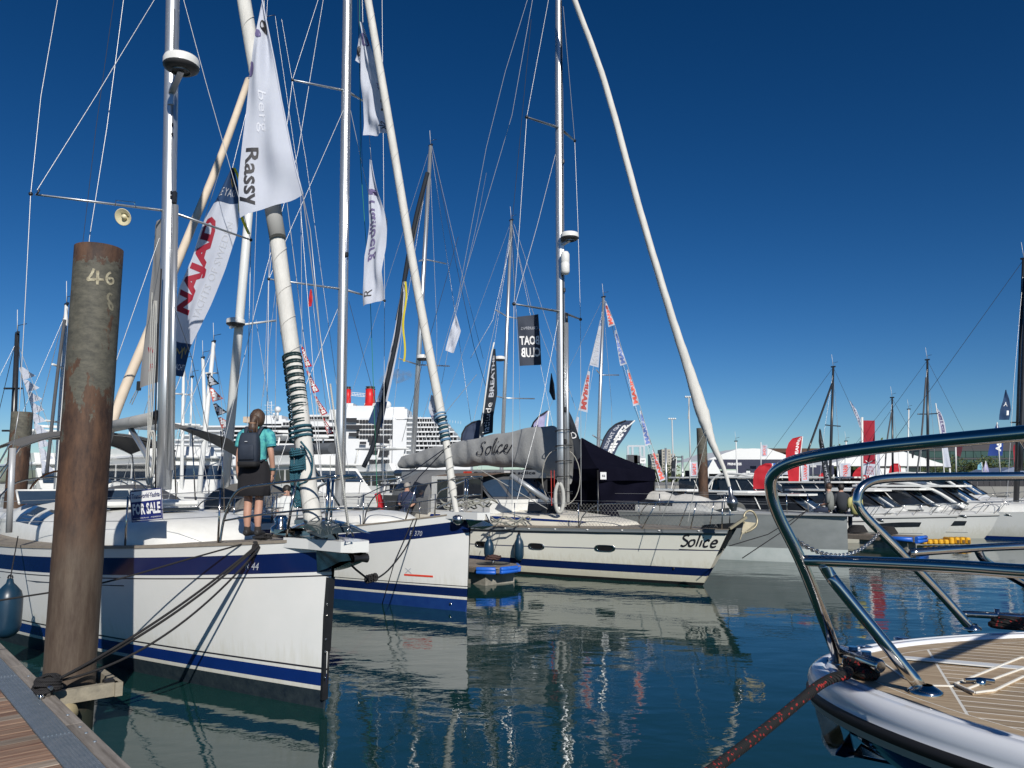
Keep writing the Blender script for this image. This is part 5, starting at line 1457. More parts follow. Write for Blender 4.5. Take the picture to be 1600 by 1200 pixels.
foot3 = PZ(1519, 984, ZD); Yf = foot3.y
rail([PY(2050, 742, Yf-.1), PY(1800, 743, Yf), PY(1600, 744, Yf+.05), PY(1480, 745, Yf+.03), PY(1385, 748, Yf+.0), PY(1352, 757, Yf-.02), PY(1340, 776, Yf-.03), PY(1347, 800, Yf-.03), PY(1400, 855, Yf-.02), PY(1470, 928, Yf), foot3])
rail([PY(1420, 864, Yf-.02), PY(1500, 858, Yf), PY(1600, 853, Yf+.05), PY(1850, 845, Yf+.02)], RR*.9, 'mid_rail')
rail([PY(1527, 857, Yf+.02), PY(1537, 874, Yf+.05), PY(1565, 892, Yf+.1), PY(1640, 935, Yf+.15)], RR*.9, 'stanchion')
rail([PY(1596, 676, 1.51), PY(1612, 700, 1.53), PY(1680, 800, 1.6)], RR*.9, 'stanchion')
rail([PY(2050, 742, Yf-.1), PY(2110, 700, 2.0), PY(2100, 640, 1.05)], RR)
for c_, rr_ in ((foot1, .034), (foot2, .04), (foot3, .03)): obj('rail_foot', MB().lathe([(rr_, 0), (rr_, .007), (rr_*.7, .014), (.018, .02)], c_, seg=20), STEEL, FB)
# cleats
def big_cleat(c, d, L, nm_label, hr=.018):
    t_ = thing('deck_cleat', nm_label, 'cleat', c)
    obj('cleat_bar', MB().tube([c-d*L/2+Vector((0, 0, .045)), c-d*L*.46+Vector((0, 0, .045)), c+d*L*.46+Vector((0, 0, .045)), c+d*L/2+Vector((0, 0, .045))], [hr*.7, hr, hr, hr*.7], 14), STEELR if False else STEEL, t_)
    for s_ in (-.16, .16): obj('cleat_foot', MB().tube([c+d*L*s_+Vector((0, 0, -.0)), c+d*L*s_+Vector((0, 0, .07))], hr*.75, 12), STEEL, t_)
    return t_
ROPER = braid('rope black red', (.008, .008, .009), (.010, .010, .010), 60)
nt = ROPER.node_tree; 
_n, _l = nt.nodes, nt.links
_v = _n.new('ShaderNodeTexVoronoi'); _v.inputs['Scale'].default_value = 190; _txc = _n.new('ShaderNodeTexCoord'); _l.new(_txc.outputs['Object'], _v.inputs['Vector'])
_sp = _n.new('ShaderNodeSeparateColor'); _l.new(_v.outputs['Color'], _sp.inputs[0])
_m = _n.new('ShaderNodeMath'); _m.operation = 'GREATER_THAN'; _m.inputs[1].default_value = .92; _l.new(_sp.outputs[0], _m.inputs[0])
_c = socket_mix(_n, _l, _m.outputs[0], (.008, .008, .009), (.30, .02, .018)); _l.new(_c, _n['Principled BSDF'].inputs['Base Color'])
ca, cb = PZ(1318, 1019, ZD+.045), PZ(1370, 1039, ZD+.045)
ca.z = cb.z = ZD
cd_ = (cb-ca).normalized(); cdn = lerp(ca, cb, .5)
big_cleat(cdn, cd_, .19, 'polished steel cleat on the foreground bow with black and red rope')
cx2 = PZ(1588, 984, ZD); big_cleat(cx2, ax_, .34, 'steel cleat on the far side of the foreground deck, right edge of the picture', .012)
rp = thing('mooring_rope', 'black and red braided rope from the foreground cleat down to the lower edge', 'rope', cdn)
side = Vector((-cd_.y, cd_.x, 0))
if side.y > 0: side = -side
rp_pts = [cdn+cd_*.06-side*.01+Vector((0, 0, .022)), cdn+cd_*.06+side*.025+Vector((0, 0, .02)), cdn+cd_*.01+side*.035+Vector((0, 0, .018)), PY(1322, 1054, 2.03), PY(1300, 1060, 2.02), PY(1278, 1072, 2.01), PY(1250, 1095, 1.97), PY(1215, 1124, 1.91), PY(1172, 1158, 1.82), PY(1118, 1199, 1.72), PY(1050, 1248, 1.6)]
obj('rope', MB().tube(smooth(rp_pts, 8), .0125, 12), ROPER, rp)
for k in range(4): obj('rope_turn', MB().tube([cdn+cd_*(.058*math.cos(t)*(1 if k < 2 else .6))+side*(.02*math.sin(t))+Vector((0, 0, .011+.012*(k % 3))) for t in [2*math.pi*i/16 for i in range(17)]], .0095, 9), ROPER, rp)
rp2 = thing('mooring_rope', 'turns of black and red rope on the far deck cleat', 'rope', cx2)
for k in range(4): obj('rope_turn', MB().tube([cx2+ax_*(.075*math.cos(t)+.01*k)+pr*(.028*math.sin(t))+Vector((0, 0, .014+.012*(k % 3))) for t in [2*math.pi*i/14 for i in range(15)]], .012, 7), ROPER, rp2)
# anchor slung under the stem
an = thing('anchor', 'polished steel anchor hanging under the foreground bow', 'anchor', PY(1310, 1120, 2.25))
SH = mat('anchor steel', (.50, .45, .38), .12, 1.0, col2=(.20, .18, .15), vs=11, contrast=.15)
yA = 2.28
def apx(l): return [PY(x, y, yA) for x, y in l]
m = MB(); m.slab(apx([(1269, 1085), (1300, 1088), (1308, 1120), (1317, 1150), (1320, 1166), (1296, 1170), (1286, 1150), (1276, 1118)]), (.012, .03, 0)); obj('shank', m, SH, an)
m = MB(); m.slab(apx([(1293, 1097), (1322, 1113), (1332, 1120), (1300, 1122)]), (.01, .02, 0)); obj('bracket', m, SH, an)
obj('pin', MB().lathe([(.012, -.01), (.012, .01), (0, .012)], PY(1306, 1108, yA-.02), (0, -1, 0), 10), BLACKP, an)
m = MB(); m.slab(apx([(1288, 1152), (1296, 1170), (1330, 1168), (1345, 1182), (1330, 1184), (1300, 1180), (1290, 1168)]), (.01, .05, 0)); obj('crown', m, STEELR, an)
DKS = mat('dark polished steel', (.22, .26, .32), .1, 1.0)
def tri(l, nm):
    mb_ = MB(); mb_.slab([PY(x, y, yy) for x, y, yy in l], (.004, .006, .006)); obj(nm, mb_, DKS, an)
tri([(1305, 1180, 2.22), (1328, 1148, 2.24), (1336, 1180, 2.26), (1320, 1184, 2.24)], 'fluke')
tri([(1334, 1183, 2.24), (1366, 1152, 2.38), (1404, 1196, 2.42), (1360, 1188, 2.3)], 'fluke')
tri([(1334, 1180, 2.22), (1345, 1166, 2.25), (1402, 1197, 2.3), (1350, 1186, 2.2)], 'fluke')
# chain hanging between the rails
chn = thing('chain', 'small steel chain looping between the two foreground rails', 'chain', PY(1310, 858, 2.4))
A_ = PY(1243, 843, 2.08); B_ = PY(1374, 832, Yf-.02); L_ = 42
cpts = [lerp(A_, B_, i/L_)-Vector((0, 0, .060*4*(i/L_)*(1-i/L_))) for i in range(L_+1)]
for i in range(L_):
    a, b_ = cpts[i], cpts[i+1]; d = (b_-a).normalized(); sd_ = d.cross(Vector((0, 0, 1))).normalized() if i % 2 else d.cross(Vector((0, 1, 0))).normalized()
    c_ = (a+b_)/2; hl = (b_-a).length*.72
    obj('chain_link', MB().tube([c_+d*(hl*math.cos(t))+sd_*(.0055*math.sin(t)) for t in [2*math.pi*k/8 for k in range(9)]], .0019, 5), STEELR, chn)
# ================================================================== PEOPLE
def skin_body(name, verts, edges, radii, m, parent, levels=2, root=0):
    me = bpy.data.meshes.new(name)
    off = ROOT[parent.name]
    me.from_pydata([tuple(Vector(v)-off) for v in verts], edges, [])
    o = bpy.data.objects.new(name, me); C.objects.link(o)
    md = o.modifiers.new('skin', 'SKIN'); md.use_smooth_shade = True
    for i, r_ in enumerate(radii):
        rr = r_ if isinstance(r_, tuple) else (r_, r_)
        me.skin_vertices[0].data[i].radius = rr
        me.skin_vertices[0].data[i].use_root = (i == root)
    sb = o.modifiers.new('sub', 'SUBSURF'); sb.levels = levels; sb.render_levels = levels
    dg = bpy.context.evaluated_depsgraph_get()
    me2 = bpy.data.meshes.new_from_object(o.evaluated_get(dg))
    bpy.data.objects.remove(o); bpy.data.meshes.remove(me)
    for p in me2.polygons: p.use_smooth = True
    me2.materials.clear(); me2.materials.append(m)
    o2 = bpy.data.objects.new(name, me2); C.objects.link(o2); o2.parent = parent; ROOT[o2.name] = off
    return o2
def ering(c, rx, ry, fwd, n=20, tilt=0.0, pw=2.0):
    f = Vector(fwd).normalized(); s_ = Vector((-f.y, f.x, 0)); out_ = []
    for k in range(n):
        a = 2*math.pi*k/n; cx, sx = math.cos(a), math.sin(a)
        cx = math.copysign(abs(cx)**(2/pw), cx); sx = math.copysign(abs(sx)**(2/pw), sx)
        out_.append(c + s_*rx*cx + f*ry*sx + Vector((0, 0, tilt*cx)))
    return out_
def woman():
    dk_ = b1.deck(2.25, -1).z + .02
    B = b1.W(2.32, .10, 0); B.z = dk_
    Fp = PY(394, 838, 10.25); B = Vector((Fp.x, Fp.y, Fp.z))
    H_ = (PY(394, 643, 10.25).z - B.z)
    k = H_/1.66
    f = Vector((.10, 1, 0)).normalized(); s_ = Vector((f.y, -f.x, 0))      # looks away from the camera; s_ = her right hand side
    t = thing('person', 'woman in turquoise top and black skirt with a navy rucksack standing on the nearest foredeck', 'person', B)
    def V(x, y, z): return B + s_*x*k + f*y*k + Vector((0, 0, z*k))
    verts = [V(0, 0, .86), V(0, .0, 1.02), V(0, .01, 1.22), V(0, .0, 1.36), V(0, .01, 1.43), V(.0, .02, 1.49),      # 0-5 trunk and neck
             V(-.085, 0, .82), V(-.075, .0, .47), V(-.072, -.02, .26), V(-.07, -.0, .09), V(-.075, .07, .035),      # left leg 6-10
             V(.085, 0, .82), V(.078, .0, .47), V(.075, -.02, .26), V(.073, -.0, .09), V(.08, .07, .035),          # right leg 11-15
             V(-.165, 0, 1.36), V(-.225, -.02, 1.09), V(-.235, .0, .86), V(-.225, .02, .78),                       # left arm 16-19
             V(.165, 0, 1.36), V(.225, -.02, 1.09), V(.23, .05, .87), V(.22, .07, .79)]
    edges = [(0, 1), (1, 2), (2, 3), (3, 4), (4, 5), (0, 6), (6, 7), (7, 8), (8, 9), (9, 10), (0, 11), (11, 12), (12, 13), (13, 14), (14, 15),
             (3, 16), (16, 17), (17, 18), (18, 19), (3, 20), (20, 21), (21, 22), (22, 23)]
    rad = [(.15, .11), (.125, .09), (.14, .10), (.12, .08), .05, .045, (.085, .085), .056, .056, .036, (.038, .03), (.085, .085), .056, .056, .036, (.038, .03),
           .052, .042, .032, (.036, .02), .052, .042, .032, (.036, .02)]
    rad = [((a[0]*k, a[1]*k) if isinstance(a, tuple) else a*k) for a in rad]
    skin_body('body', verts, edges, rad, SKIN, t)
    for sd, hx_ in ((-1, V(-.225, .02, .775)), (1, V(.22, .07, .785))):
        for i in range(4):
            a = hx_+s_*(sd*.0)*k+f*((i-1.5)*.019)*k
            L = (.072, .082, .078, .062)[i]*k
            fing = smooth([a+Vector((0, 0, .02)), a+Vector((0, 0, -L*.5))-s_*sd*.006, a+Vector((0, 0, -L))-s_*sd*.022], 3)
            obj('finger', MB().tube(fing, [.0105*k]*(len(fing)-1)+[.007*k], 7), SKIN, t)
        a = hx_+f*.035*k+Vector((0, 0, .03))
        obj('thumb', MB().tube(smooth([a, a+f*.02*k-s_*sd*.014*k+Vector((0, 0, -.03)), a+f*.022*k-s_*sd*.026*k+Vector((0, 0, -.06))], 3), .0115*k, 7), SKIN, t)
    # head
    hc = V(0, .02, 1.565); m = MB(); m.sphere(hc, .098*k, 20, 14, (.88, 1.0, 1.18)); obj('head', m, SKIN, t)
    m = MB(); m.sphere(hc+f*.095*k+Vector((0, 0, -.015*k)), .018*k, 8, 6, (.8, 1, 1.3)); obj('nose', m, SKIN, t)
    for sd in (-1, 1):
        obj('ear', MB().sphere(hc+s_*sd*.086*k, .026*k, 8, 6, (.4, .8, 1.2)), SKIN, t)
        obj('eye', MB().sphere(hc+s_*sd*.032*k+f*.088*k+Vector((0, 0, .01)), .012*k, 8, 6), INKW, t)
    obj('mouth', MB().sphere(hc+f*.092*k+Vector((0, 0, -.055*k)), .02*k, 8, 6, (1.2, .3, .35)), mat('lip', (.4, .12, .1), .5), t)
    # hair: cap and gathered ponytail
    m = MB(); n_ = 26
    for_ = []
    for j in range(13):
        th = math.pi*j/12*.78
        ring = []
        for q in range(n_):
            ph = 2*math.pi*q/n_; d = s_*math.cos(ph)*.9*math.sin(th)+f*math.sin(ph)*1.02*math.sin(th)+Vector((0, 0, math.cos(th)*1.17))
            face = max(0, math.sin(ph)-.2)*max(0, th-.9)
            rr = .112*k*(1+.035*math.sin(ph*11+j)+.02*math.sin(ph*23))*(1-.28*min(1, face*1.5))
            ring.append(hc+d*rr)
        for_.append(ring)
    m.loft(for_); obj('hair', m, HAIR, t)
    tail = [hc-f*.08*k+Vector((0, 0, .0)), hc-f*.135*k+Vector((-.005, 0, -.06*k)), hc-f*.14*k+Vector((.0, 0, -.13*k)), hc-f*.125*k+Vector((-.01, 0, -.20*k)), hc-f*.13*k+Vector((.012, 0, -.255*k))]
    P = smooth(tail, 5); obj('ponytail', MB().tube(P, [interp(i/(len(P)-1), [0, .25, .5, .8, 1], [.06*k, .034*k, .058*k, .046*k, .01]) for i in range(len(P))], 14), HAIR, t)
    for q in range(10):
        a = random.uniform(-1, 1); obj('hair_strand', MB().tube(smooth([hc-f*.10*k+s_*a*.05*k, hc-f*.15*k+s_*a*.075*k+Vector((0, 0, -.1*k)), hc-f*.14*k+s_*a*.06*k+Vector((0, 0, -.24*k-random.random()*.04))], 4), .006*k, 5), HAIR, t)
    obj('hair_tie', MB().tube([P[6]+s_*(.038*k*math.cos(a))-f*.0+Vector((0, 0, .0))+f*(-.038*k*math.sin(a)) for a in [2*math.pi*i/12 for i in range(13)]], .009*k, 6), mat('hair tie', (.35, .2, .12), .6), t)
    # top
    rings = []
    for z, rx, ry, w in ((.98, .158, .118, 0), (1.06, .142, .108, .4), (1.15, .146, .112, .7), (1.24, .16, .118, 1), (1.32, .172, .115, .6), (1.385, .165, .10, 0), (1.425, .12, .085, 0), (1.45, .062, .062, 0)):
        rg = ering(V(0, 0, z), rx*k, ry*k, f, 28, 0, 2.3)
        rings.append([p + (p-V(0, 0, z)).normalized()*(.006*math.sin(i*1.7+z*31)*w) for i, p in enumerate(rg)])
    obj('top', MB().loft(rings, cap=False), SHIRT, t)
    for sd in (-1, 1):
        a, b_, c_ = V(sd*.13, 0, 1.385), V(sd*.19, -.005, 1.32), V(sd*.222, -.015, 1.18)
        P2 = smooth([a, b_, c_], 5); obj('sleeve', MB().tube(P2, [interp(i/(len(P2)-1), [0, .4, .8, 1], [.06*k, .076*k, .072*k, .064*k]) for i in range(len(P2))], 16, caps=False), SHIRT, t)
    # skirt
    rings = []
    for z, rx, ry in ((1.02, .145, .112), (.98, .162, .128), (.88, .195, .145), (.78, .208, .15), (.66, .212, .152), (.535, .214, .158), (.53, .205, .15)):
        rg = ering(V(0, 0, z), rx*k, ry*k, f, 36, 0, 2.4); rings.append([p+(p-V(0, 0, z)).normalized()*(.007*math.sin(i*1.5+z*9)*(1 if z < .9 else .3)) for i, p in enumerate(rg)])
    obj('skirt', MB().loft(rings), DENIM, t)
    # shoes and socks
    for sd in (-1, 1):
        c_ = V(sd*.075, .05, .035)
        m = MB(); pr_ = []
        for y, w, h, zc in ((-.10, .02, .03, .05), (-.085, .036, .06, .05), (-.03, .042, .075, .055), (.04, .046, .055, .042), (.11, .044, .04, .033), (.15, .026, .026, .026)):
            cc_ = V(sd*.075, y+.04, zc); pr_.append([cc_+s_*(w*k*math.cos(a))+Vector((0, 0, h*.7*k*math.sin(a))) for a in [2*math.pi*i/14 for i in range(14)]])
        m.loft(pr_); obj('shoe', m, mat('shoe black', (.02, .02, .022), .6), t)
        obj('sock', MB().lathe([(.043*k, 0), (.042*k, .07*k)], V(sd*.073, 0, .06), seg=14), mat('sock dark', (.03, .025, .025), .9), t)
    # rucksack
    bc = V(.0, -.20, 1.17)
    rings = []
    for z, w, d_ in ((-.22, .115, .05), (-.20, .132, .075), (-.08, .138, .092), (.06, .132, .088), (.15, .12, .07), (.19, .10, .05)):
        rings.append(ering(bc+Vector((0, 0, z*k)), w*k, d_*k, f, 28, 0, 4.0))
    rk = obj('rucksack', MB().loft(rings), PACK, t)
    obj('pack_pocket', MB().loft([ering(bc-f*.075*k+Vector((0, 0, z*k)), w*k, d_*k, f, 20, 0, 4) for z, w, d_ in ((-.17, .10, .015), (-.16, .105, .03), (.02, .10, .03), (.04, .085, .015))]), PACK, rk)
    obj('pack_base', MB().loft([ering(bc+Vector((0, 0, z*k)), w*k, d_*k, f, 28, 0, 4.0) for z, w, d_ in ((-.265, .11, .05), (-.25, .134, .085), (-.19, .138, .09))]), mat('pack base', (.008, .008, .01), .8), rk)
    obj('pack_logo', MB().box(bc-f*.108*k+Vector((0, 0, .07*k)), (.035, .004, .01), math.atan2(s_.y, s_.x)), INKG, rk)
    obj('grab_loop', MB().tube([bc+s_*x*k+Vector((0, 0, (.19+z)*k)) for x, z in ((-.04, 0), (-.03, .035), (.03, .035), (.04, 0))], .008, 6), PACK, rk)
    for sd in (-1, 1):
        pts = [V(sd*.075, -.15, 1.33), V(sd*.10, -.10, 1.42), V(sd*.105, -.03, 1.452), V(sd*.115, .06, 1.42), V(sd*.12, .12, 1.25), V(sd*.13, .06, 1.05), V(sd*.12, -.13, .99)]
        P3 = smooth(pts, 5); m = MB()
        m.loft([[p+s_*.028*k+Vector((0, 0, .006)), p-s_*.028*k+Vector((0, 0, .006)), p-s_*.028*k-Vector((0, 0, .006)), p+s_*.028*k-Vector((0, 0, .006))] for p in P3]); obj('strap', m, PACK, rk)
    # watch
    obj('wristband', MB().lathe([(.038*k, -.016), (.041*k, 0), (.038*k, .016)], V(.229, .045, .885), (0, 0, 1), 14), mat('band teal', (.02, .08, .11), .5), t)
woman()
def figure(loc, h, face, top, legs, hair, label, seated=False, group=None):
    """distant person as one continuous body with clothes"""
    t = thing('person', label, 'person', loc, group); f = Vector((math.cos(face), math.sin(face), 0)); s_ = Vector((f.y, -f.x, 0)); k = h/1.7
    def V(x, y, z): return Vector(loc)+s_*x*k+f*y*k+Vector((0, 0, z*k))
    d = -.42 if seated else 0
    if seated: lg = lambda sd: [V(sd*.09, .03, .88+d), V(sd*.10, .42, .86+d), V(sd*.10, .45, .5+d), V(sd*.10, .52, .45+d)]
    else: lg = lambda sd: [V(sd*.09, 0, .84), V(sd*.09, .02, .48), V(sd*.09, 0, .09), V(sd*.09, .1, .04)]
    verts = [V(0, 0, .9+d), V(0, 0, 1.15+d), V(0, 0, 1.38+d), V(0, .01, 1.48+d), V(0, .02, 1.58+d), V(0, .02, 1.66+d)]+lg(-1)+lg(1)
    verts += [V(-.17, 0, 1.38+d), V(-.24, .02, 1.1+d), V(-.15, .25, 1.02+d), V(.17, 0, 1.38+d), V(.24, .02, 1.1+d), V(.15, .25, 1.05+d)]
    edges = [(0, 1), (1, 2), (2, 3), (3, 4), (4, 5), (0, 6), (6, 7), (7, 8), (8, 9), (0, 10), (10, 11), (11, 12), (12, 13), (2, 14), (14, 15), (15, 16), (2, 17), (17, 18), (18, 19)]
    rad = [(.15, .11), (.15, .11), (.14, .1), .055, (.09, .1), (.08, .08)]+[.09, .06, .045, .04]*2+[.055, .045, .035]*2
    skin_body('body', verts, edges, [((a[0]*k, a[1]*k) if isinstance(a, tuple) else a*k) for a in rad], SKIN, t, 1)
    obj('top', MB().loft([ering(V(0, 0, z+d), rx*k, ry*k, f, 16) for z, rx, ry in ((.88, .17, .13), (1.1, .18, .14), (1.3, .20, .14), (1.42, .17, .11), (1.48, .07, .07))]), top, t)
    for sd in (-1, 1):
        obj('sleeve', MB().tube([V(sd*.15, 0, 1.4+d), V(sd*.2, 0, 1.33+d), V(sd*.245, .02, 1.1+d)], [.06*k, .075*k, .06*k], 10), top, t)
        L = lg(sd); obj('trouser_leg', MB().tube(L[:3], [.11*k, .08*k, .065*k], 10), legs, t)
    obj('hair', MB().sphere(V(0, 0, 1.63+d), .108*k, 14, 10, (.95, .95, 1.05)), hair, t)
    return t
JGREY = mat('jumper grey', (.20, .21, .20), .9); JDARK = mat('jacket dark', (.03, .035, .045), .9); JYEL = mat('top olive yellow', (.50, .46, .18), .9); TRN = mat('trousers navy', (.02, .03, .06), .9); CREM = mat('shirt pale', (.6, .62, .62), .9)
dz4 = b4.sheer(3)+.04
def onY(px, py, Y): return PY(px, py, Y)
p_ = onY(1297, 800, 25.5); figure(Vector((p_.x, p_.y, 1.05)), 1.72, 2.6, JGREY, TRN, HAIR, 'seated person in grey jumper, leftmost of the three behind the grey hull', True, 'people behind the grey hull')
p_ = onY(1316, 800, 26); figure(Vector((p_.x, p_.y, 1.0)), 1.75, 1.5, JDARK, TRN, mat('hair dark', (.02, .016, .014), .6), 'seated person in dark jacket, middle one of the three behind the grey hull', True, 'people behind the grey hull')
p_ = onY(1337, 800, 25); figure(Vector((p_.x, p_.y, .95)), 1.65, 1.8, JYEL, TRN, HAIR, 'person in olive yellow top, rightmost of the three behind the grey hull', True, 'people behind the grey hull')
figure(b3.W(9.55, -1.62, 1.05), 1.75, -1.6, mat('jacket navy', (.02, .03, .07), .9), TRN, mat('hair grey', (.3, .28, .26), .7), 'man in navy jacket sitting beside the grey cockpit tent of Solice', True)
p_ = onY(448, 765, 19); figure(Vector((p_.x, p_.y, .62)), 1.7, -1.2, CREM, TRN, mat('hair dark', (.02, .016, .014), .6), 'person in pale shirt bending by the mast, right of the woman with the rucksack')

# for sale sign on the rail of yacht 1
sg = thing('for_sale_sign', 'blue and white FOR SALE board tied to the rail of the nearest yacht', 'sign', PY(230, 790, 10.15))
sc_ = [PY(202.5, 768, 10.2), PY(252, 762, 10.05), PY(255, 812, 10.02), PY(206, 816.5, 10.17)]
def sgm(u, v, off=0.0): return lerp(lerp(sc_[3], sc_[2], u), lerp(sc_[0], sc_[1], u), v)+Vector((-.0, -off, 0))
obj('board', MB().slab([sgm(0, 0), sgm(1, 0), sgm(1, 1), sgm(0, 1)], (0, .008, 0)), INKW, sg)
obj('blue_panel', MB().grid(lambda u, v: sgm(lerp(.03, .97, u), lerp(.05, .64, v), .003), 1, 1), INKN, sg)
bp_ = MB()
for a in ((0.0, .025, 0, 1), (.975, 1, 0, 1), (0, 1, 0, .03), (0, 1, .97, 1)): bp_.grid(lambda u, v: sgm(lerp(a[0], a[1], u), lerp(a[2], a[3], v), .003), 1, 1)
obj('border', bp_, INKN, sg)
lettering('FOR SALE', lambda u, v: sgm(u, v, .006), .06, .94, .22, .58, INKW, sg, bold=.035)
lettering('Transworld Yachts', lambda u, v: sgm(u, v, .006), .06, .94, .74, .90, INKN, sg, bold=.02)
lettering('www.transworldyachts.co.uk', lambda u, v: sgm(u, v, .006), .06, .56, .09, .14, INKW, sg)
lettering('+44 (0)2380 000 000', lambda u, v: sgm(u, v, .006), .62, .94, .09, .14, INKW, sg)
for u in (.1, .9): obj('cable_tie', MB().tube([sgm(u, .98), sgm(u, 1.06)], .004, 5), BLACKP, sg)

# ================================================================== FLAGS ON THE NEAR YACHTS
def bands(lims, idx):
    """material index by height: lims ascending v limits"""
    def f(u, v):
        for l_, i_ in zip(lims, idx):
            if v < l_: return i_
        return idx[-1]
    return f
t, f = cloth('flag', 'big white flag reading Rassy beside the furled sail of the nearest yacht', 'flag',
    [(410, 2, 10.3), (398, 60, 10.2), (386, 140, 10.05), (379, 215, 9.9), (373, 280, 9.8), (376, 342, 9.7)], [(411, 2, 10.3), (425, 75, 10.15), (438, 150, 10.0), (450, 210, 9.85), (461, 258, 9.75), (473, 304, 9.65)], [FW], 14, 34, .07, 2.6, .6,
    texts=[('Rassy', .02, .34, .035, .345, INKB, dict(turn=1, bold=.02)), ('berg', .30, .58, .42, .60, mat('ink ghost', (.60, .62, .68), .8), dict(turn=1, mirror=False))], rope=[(473, 304, 9.65), (485, 360, 9.4), (504, 560, 8.9)])
def blob(cx, cy, rx, ry, f, m, parent, off=.01, pts=20, cut=None):
    mb_ = MB(); P_ = []
    for k in range(pts):
        a = 2*math.pi*k/pts; u, v = cx+rx*math.cos(a), cy+ry*math.sin(a); P_.append(f(min(1, max(0, u)), min(1, max(0, v)), off))
    P_.append(f(min(1, max(0, cx)), cy, off)); mb_.add(P_, [(k, (k+1) % pts, pts) for k in range(pts)], False)
    return obj('emblem', mb_, m, parent)
blob(.55, .885, .35, .028, f, INKB, t); blob(.16, .83, .22, .02, f, INKP, t); blob(.04, .68, .14, .028, f, INKP, t)
obj('flag_hem', MB().tube([f(1, k/12) for k in range(13)], .012, 5), FW, t)
t, f = cloth('banner', 'long white banner reading NAJAD with blue ends, slanting behind the nearest mast', 'banner',
    [(362, 262, 15), (340, 310, 15), (318, 345, 15), (300, 400, 15), (280, 450, 15), (270, 500, 15), (264, 540, 15), (262, 586, 15)], [(366, 262, 15), (374, 305, 15), (371, 360, 15), (352, 420, 15), (330, 475, 15), (312, 515, 15), (297, 545, 15), (285, 588, 15)], [FW, FNAVY], 10, 40, .12, 2.2, 1.2,
    matfn=bands([.175, .83, 2], [1, 0, 1]),
    texts=[('NAJAD', .05, .56, .33, .74, INKR, dict(turn=3, bold=.05)), ('YACHTS OF SWEDEN', .68, .86, .33, .74, INKG, dict(turn=3)), ('LE YACHT', .1, .95, .86, .90, INKG), ('YACHTS', .3, .95, .03, .06, INKW), ('M', .25, .65, .09, .14, INKGO), ('W', .5, .9, .11, .15, INKGO), ('W', .4, .9, .91, .95, INKGO)])
single('pennant', MB().grid(lambda u, v: PY(lerp(364, 384, v)+u*lerp(4, 5, v)+4*math.sin(v*7), lerp(262, 366, v), 14.6), 2, 14), FYEL, 'narrow yellow and dark ribbon trailing beside the NAJAD banner', 'pennant')
# flags on yacht 2
t, f = cloth('flag', 'upper white flag hanging on the foresail of the second yacht', 'flag',
    [(564, 36, 17.4), (563, 90, 17.3), (566, 140, 17.2), (568, 180, 17.2), (568, 212, 17.1)], [(566, 36, 17.4), (586, 95, 17.2), (596, 140, 17.0), (602, 180, 16.9), (606, 208, 16.8)], [FW], 12, 26, .10, 3.2, 2.0,
    texts=[('sk', .72, .98, .04, .16, INKB, dict(turn=3, mirror=True)), ('b', .8, .98, .3, .4, INKB, dict(turn=3)), ('W', .78, .95, .48, .56, INKP, dict(turn=3))], rope=[(565, 0, 17.4), (565, 36, 17.4)])
blob(.5, .88, .38, .05, f, INKP, t)
t, f = cloth('flag', 'dark marked corner of white flag left of the upper flag on the second yacht', 'flag', [(562, 52, 17.6), (557, 85, 17.6), (556, 95, 17.6)], [(564, 52, 17.5), (567, 80, 17.5), (568, 103, 17.5)], [FW], 5, 8, .04, 3, 1)
blob(.5, .5, .35, .2, f, INKB, t)
t, f = cloth('flag', 'white flag with mirrored Hallberg lettering, lower of the two on the second yacht', 'flag',
    [(579, 250, 17.4), (577, 300, 17.4), (576, 350, 17.3), (569, 400, 17.3), (568, 440, 17.2), (568, 479, 17.2)], [(581, 250, 17.4), (591, 300, 17.3), (605, 345, 17.2), (602, 385, 17.2), (597, 425, 17.1), (601, 467, 17.0)], [FW], 12, 30, .10, 2.8, .2,
    texts=[('Hallberg', .04, .62, .34, .74, INKP, dict(turn=3, mirror=True, bold=.02)), ('R', .12, .38, .06, .12, INKB, dict(turn=3))], rope=[(577, 212, 17.3), (580, 250, 17.3)])
blob(.35, .80, .5, .02, f, INKP, t)
# small flag and the long slanting banner right of yacht 2
t, f = cloth('flag', 'small plain white flag flying between two tall masts', 'flag', [(711, 493, 26), (701, 525, 26), (696, 548, 26)], [(713, 493, 26), (720, 517, 26), (709, 552, 26)], [FW, mat('flag light grey', (.4, .41, .43), .8)], 8, 10, .12, 3, .5, rope=[(712, 493, 26), (722, 450, 27), (745, 350, 28), (760, 270, 29)])
t, f = cloth('banner', 'second long NAJAD banner, edge on, slanting beside a black line', 'banner',
    [(630, 440, 20), (616, 520, 20), (600, 590, 20), (589, 625, 20), (575, 660, 20)], [(634, 440, 20), (629, 510, 20), (615, 580, 20), (606, 625, 20), (597, 668, 20)], [FW, FNAVY], 6, 26, .08, 3, .2, matfn=bands([.22, 2], [1, 0]),
    texts=[('NAJAD', .2, .8, .35, .95, INKB, dict(turn=3, bold=.04))])
obj('black_edge', MB().tube(smooth(path([(668, 270, 20.5), (650, 340, 20.3), (633, 430, 20.1), (621, 520, 19.9), (602, 610, 19.8), (585, 690, 19.7), (568, 730, 19.6)]), 4), .06, 6), FBLACK, t)
single('pennant', MB().grid(lambda u, v: PY(lerp(632, 629, v)+u*3+2*math.sin(v*9), lerp(440, 565, v), 19.9), 1, 14), FYEL, 'narrow yellow ribbon hanging at the head of the second NAJAD banner', 'pennant')
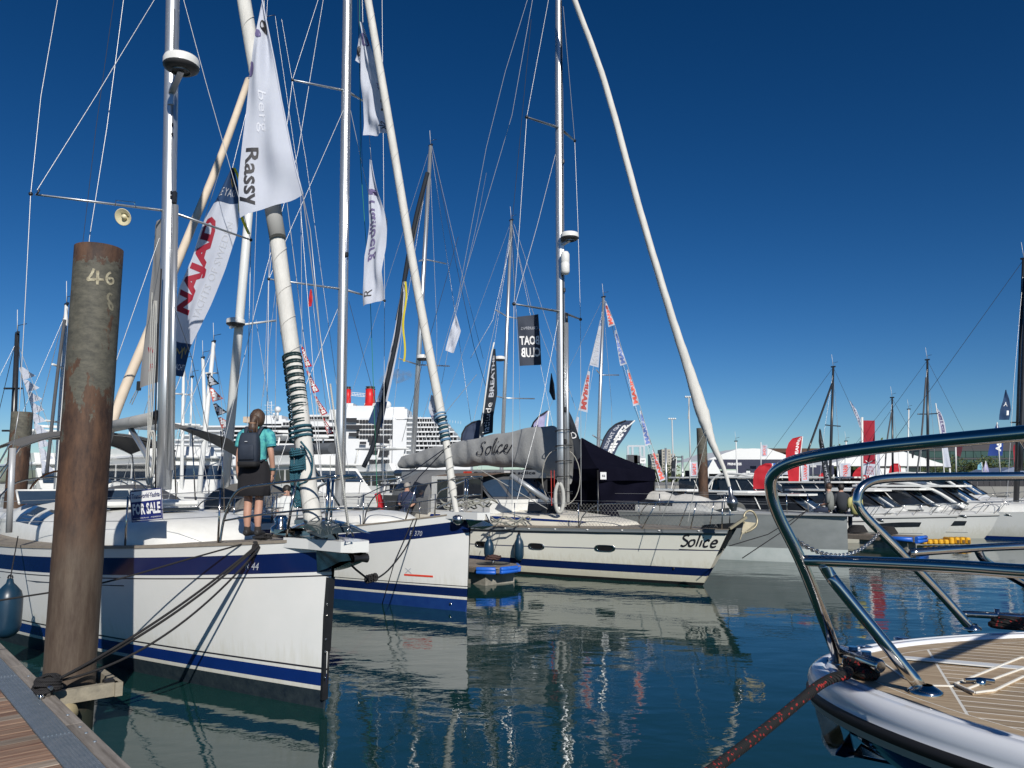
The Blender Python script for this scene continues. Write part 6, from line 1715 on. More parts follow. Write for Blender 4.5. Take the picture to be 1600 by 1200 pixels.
t, f = cloth('flag', 'dark BOAT CLUB flag seen mirrored, left of the tallest middle mast', 'flag',
    [(808, 495, 23), (810, 530, 23), (812, 572, 23)], [(841, 491, 23), (844, 530, 23), (846, 570, 23)], [mat('flag charcoal', (.04, .05, .075), .8, trans=.12)], 10, 12, .05, 2.4, .4,
    texts=[('BOAT', .06, .96, .39, .57, INKW, dict(mirror=True, bold=.03)), ('CLUB', .10, .98, .16, .34, INKW, dict(mirror=True, bold=.03)), ('CRUISING', .15, .95, .70, .76, INKG, dict(mirror=True))], rope=[(808, 495, 23), (805, 478, 23)])
t, f = cloth('feather_flag', 'tall dark flag reading latitude, left of the boom cover', 'flag',
    [(771, 545, 27), (765, 580, 27), (760, 615, 27), (752, 650, 27), (748, 682, 27)], [(774, 545, 27), (776, 575, 27), (777, 615, 27), (771, 650, 27), (770, 676, 27)], [FBLACK], 6, 20, .06, 2.5, .1,
    texts=[('latitude', .25, .72, .03, .40, INKW, dict(turn=3)), ('BREATHE', .25, .7, .46, .92, INKG, dict(turn=3, bold=.03))], pole=[(772, 535, 27), (764, 575, 27), (748, 700, 27)], pole_r=.03)

# feather flags: sail shaped blade, straight edge = pole side
def feather(label, pxs, Y, m, texts=(), pole=None, amp=.05, cat='flag', name='feather_flag', group=None, rim=True):
    """pxs: list of (y, xl, xr) from the top down"""
    L = [(xl, y, Y) for y, xl, xr in pxs]; Rr = [(xr, y, Y) for y, xl, xr in pxs]
    t, f = cloth(name, label, cat, L, Rr, [m], 8, 24, amp, 2.6, random.random()*5, texts=texts, pole=pole, pole_r=.035, group=group)
    if rim: obj('flag_hem', MB().tube([f(0, k/16) for k in range(17)], .03, 5), INKB if m.name != "flag red" else FRED, t)
    return t, f
feather('round headed slate feather flag standing left of the latitude flag', [(657, 750, 752), (660, 738, 757), (667, 728, 757), (678, 722, 756), (700, 720, 755)], 28, FSLATE, pole=[(752, 657, 28), (755, 720, 28)])
feather('lilac feather flag showing above the boom cover', [(642, 856, 857), (650, 843, 853), (660, 834, 851), (672, 829, 851), (700, 828, 850)], 27, FLIL, [('6', .2, .6, .3, .42, INKB)], pole=[(857, 642, 27), (850, 710, 27)])
feather('grey feather flag with mirrored white capitals behind the black tent', [(657, 978, 992), (662, 963, 988), (672, 951, 984), (684, 944, 976), (698, 939, 966), (715, 934, 958), (735, 931, 955)], 33, FSLATE,
        [('STSHIP', .50, .86, .2, .8, INKW, dict(turn=3, mirror=True, bold=.05)), ('ND TANGE', .18, .38, .3, .8, INKG, dict(turn=3, mirror=True, bold=.03))], pole=[(992, 657, 33), (960, 690, 33), (952, 745, 33)])
feather('dark pennant just left of the Solice mast', [(583, 861, 862), (600, 859, 866), (612, 858, 867), (625, 864, 868)], 25, FBLACK, rim=False)
feather('dark flag with pale mark between the Solice mast and the tent', [(638, 886, 887), (650, 888, 893), (665, 888, 899), (690, 890, 907), (720, 892, 910)], 28, FBLACK, [('D', .2, .8, .3, .4, INKW)], rim=False)
feather('dark triangular flag directly right of the Solice mast', [(640, 884, 885), (650, 884, 891), (662, 884, 896), (676, 884, 894)], 24.5, FBLACK, rim=False)

# strings of bunting
def bunting(label, pts, wmax, mats_, Y, n, text=None, r=.01, gap=.12, side=-1):
    P_ = [PY(x, y, Y) for x, y in pts]; base = P_[-1]
    t = thing('bunting', label, 'bunting', base); S = smooth(P_, 8)
    obj('line', MB().tube(S, r, 5), ROPEW, t)
    for k in range(n):
        t0, t1 = (k+gap)/n, (k+1-.02)/n
        def f(u, v, off=0.0):
            p = polyat(S, lerp(t0, t1, v)); w = wmax*(.25+.75*v)
            d = (polyat(S, t1)-polyat(S, t0)).normalized(); nx = d.cross(Vector((0, 1, 0))).normalized()*side
            return p+nx*w*u+Vector((0, -.03*math.sin(v*8+u*3+k)-off, 0))
        m_ = mats_[k % len(mats_)]
        fl = obj('flag_panel', MB().grid(f, 5, 12), m_[0], t)
        if text and m_[1]: lettering(text, lambda u, v: f(u, v, .012), .15, .85, .1, .95, m_[1], fl, turn=1, bold=.05)
    return t
bunting('red and blue lettered bunting running down right of the black tent', [(946, 470), (958, 500), (973, 550), (990, 600), (1006, 655), (1022, 705), (1041, 750)], .30, [(FW, mat('ink orange red', (.75, .12, .08), .6)), (FW, mat('ink blue mid', (.12, .20, .5), .6))], 34, 5, 'MARINE')
bunting('red and grey lettered bunting running down left of the slim mast', [(938, 500), (925, 555), (912, 605), (899, 660), (886, 705)], .42, [(FW, INKG), (FW, mat('ink red brown', (.42, .06, .05), .6))], 34, 3, 'MARINE', side=1)
bunting('thin red pennant string behind the rope wound sail', [(470, 538), (478, 575), (490, 615), (503, 650), (512, 680)], .16, [(FRED, INKW)], 20, 4, 'SHOW', side=1)
bunting('string of white flags beside the second rusty pile', [(30, 575), (42, 610), (50, 640), (55, 670), (62, 705), (66, 740)], .42, [(FW, None)], 26, 9, side=1, gap=.0)
bunting('string of red, black and white flags left of the white mast', [(322, 582), (328, 610), (336, 640), (345, 665), (350, 690)], .42, [(FBLACK, INKG), (mat('flag coral', (.70, .16, .13), .8, trans=.3), INKW)], 30, 5, 'MM', side=1)
cloth('pennant', 'tiny red pennant high between the first and second mast', 'pennant', [(485, 452, 20), (482, 468, 20), (482, 480, 20)], [(487, 452, 20), (489, 464, 20), (487, 478, 20)], [FRED], 4, 6, .05, 3, 0, rope=[(487, 452, 20), (492, 500, 20), (510, 640, 20)])
cloth('flag', 'white flag with purple marks wrapped round the foot of the second furled sail', 'flag', [(674, 617, 15.6), (669, 635, 15.5), (674, 655, 15.4), (680, 662, 15.4)], [(682, 620, 15.5), (684, 640, 15.4), (688, 652, 15.3), (690, 664, 15.3)], [FW], 6, 8, .05, 4, 1, texts=[('Ra', .1, .9, .3, .6, INKP, dict(turn=3))])
cloth('ensign', 'red and white flag hanging low on the stern rail behind the second yacht', 'flag', [(585, 772, 21), (590, 790, 21), (595, 803, 21)], [(594, 768, 21), (600, 785, 21), (601, 801, 21)], [FRED], 5, 6, .08, 4, 1)

# ================================================================== BLACK TENT behind Solice, on its pontoon
def gazebo():
    Yt = 27.0
    c0, c1, c2_ = PY(934, 732, 25.6), PY(1022, 732, 27.6), PY(812, 735, 31.5)
    zt = c0.z; zb_ = .5
    cs_ = [Vector((c0.x, c0.y, 0)), Vector((c1.x, c1.y, 0)), Vector((c1.x+c2_.x-c0.x, c1.y+c2_.y-c0.y, 0)), Vector((c2_.x, c2_.y, 0))]
    ctr = sum(cs_, Vector())/4; apex = Vector((ctr.x, ctr.y, PY(919, 684, ctr.y).z))
    t = thing('gazebo', 'black peaked tent with closed sides and a small white sticker', 'tent', Vector((ctr.x, ctr.y, zb_)))
    for i in range(4):
        a, b_ = cs_[i], cs_[(i+1) % 4]
        def rf(u, v):
            p = lerp(Vector((a.x, a.y, zt)), Vector((b_.x, b_.y, zt)), u); q_ = lerp(p, apex, v); q_.z -= .10*math.sin(math.pi*v)*(1)+.0*u; return q_
        obj('roof_panel', MB().grid(rf, 10, 10), TENT, t)
        n_ = (b_-a).cross(Vector((0, 0, 1))).normalized()
        def val(u, v): return lerp(a, b_, u)+n_*(.04+.025*math.sin(u*19+v*3)*(1-v))+Vector((0, 0, zt-.42*(1-v)+.05*math.sin(math.pi*u)*(1-v)*.5))
        obj('valance', MB().grid(val, 24, 5), TENT, t)
        def wl(u, v):
            d = .06*math.sin(u*23+4*v)*(.3+.7*(1-v))+.10*math.exp(-((u-.5)*4)**2)*math.sin(v*6)+.05*math.sin(u*9-v*7)
            return lerp(a, b_, u)+n_*(d-.05)+Vector((0, 0, lerp(zb_, zt-.3, v)))
        obj('side_wall', MB().grid(wl, 40, 14), TENT, t)
    for c_ in cs_: obj('leg', MB().tube([Vector((c_.x, c_.y, zb_-.1)), Vector((c_.x, c_.y, zt-.05))], .03, 6), BLACKP, t)
    a, b_ = cs_[0], cs_[1]; n_ = (b_-a).cross(Vector((0, 0, 1))).normalized()
    def st(u, v): return lerp(a, b_, lerp(.0, .10, u))+n_*.11+Vector((0, 0, lerp(zt-.36, zt-.12, v)))
    obj('sticker', MB().grid(st, 1, 1), INKW, t); lettering('ea', lambda u, v: st(u, v)+n_*.01, .25, .75, .35, .65, INKB, t)
gazebo()
# ================================================================== DISTANT YACHTS AND MASTS
def far_yacht(label, top, base, Y, r, m, spr=(), forestay=None, group='moored sailing yachts with bare masts', furled=None, dark=False, radar=None, L=11.5, stay=True, hullm=None, head=HEAD, hull=True):
    tp, bs = PY(top[0], top[1], Y+.3), PY(base[0], base[1], Y)
    d = (tp-bs).normalized(); foot = bs - d*((bs.z-1.4)/d.z)
    f = Vector((math.cos(head), math.sin(head), 0)); p_ = Vector((-f.y, f.x, 0))
    bow = Vector((foot.x, foot.y, 0))+f*L*.36
    b = Boat(bow, L, L*.31, 1.35, 1.1, 1.1, over=.4, head=head); b.t = t = thing('sailing_yacht', label, 'sailing yacht', bow, group)
    if hull:
        build_hull(b, [('a', .12, 1), ('a', .2, 0), ('r', 0, 0)], [hullm or WHITE, BLUE2], DECKW, n=14)
        Coach(b, [L*.2, L*.25, L*.4, L*.6, L*.62], [.4, .9, 1.2, 1.2, 1.1], [.05, .3, .42, .5, .1]).build(DECKW, n=12, na=12)
    obj('mast', MB().tube([foot, lerp(foot, tp, .5), tp], [r, r, r*.75], 10), m, t)
    obj('masthead', MB().box(tp+Vector((0, 0, .04)), (.28, .08, .08), head, bev=.01), BLACKP, t)
    obj('wind_vane', MB().tube([tp, tp+Vector((.0, 0, .28)), tp+Vector((.28, 0, .34))], .012, 4), BLACKP, t)
    obj('aerial', MB().tube([tp, tp+Vector((-.06, 0, .8))], .01, 4), PLASTW, t)
    for (py, l_, r_) in spr:
        c_ = lerp(foot, tp, tfrac(foot, tp, py))
        for (x, yq, dy) in (l_, r_):
            obj('spreader', MB().tube([c_, PY(x, yq, Y+dy)], .035, 6), m, t)
    if stay:
        wz = [foot+f*L*.36+Vector((0, 0, .1)), foot-f*L*.6+Vector((0, 0, .0))]
        for q_ in wz: obj('stay', MB().tube([tp, q_], .010, 4, caps=False), WIRE if not dark else WIRED, t)
        for sd in (-1, 1):
            obj('shroud', MB().tube([lerp(foot, tp, .96), lerp(foot, tp, .48)+p_*sd*1.0, foot+p_*sd*1.5], .009, 4, caps=False), WIRE, t)
    if furled: obj('furled_foresail', MB().tube(smooth(path([(x, yq, Y+dy) for x, yq, dy in furled[0]]), 4), furled[1], 8), furled[2], t)
    if radar: radome(t, PY(radar[0], radar[1], Y-.2), radar[2], None)
    return t
far_yacht('yacht with thick white mast and radar dome, between the nearest mast and the woman', (414, 40), (353, 745), 21, .125, ALUW, [(508, (360, 512, -.4), (430, 501, 1.4))], furled=([(388, 125, 1), (347, 240, -1), (300, 355, -2.5), (240, 500, -4.5), (182, 640, -6), (150, 745, -7)], .10, SAILB), radar=(368, 508, .25), L=15)
far_yacht('yacht whose grey mast stands behind the second furled foresail', (673, 228), (646, 700), 36, .12, ALU, [(405, (655, 408, -1), (697, 412, 2)), (570, (623, 560, -1.5), (702, 572, 2))], radar=(661, 562, .3), furled=([(668, 270, -.2), (645, 380, -1), (620, 500, -2)], .07, CANVD), L=14)
far_yacht('yacht with slim grey mast left of the BOAT CLUB flag', (799, 345), (786, 672), 40, .10, ALU, [(495, (774, 484, -1), (822, 500, 1.5)), (622, (775, 619, -1), (835, 623, 1.5))], radar=(781, 563, .28), L=13)
far_yacht('yacht with slim mast right of the Solice mast carrying lettered bunting', (943, 465), (935, 695), 42, .10, ALU, [(586, (932, 578, -1), (967, 586, 1.5)), (686, (926, 680, -1), (948, 690, 1))], L=12)
far_yacht('yacht with black carbon mast at the far left', (27, 522), (19, 720), 24, .09, CARB, [(607, (7, 607, -.5), (34, 607, .5)), (673, (4, 673, -.5), (33, 673, .5))], dark=True, L=9)
far_yacht('yacht with white mast just left of the big pile', (104, 477), (92, 690), 24, .075, ALUW, [(575, (82, 569, -.6), (108, 578, .5)), (660, (71, 657, -.6), (96, 660, .5))], L=9, furled=([(101, 500, 0), (88, 600, -.5), (73, 740, -1)], .05, CANVD))
far_yacht('yacht with slim white mast behind the bunting, left of the thick white mast', (334, 535), (318, 700), 30, .10, ALUW, [(583, (322, 583, -.5), (340, 583, .8)), (688, (308, 688, -.5), (338, 688, .8))], L=9)
far_yacht('yacht with short thin white mast left of the bunting', (317, 560), (322, 700), 33, .09, ALUW, L=8, stay=False)
far_yacht('yacht with white mast under the blue end of the NAJAD banner', (287, 570), (285, 690), 30, .07, ALUW, [(616, (272, 615, -.5), (297, 617, .5))], L=8)
far_yacht('yacht with black mast rising behind the left foreground rail', (1302, 574), (1297, 745), 46, .085, CARB, [(665, (1290, 664, -.5), (1313, 666, .8))], dark=True, furled=([(1300, 600, 0), (1282, 650, -1), (1262, 705, -2)], .06, CARB), L=10, group='moored yachts with dark masts')
far_yacht('yacht with thin dark mast right of the red banner', (1394, 622), (1395, 748), 52, .07, CARB, dark=True, furled=([(1393, 645, 0), (1386, 690, -1), (1382, 745, -2)], .05, CANVD), L=9, group='moored yachts with dark masts')
far_yacht('yacht with dark mast left of the tall striped feather flag', (1449, 563), (1450, 745), 46, .08, CARB, [(647, (1434, 647, -.5), (1465, 646, .8))], dark=True, furled=([(1447, 590, 0), (1440, 680, -1), (1432, 745, -2)], .05, CANVD), L=10, group='moored yachts with dark masts')
far_yacht('yacht with heavy black mast at the right edge of the picture', (1600, 405), (1589, 745), 34, .11, CARB, [(660, (1580, 660, -.5), (1600, 660, .8))], dark=True, L=12, group='moored yachts with dark masts', furled=([(1606, 430, 0), (1600, 560, -.3), (1594, 735, -.6)], .11, CARB))
for k, (a, b_, Y, r) in enumerate((((1420, 640), (1418, 745), 60, .06), ((300, 590), (297, 700), 34, .05), ((1322, 690), (1321, 745), 60, .08), ((1150, 690), (1152, 745), 60, .06), ((470, 560), (468, 700), 60, .06), ((305, 640), (303, 700), 40, .05))[:4]):
    far_yacht(['distant yacht mast between two dark masts on the right', 'distant thin pole mast left of the white masts', 'distant pale mast under the foreground rail curve', 'distant pale mast right of the brown pile'][k], a, b_, Y, r, ALUW, L=8, stay=False, group='far thin masts')
# thin lines in the sky that belong to yachts outside the picture or hidden ones
rg = thing('rigging', 'thin crossing stays and halyards between the masts in the middle of the picture', 'rigging', PY(700, 760, 30))
for w in ([(675, 228, 36), (720, 420, 33), (755, 560, 30)], [(678, 240, 36), (710, 400, 34), (740, 540, 31), (770, 640, 29)], [(799, 350, 40), (830, 480, 38), (875, 600, 36)], [(799, 350, 40), (775, 500, 38), (735, 680, 35)], [(745, 585, 30), (700, 640, 30), (660, 690, 30)], [(803, 350, 40), (860, 520, 38), (900, 640, 36)],
          [(946, 470, 42), (985, 620, 40), (1015, 700, 38)], [(830, 30, 30), (800, 350, 30), (805, 470, 30)], [(628, 690, 32), (662, 560, 32), (716, 370, 33.5)], [(735, 560, 32), (770, 500, 32), (800, 370, 33)]):
    obj('stay', MB().tube(path(w), .010, 4, caps=False), WIRE if w[0][0] % 2 else WIRED, rg)
rg = thing('rigging', 'thin crossing lines left of the woman, behind the white mast', 'rigging', PY(420, 760, 22))
for w in ([(418, 0, 21), (402, 300, 21), (390, 640, 21)], [(430, 25, 21), (470, 300, 21), (474, 760, 21)], [(440, 30, 21), (478, 250, 21), (545, 740, 21)], [(425, 300, 20), (412, 620, 20)], [(400, 500, 22), (440, 760, 22)], [(440, 380, 24), (400, 700, 24)]):
    obj('stay', MB().tube(path(w), .007, 4, caps=False), WIRE, rg)
# ================================================================== MOTOR BOATS
def motor_boat(loc, L=9.0, k=1.0, hullm=None, label='', group='white motor boats in a row', arch=False, fly=False, beam=None):
    """local frame: x forward with the bow at 0, then turned on the berth heading"""
    B = beam or L*.34
    t = thing('motor_boat', label, 'motor boat', (0, 0, 0), group)
    def hb(s): return B/2*(1-(1-min(1, s/(L*.45)))**2.1)
    zb, zs = 1.22*k, .95*k
    def sh(s): return lerp(zb, zs, min(1, s/(L*.7)))
    def P(s, side, z):
        t_ = z/sh(s); flare = .80+.20*min(1, max(0, t_))**.8; flare = lerp(flare, lerp(.95, 1, max(0, t_)), min(1, s/(L*.5)))
        rake = (1-t_)*.95*k*max(0, 1-s/(L*.4))
        return Vector((-s-rake, side*hb(s)*flare, z))
    m = MB(); n = 26; ss = [L*(i/n)**1.4 for i in range(n+1)]
    zl = [-.3, .0, .10, .45, .50, .8, 1.0]
    for sd in (-1, 1):
        for i in range(n):
            for j in range(len(zl)-1):
                def Z(s, q): return q if q <= .10 else lerp(.10, sh(s), (q-.1)/.9)
                m.cur = 1 if j < 1 else (0)
                vs = [P(ss[i], sd, Z(ss[i], zl[j])), P(ss[i+1], sd, Z(ss[i+1], zl[j])), P(ss[i+1], sd, Z(ss[i+1], zl[j+1])), P(ss[i], sd, Z(ss[i], zl[j+1]))]
                m.add(vs, [(0, 1, 2, 3) if sd > 0 else (3, 2, 1, 0)])
    m.cur = 0; m.add([P(L, -1, -.3), P(L, -1, sh(L)), P(L, 1, sh(L)), P(L, 1, -.3)], [(0, 1, 2, 3)], False)
    obj('hull', m, [hullm or WHITE, ANTIF], t)
    obj('deck', MB().grid(lambda u, v: lerp(P(L*v, -1, sh(L*v)), P(L*v, 1, sh(L*v)), u)+Vector((0, 0, .22*k*math.sin(math.pi*u)*math.sin(math.pi*min(1, v*1.6)) if v < .62 else -.02)), 8, 20), DECKW, t)
    for sd in (-1, 1):
        obj('rub_rail', MB().tube([P(s, sd, sh(s)-.09) for s in ss], .022, 6), mat('rub rail black', (.05, .05, .055), .5), t)
        obj('hull_window', MB().grid(lambda u, v: P(lerp(L*.13, L*.45, u)+v*.0, sd, sh(lerp(L*.13, L*.45, u))-.55*k+lerp(0, .24*k, v)*(.25+.75*math.sin(math.pi*min(1, u*.65+.35))))+Vector((0, sd*.012, 0)), 10, 2), GLASSD, t)
        obj('chine_line', MB().tube([P(s, sd, .30*k) for s in [L*.1+L*.3*i/6 for i in range(7)]], .014, 5), mat('chine grey', (.25, .26, .27), .4), t)
    # cabin with raked windscreen and flat roof
    s0, s1, w = L*.30, L*.74, B*.36
    zr = 2.30*k; zd = sh(s0)+.12
    def cab(s, z, sd, wk=1.0): return Vector((-s, sd*w*wk, z))
    m = MB(); m.slab([cab(s0-.2, zd, -1), cab(s1, sh(s1), -1), cab(s1, zd+.3*k, -1), cab(s0+.2, zd+.3*k, -1)], (0, 2*w, 0)); obj('cabin_base', m, WHITE, t)
    ws = obj('windscreen', MB().add([cab(s0+.05, zd+.26*k, -.95), cab(s0+.05, zd+.26*k, .95), cab(s0+1.15*k, zr-.05, .9), cab(s0+1.15*k, zr-.05, -.9)], [(0, 1, 2, 3)], False), GLASSB, t)
    for y in (-.95, 0, .95): obj('windscreen_pillar', MB().tube([cab(s0+.04, zd+.27*k, y), cab(s0+1.14*k, zr-.04, y*.95)], .03, 5), BLACKP if y else WHITE, ws)
    for sd in (-1, 1):
        m = MB(); m.add([cab(s0+.2, zd+.30*k, sd*1.005), cab(s1, zd+.30*k, sd*1.005), cab(s1+.1, zr-.05, sd*.95), cab(s0+1.2*k, zr-.05, sd*.95)], [(0, 1, 2, 3)], False); obj('side_window', m, GLASSD, t)
        for q in (.35, .62): obj('window_pillar', MB().tube([cab(lerp(s0+.2, s1, q), zd+.3*k, sd*1.01), cab(lerp(s0+1.2*k, s1, q), zr-.05, sd*.96)], .03, 5), WHITE, t)
        obj('roof_post', MB().tube([cab(s1+.9, sh(s1), sd), cab(s1+.5, zr-.05, sd*.95)], .035, 6), PLASTW, t)
    rf = [(s0+.35*k, .55), (s0+.55*k, .92), (s0+1.2*k, 1.06), (s1+.2, 1.06), (s1+.9, .95)]
    m = MB(); m.slab([Vector((-s, -w*q, zr)) for s, q in rf]+[Vector((-s, w*q, zr)) for s, q in reversed(rf)], (0, 0, .09*k)); obj('roof', m, WHITE, t)
    m = MB(); m.slab([Vector((-s-.15, -w*q*.98, zr-.03)) for s, q in rf]+[Vector((-s-.15, w*q*.98, zr-.03)) for s, q in reversed(rf)], (0, 0, .028)); obj('roof_edge', m, BLACKP, t)
    if arch:
        for sd in (-1, 1): obj('arch', MB().tube(smooth([Vector((-s0-.2, sd*w*1.05, sh(s0)+.2)), Vector((-s0-1.8, sd*w, zr-.0)), Vector((-s1, sd*w, zr+.22)), Vector((-s1-1.2, sd*w*1.1, sh(s1)+.4))], 5), .08, 6), WHITE, t)
        obj('radar_mast', MB().box((-s1+.6, 0, zr+.25), (.5, 1.4, .12), bev=.03), PLASTW, t)
    obj('deck_hatch', MB().box((-L*.2, 0, sh(L*.2)+.24*k), (.5, .5, .05), bev=.01), GLASSD, t)
    # pulpit rails
    h = .48
    for sd in (-1, 1):
        pts = [P(L*.30, sd*.96, sh(L*.3)+.02), P(L*.27, sd*.94, sh(L*.27)+h*.8), P(L*.2, sd*.93, sh(L*.2)+h), P(L*.06, sd*.9, sh(0)+h), P(.06, sd*.2, sh(0)+h)]
        obj('bow_rail', MB().tube(smooth(pts, 4), .014, 6), STEEL, t)
        for q in (.04, .11, .18, .25): obj('stanchion', MB().tube([P(L*q, sd*.93, sh(L*q)), P(L*q*.9, sd*.9, sh(L*q)+h)], .011, 5), STEEL, t)
    obj('anchor', MB().add(*(lambda a: (a.v, a.f))(anchor_mesh(lambda x, y, z: Vector((x*.8+.05, y, sh(0)-.05+z*.8)), .6))), STEELR, t)
    t.rotation_euler = (0, 0, HEAD); t.location = loc
    return t
def at0(px, Y):
    p = PY(px, 750, Y); return Vector((p.x, p.y, 0))
mbA = motor_boat(PZ(1372, 850, 0), 7.6, .80, label='white motor boat half hidden behind the upright end of the grey hull')
mbB = motor_boat(PZ(1502, 845, 0), 8.4, .87, label='white motor boat with long dark hull window, beside the yellow floats')
mbC = motor_boat(PZ(1573, 843, 0), 8.4, .89, label='white motor boat with its bow to the right of the yellow floats')
mbD = motor_boat(PZ(1650, 843, 0), 9.5, .95, arch=True, label='white sports cruiser with curved roof arch at the right edge')
motor_boat(PZ(1640, 822, 0), 10.5, 1.15, arch=True, label='white sports cruiser behind the row, seen above the cabins at the right')
motor_boat(PZ(1285, 843, 0), 8.0, .84, label='white motor boat whose cabin roof shows above the middle of the grey hull')
motor_boat(PZ(1190, 838, 0), 9.0, .86, label='white motor boat whose roof shows right of the Solice foresail foot')
motor_boat(PZ(1440, 828, 0), 9.0, 1.02, label='white motor boat with tall black edged roof behind the seated people', beam=3.6)
motor_boat(at0(1085, 33), 8.5, .85, label='white motor boat just left of the distant brown pile')
motor_boat(at0(1010, 37), 9, .9, label='white motor boat behind the right corner of the black tent')
motor_boat(at0(770, 36), 9, 1.0, label='white motor boat behind the Solice deckhouse, left of the boom vang')
motor_boat(at0(850, 38), 9, 1.0, label='white motor boat behind the Solice mast, mostly hidden by the tent')
motor_boat(at0(1310, 47), 10, 1.15, label='white motor boat on the far row under the dark slanting banner', arch=True)
motor_boat(at0(1430, 50), 10, 1.15, label='white motor boat on the far row under the red banner')
motor_boat(at0(1230, 50), 10, 1.15, label='white motor boat on the far row under the tallest red feather flag')
# large motor yachts behind the nearest two yachts
def motor_cruiser(loc, L, label, z1=2.0, z2=3.3, group='large white motor cruisers'):
    t = thing('motor_cruiser', label, 'motor cruiser', (0, 0, 0), group); B = L*.27
    def hb(s): return B/2*(1-(1-min(1, s/(L*.4)))**2.0)
    def P(s, sd, z): return Vector((-s-(z1-z)*.5*max(0, 1-s/4), sd*hb(s)*(.8+.2*z/z1), z))
    m = MB(); n = 20
    for sd in (-1, 1):
        m.grid(lambda u, v: P(L*u**1.3, sd, lerp(-.3, z1, v)), n, 6)
    m.add([P(L, -1, -.3), P(L, -1, z1), P(L, 1, z1), P(L, 1, -.3)], [(0, 1, 2, 3)], False)
    obj('hull', m, WHITE, t)
    obj('deck', MB().grid(lambda u, v: lerp(P(L*v, -1, z1), P(L*v, 1, z1), u), 4, 16), DECKW, t)
    for sd in (-1, 1):
        obj('hull_window', MB().grid(lambda u, v: P(lerp(L*.18, L*.62, u), sd, lerp(z1*.45, z1*.62, v))+Vector((0, sd*.02, 0)), 8, 1), GLASSD, t)
        obj('hull_line', MB().grid(lambda u, v: P(lerp(L*.05, L*.95, u), sd, z1-.18+.05*v)+Vector((0, sd*.015, 0)), 12, 1), mat('line grey', (.2, .2, .22), .4), t)
    def deckhouse(s0, s1, zb_, h, w, rake, nm):
        pr_ = lambda q: [Vector((-s0-q*rake, 0, 0)), Vector((-s1, 0, 0))]
        m = MB(); a, b_ = -w, w
        pts = [(-s0, zb_), (-s0-.45*rake, zb_+h*.4), (-s0-rake, zb_+h), (-s1, zb_+h), (-s1, zb_)]
        m.slab([Vector((x, a, z)) for x, z in pts], (0, 2*w, 0)); o = obj(nm, m, WHITE, t)
        for sd in (-1, 1):
            n_ = 4
            for k in range(n_):
                u0, u1 = (k+.06)/n_, (k+.94)/n_
                xa, xb = lerp(-s0-.6*rake-.2, -s1+.4, u0), lerp(-s0-.6*rake-.2, -s1+.4, u1)
                obj('window', MB().add([Vector((xa, sd*(w+.01), zb_+h*.35)), Vector((xb, sd*(w+.01), zb_+h*.35)), Vector((xb-.08, sd*(w+.01), zb_+h*.84)), Vector((xa-.25*(k == 0), sd*(w+.01), zb_+h*.84))], [(0, 1, 2, 3)], False), GLASSD, o)
        obj('windscreen', MB().add([Vector((-s0-.42*rake+.02, -w*.92, zb_+h*.4)), Vector((-s0-.42*rake+.02, w*.92, zb_+h*.4)), Vector((-s0-rake*.93+.02, w*.88, zb_+h*.9)), Vector((-s0-rake*.93+.02, -w*.88, zb_+h*.9))], [(0, 1, 2, 3)], False), GLASSB, o)
        m = MB(); m.box((-(s0+rake+s1)/2-.1, 0, zb_+h+.06), (s1-s0-rake+.9, 2*w+.35, .12), bev=.05); obj('roof', m, WHITE, t)
    deckhouse(L*.26, L*.82, z1, z2-z1, B*.36, L*.10, 'saloon')
    m = MB(); m.slab([Vector((-L*.40, -B*.33, z2+.1)), Vector((-L*.43, -B*.33, z2+.55)), Vector((-L*.8, -B*.33, z2+.45)), Vector((-L*.8, -B*.33, z2+.1))], (0, B*.66, 0)); obj('flybridge', m, WHITE, t)
    m = MB(); m.box((-L*.62, 0, z2+1.55), (L*.24, B*.62, .12), bev=.05); obj('hardtop', m, WHITE, t)
    for sd in (-1, 1):
        for s in (.53, .72): obj('hardtop_post', MB().tube([Vector((-L*s-.3, sd*B*.3, z2+.4)), Vector((-L*s, sd*B*.29, z2+1.5))], .05, 6), PLASTW, t)
        obj('bow_rail', MB().tube(smooth([P(L*.4, sd*.96, z1+.5), P(L*.2, sd*.94, z1+.62), P(L*.05, sd*.9, z1+.66), P(.1, sd*.1, z1+.68)], 4), .02, 6), STEEL, t)
        for q in (.03, .1, .18, .26, .34): obj('stanchion', MB().tube([P(L*q, sd*.94, z1), P(L*q, sd*.93, z1+.6)], .014, 5), STEEL, t)
    obj('radar_bar', MB().box((-L*.62, 0, z2+1.85), (.2, 1.3, .12), bev=.02), PLASTW, t)
    obj('aerial', MB().tube([Vector((-L*.66, .5, z2+1.6)), Vector((-L*.68, .5, z2+4))], .02, 5), PLASTW, t)
    t.rotation_euler = (0, 0, HEAD); t.location = loc
    return t
def at(px, Y): p = PY(px, 750, Y); return Vector((p.x, p.y, 0))
motor_cruiser(at(400, 27), 17, 'large white motor cruiser between the nearest mast and the woman', 2.0, 3.35)
motor_cruiser(at(180, 29), 15, 'large white motor cruiser at the far left, behind the second pile', 1.9, 3.1)
motor_cruiser(at(620, 34), 16, 'white motor cruiser behind the mast of the second yacht', 1.9, 3.2)
motor_cruiser(at(720, 45), 13, 'small distant motor cruiser below the ship, above the grey cockpit tent', 1.7, 3.0)
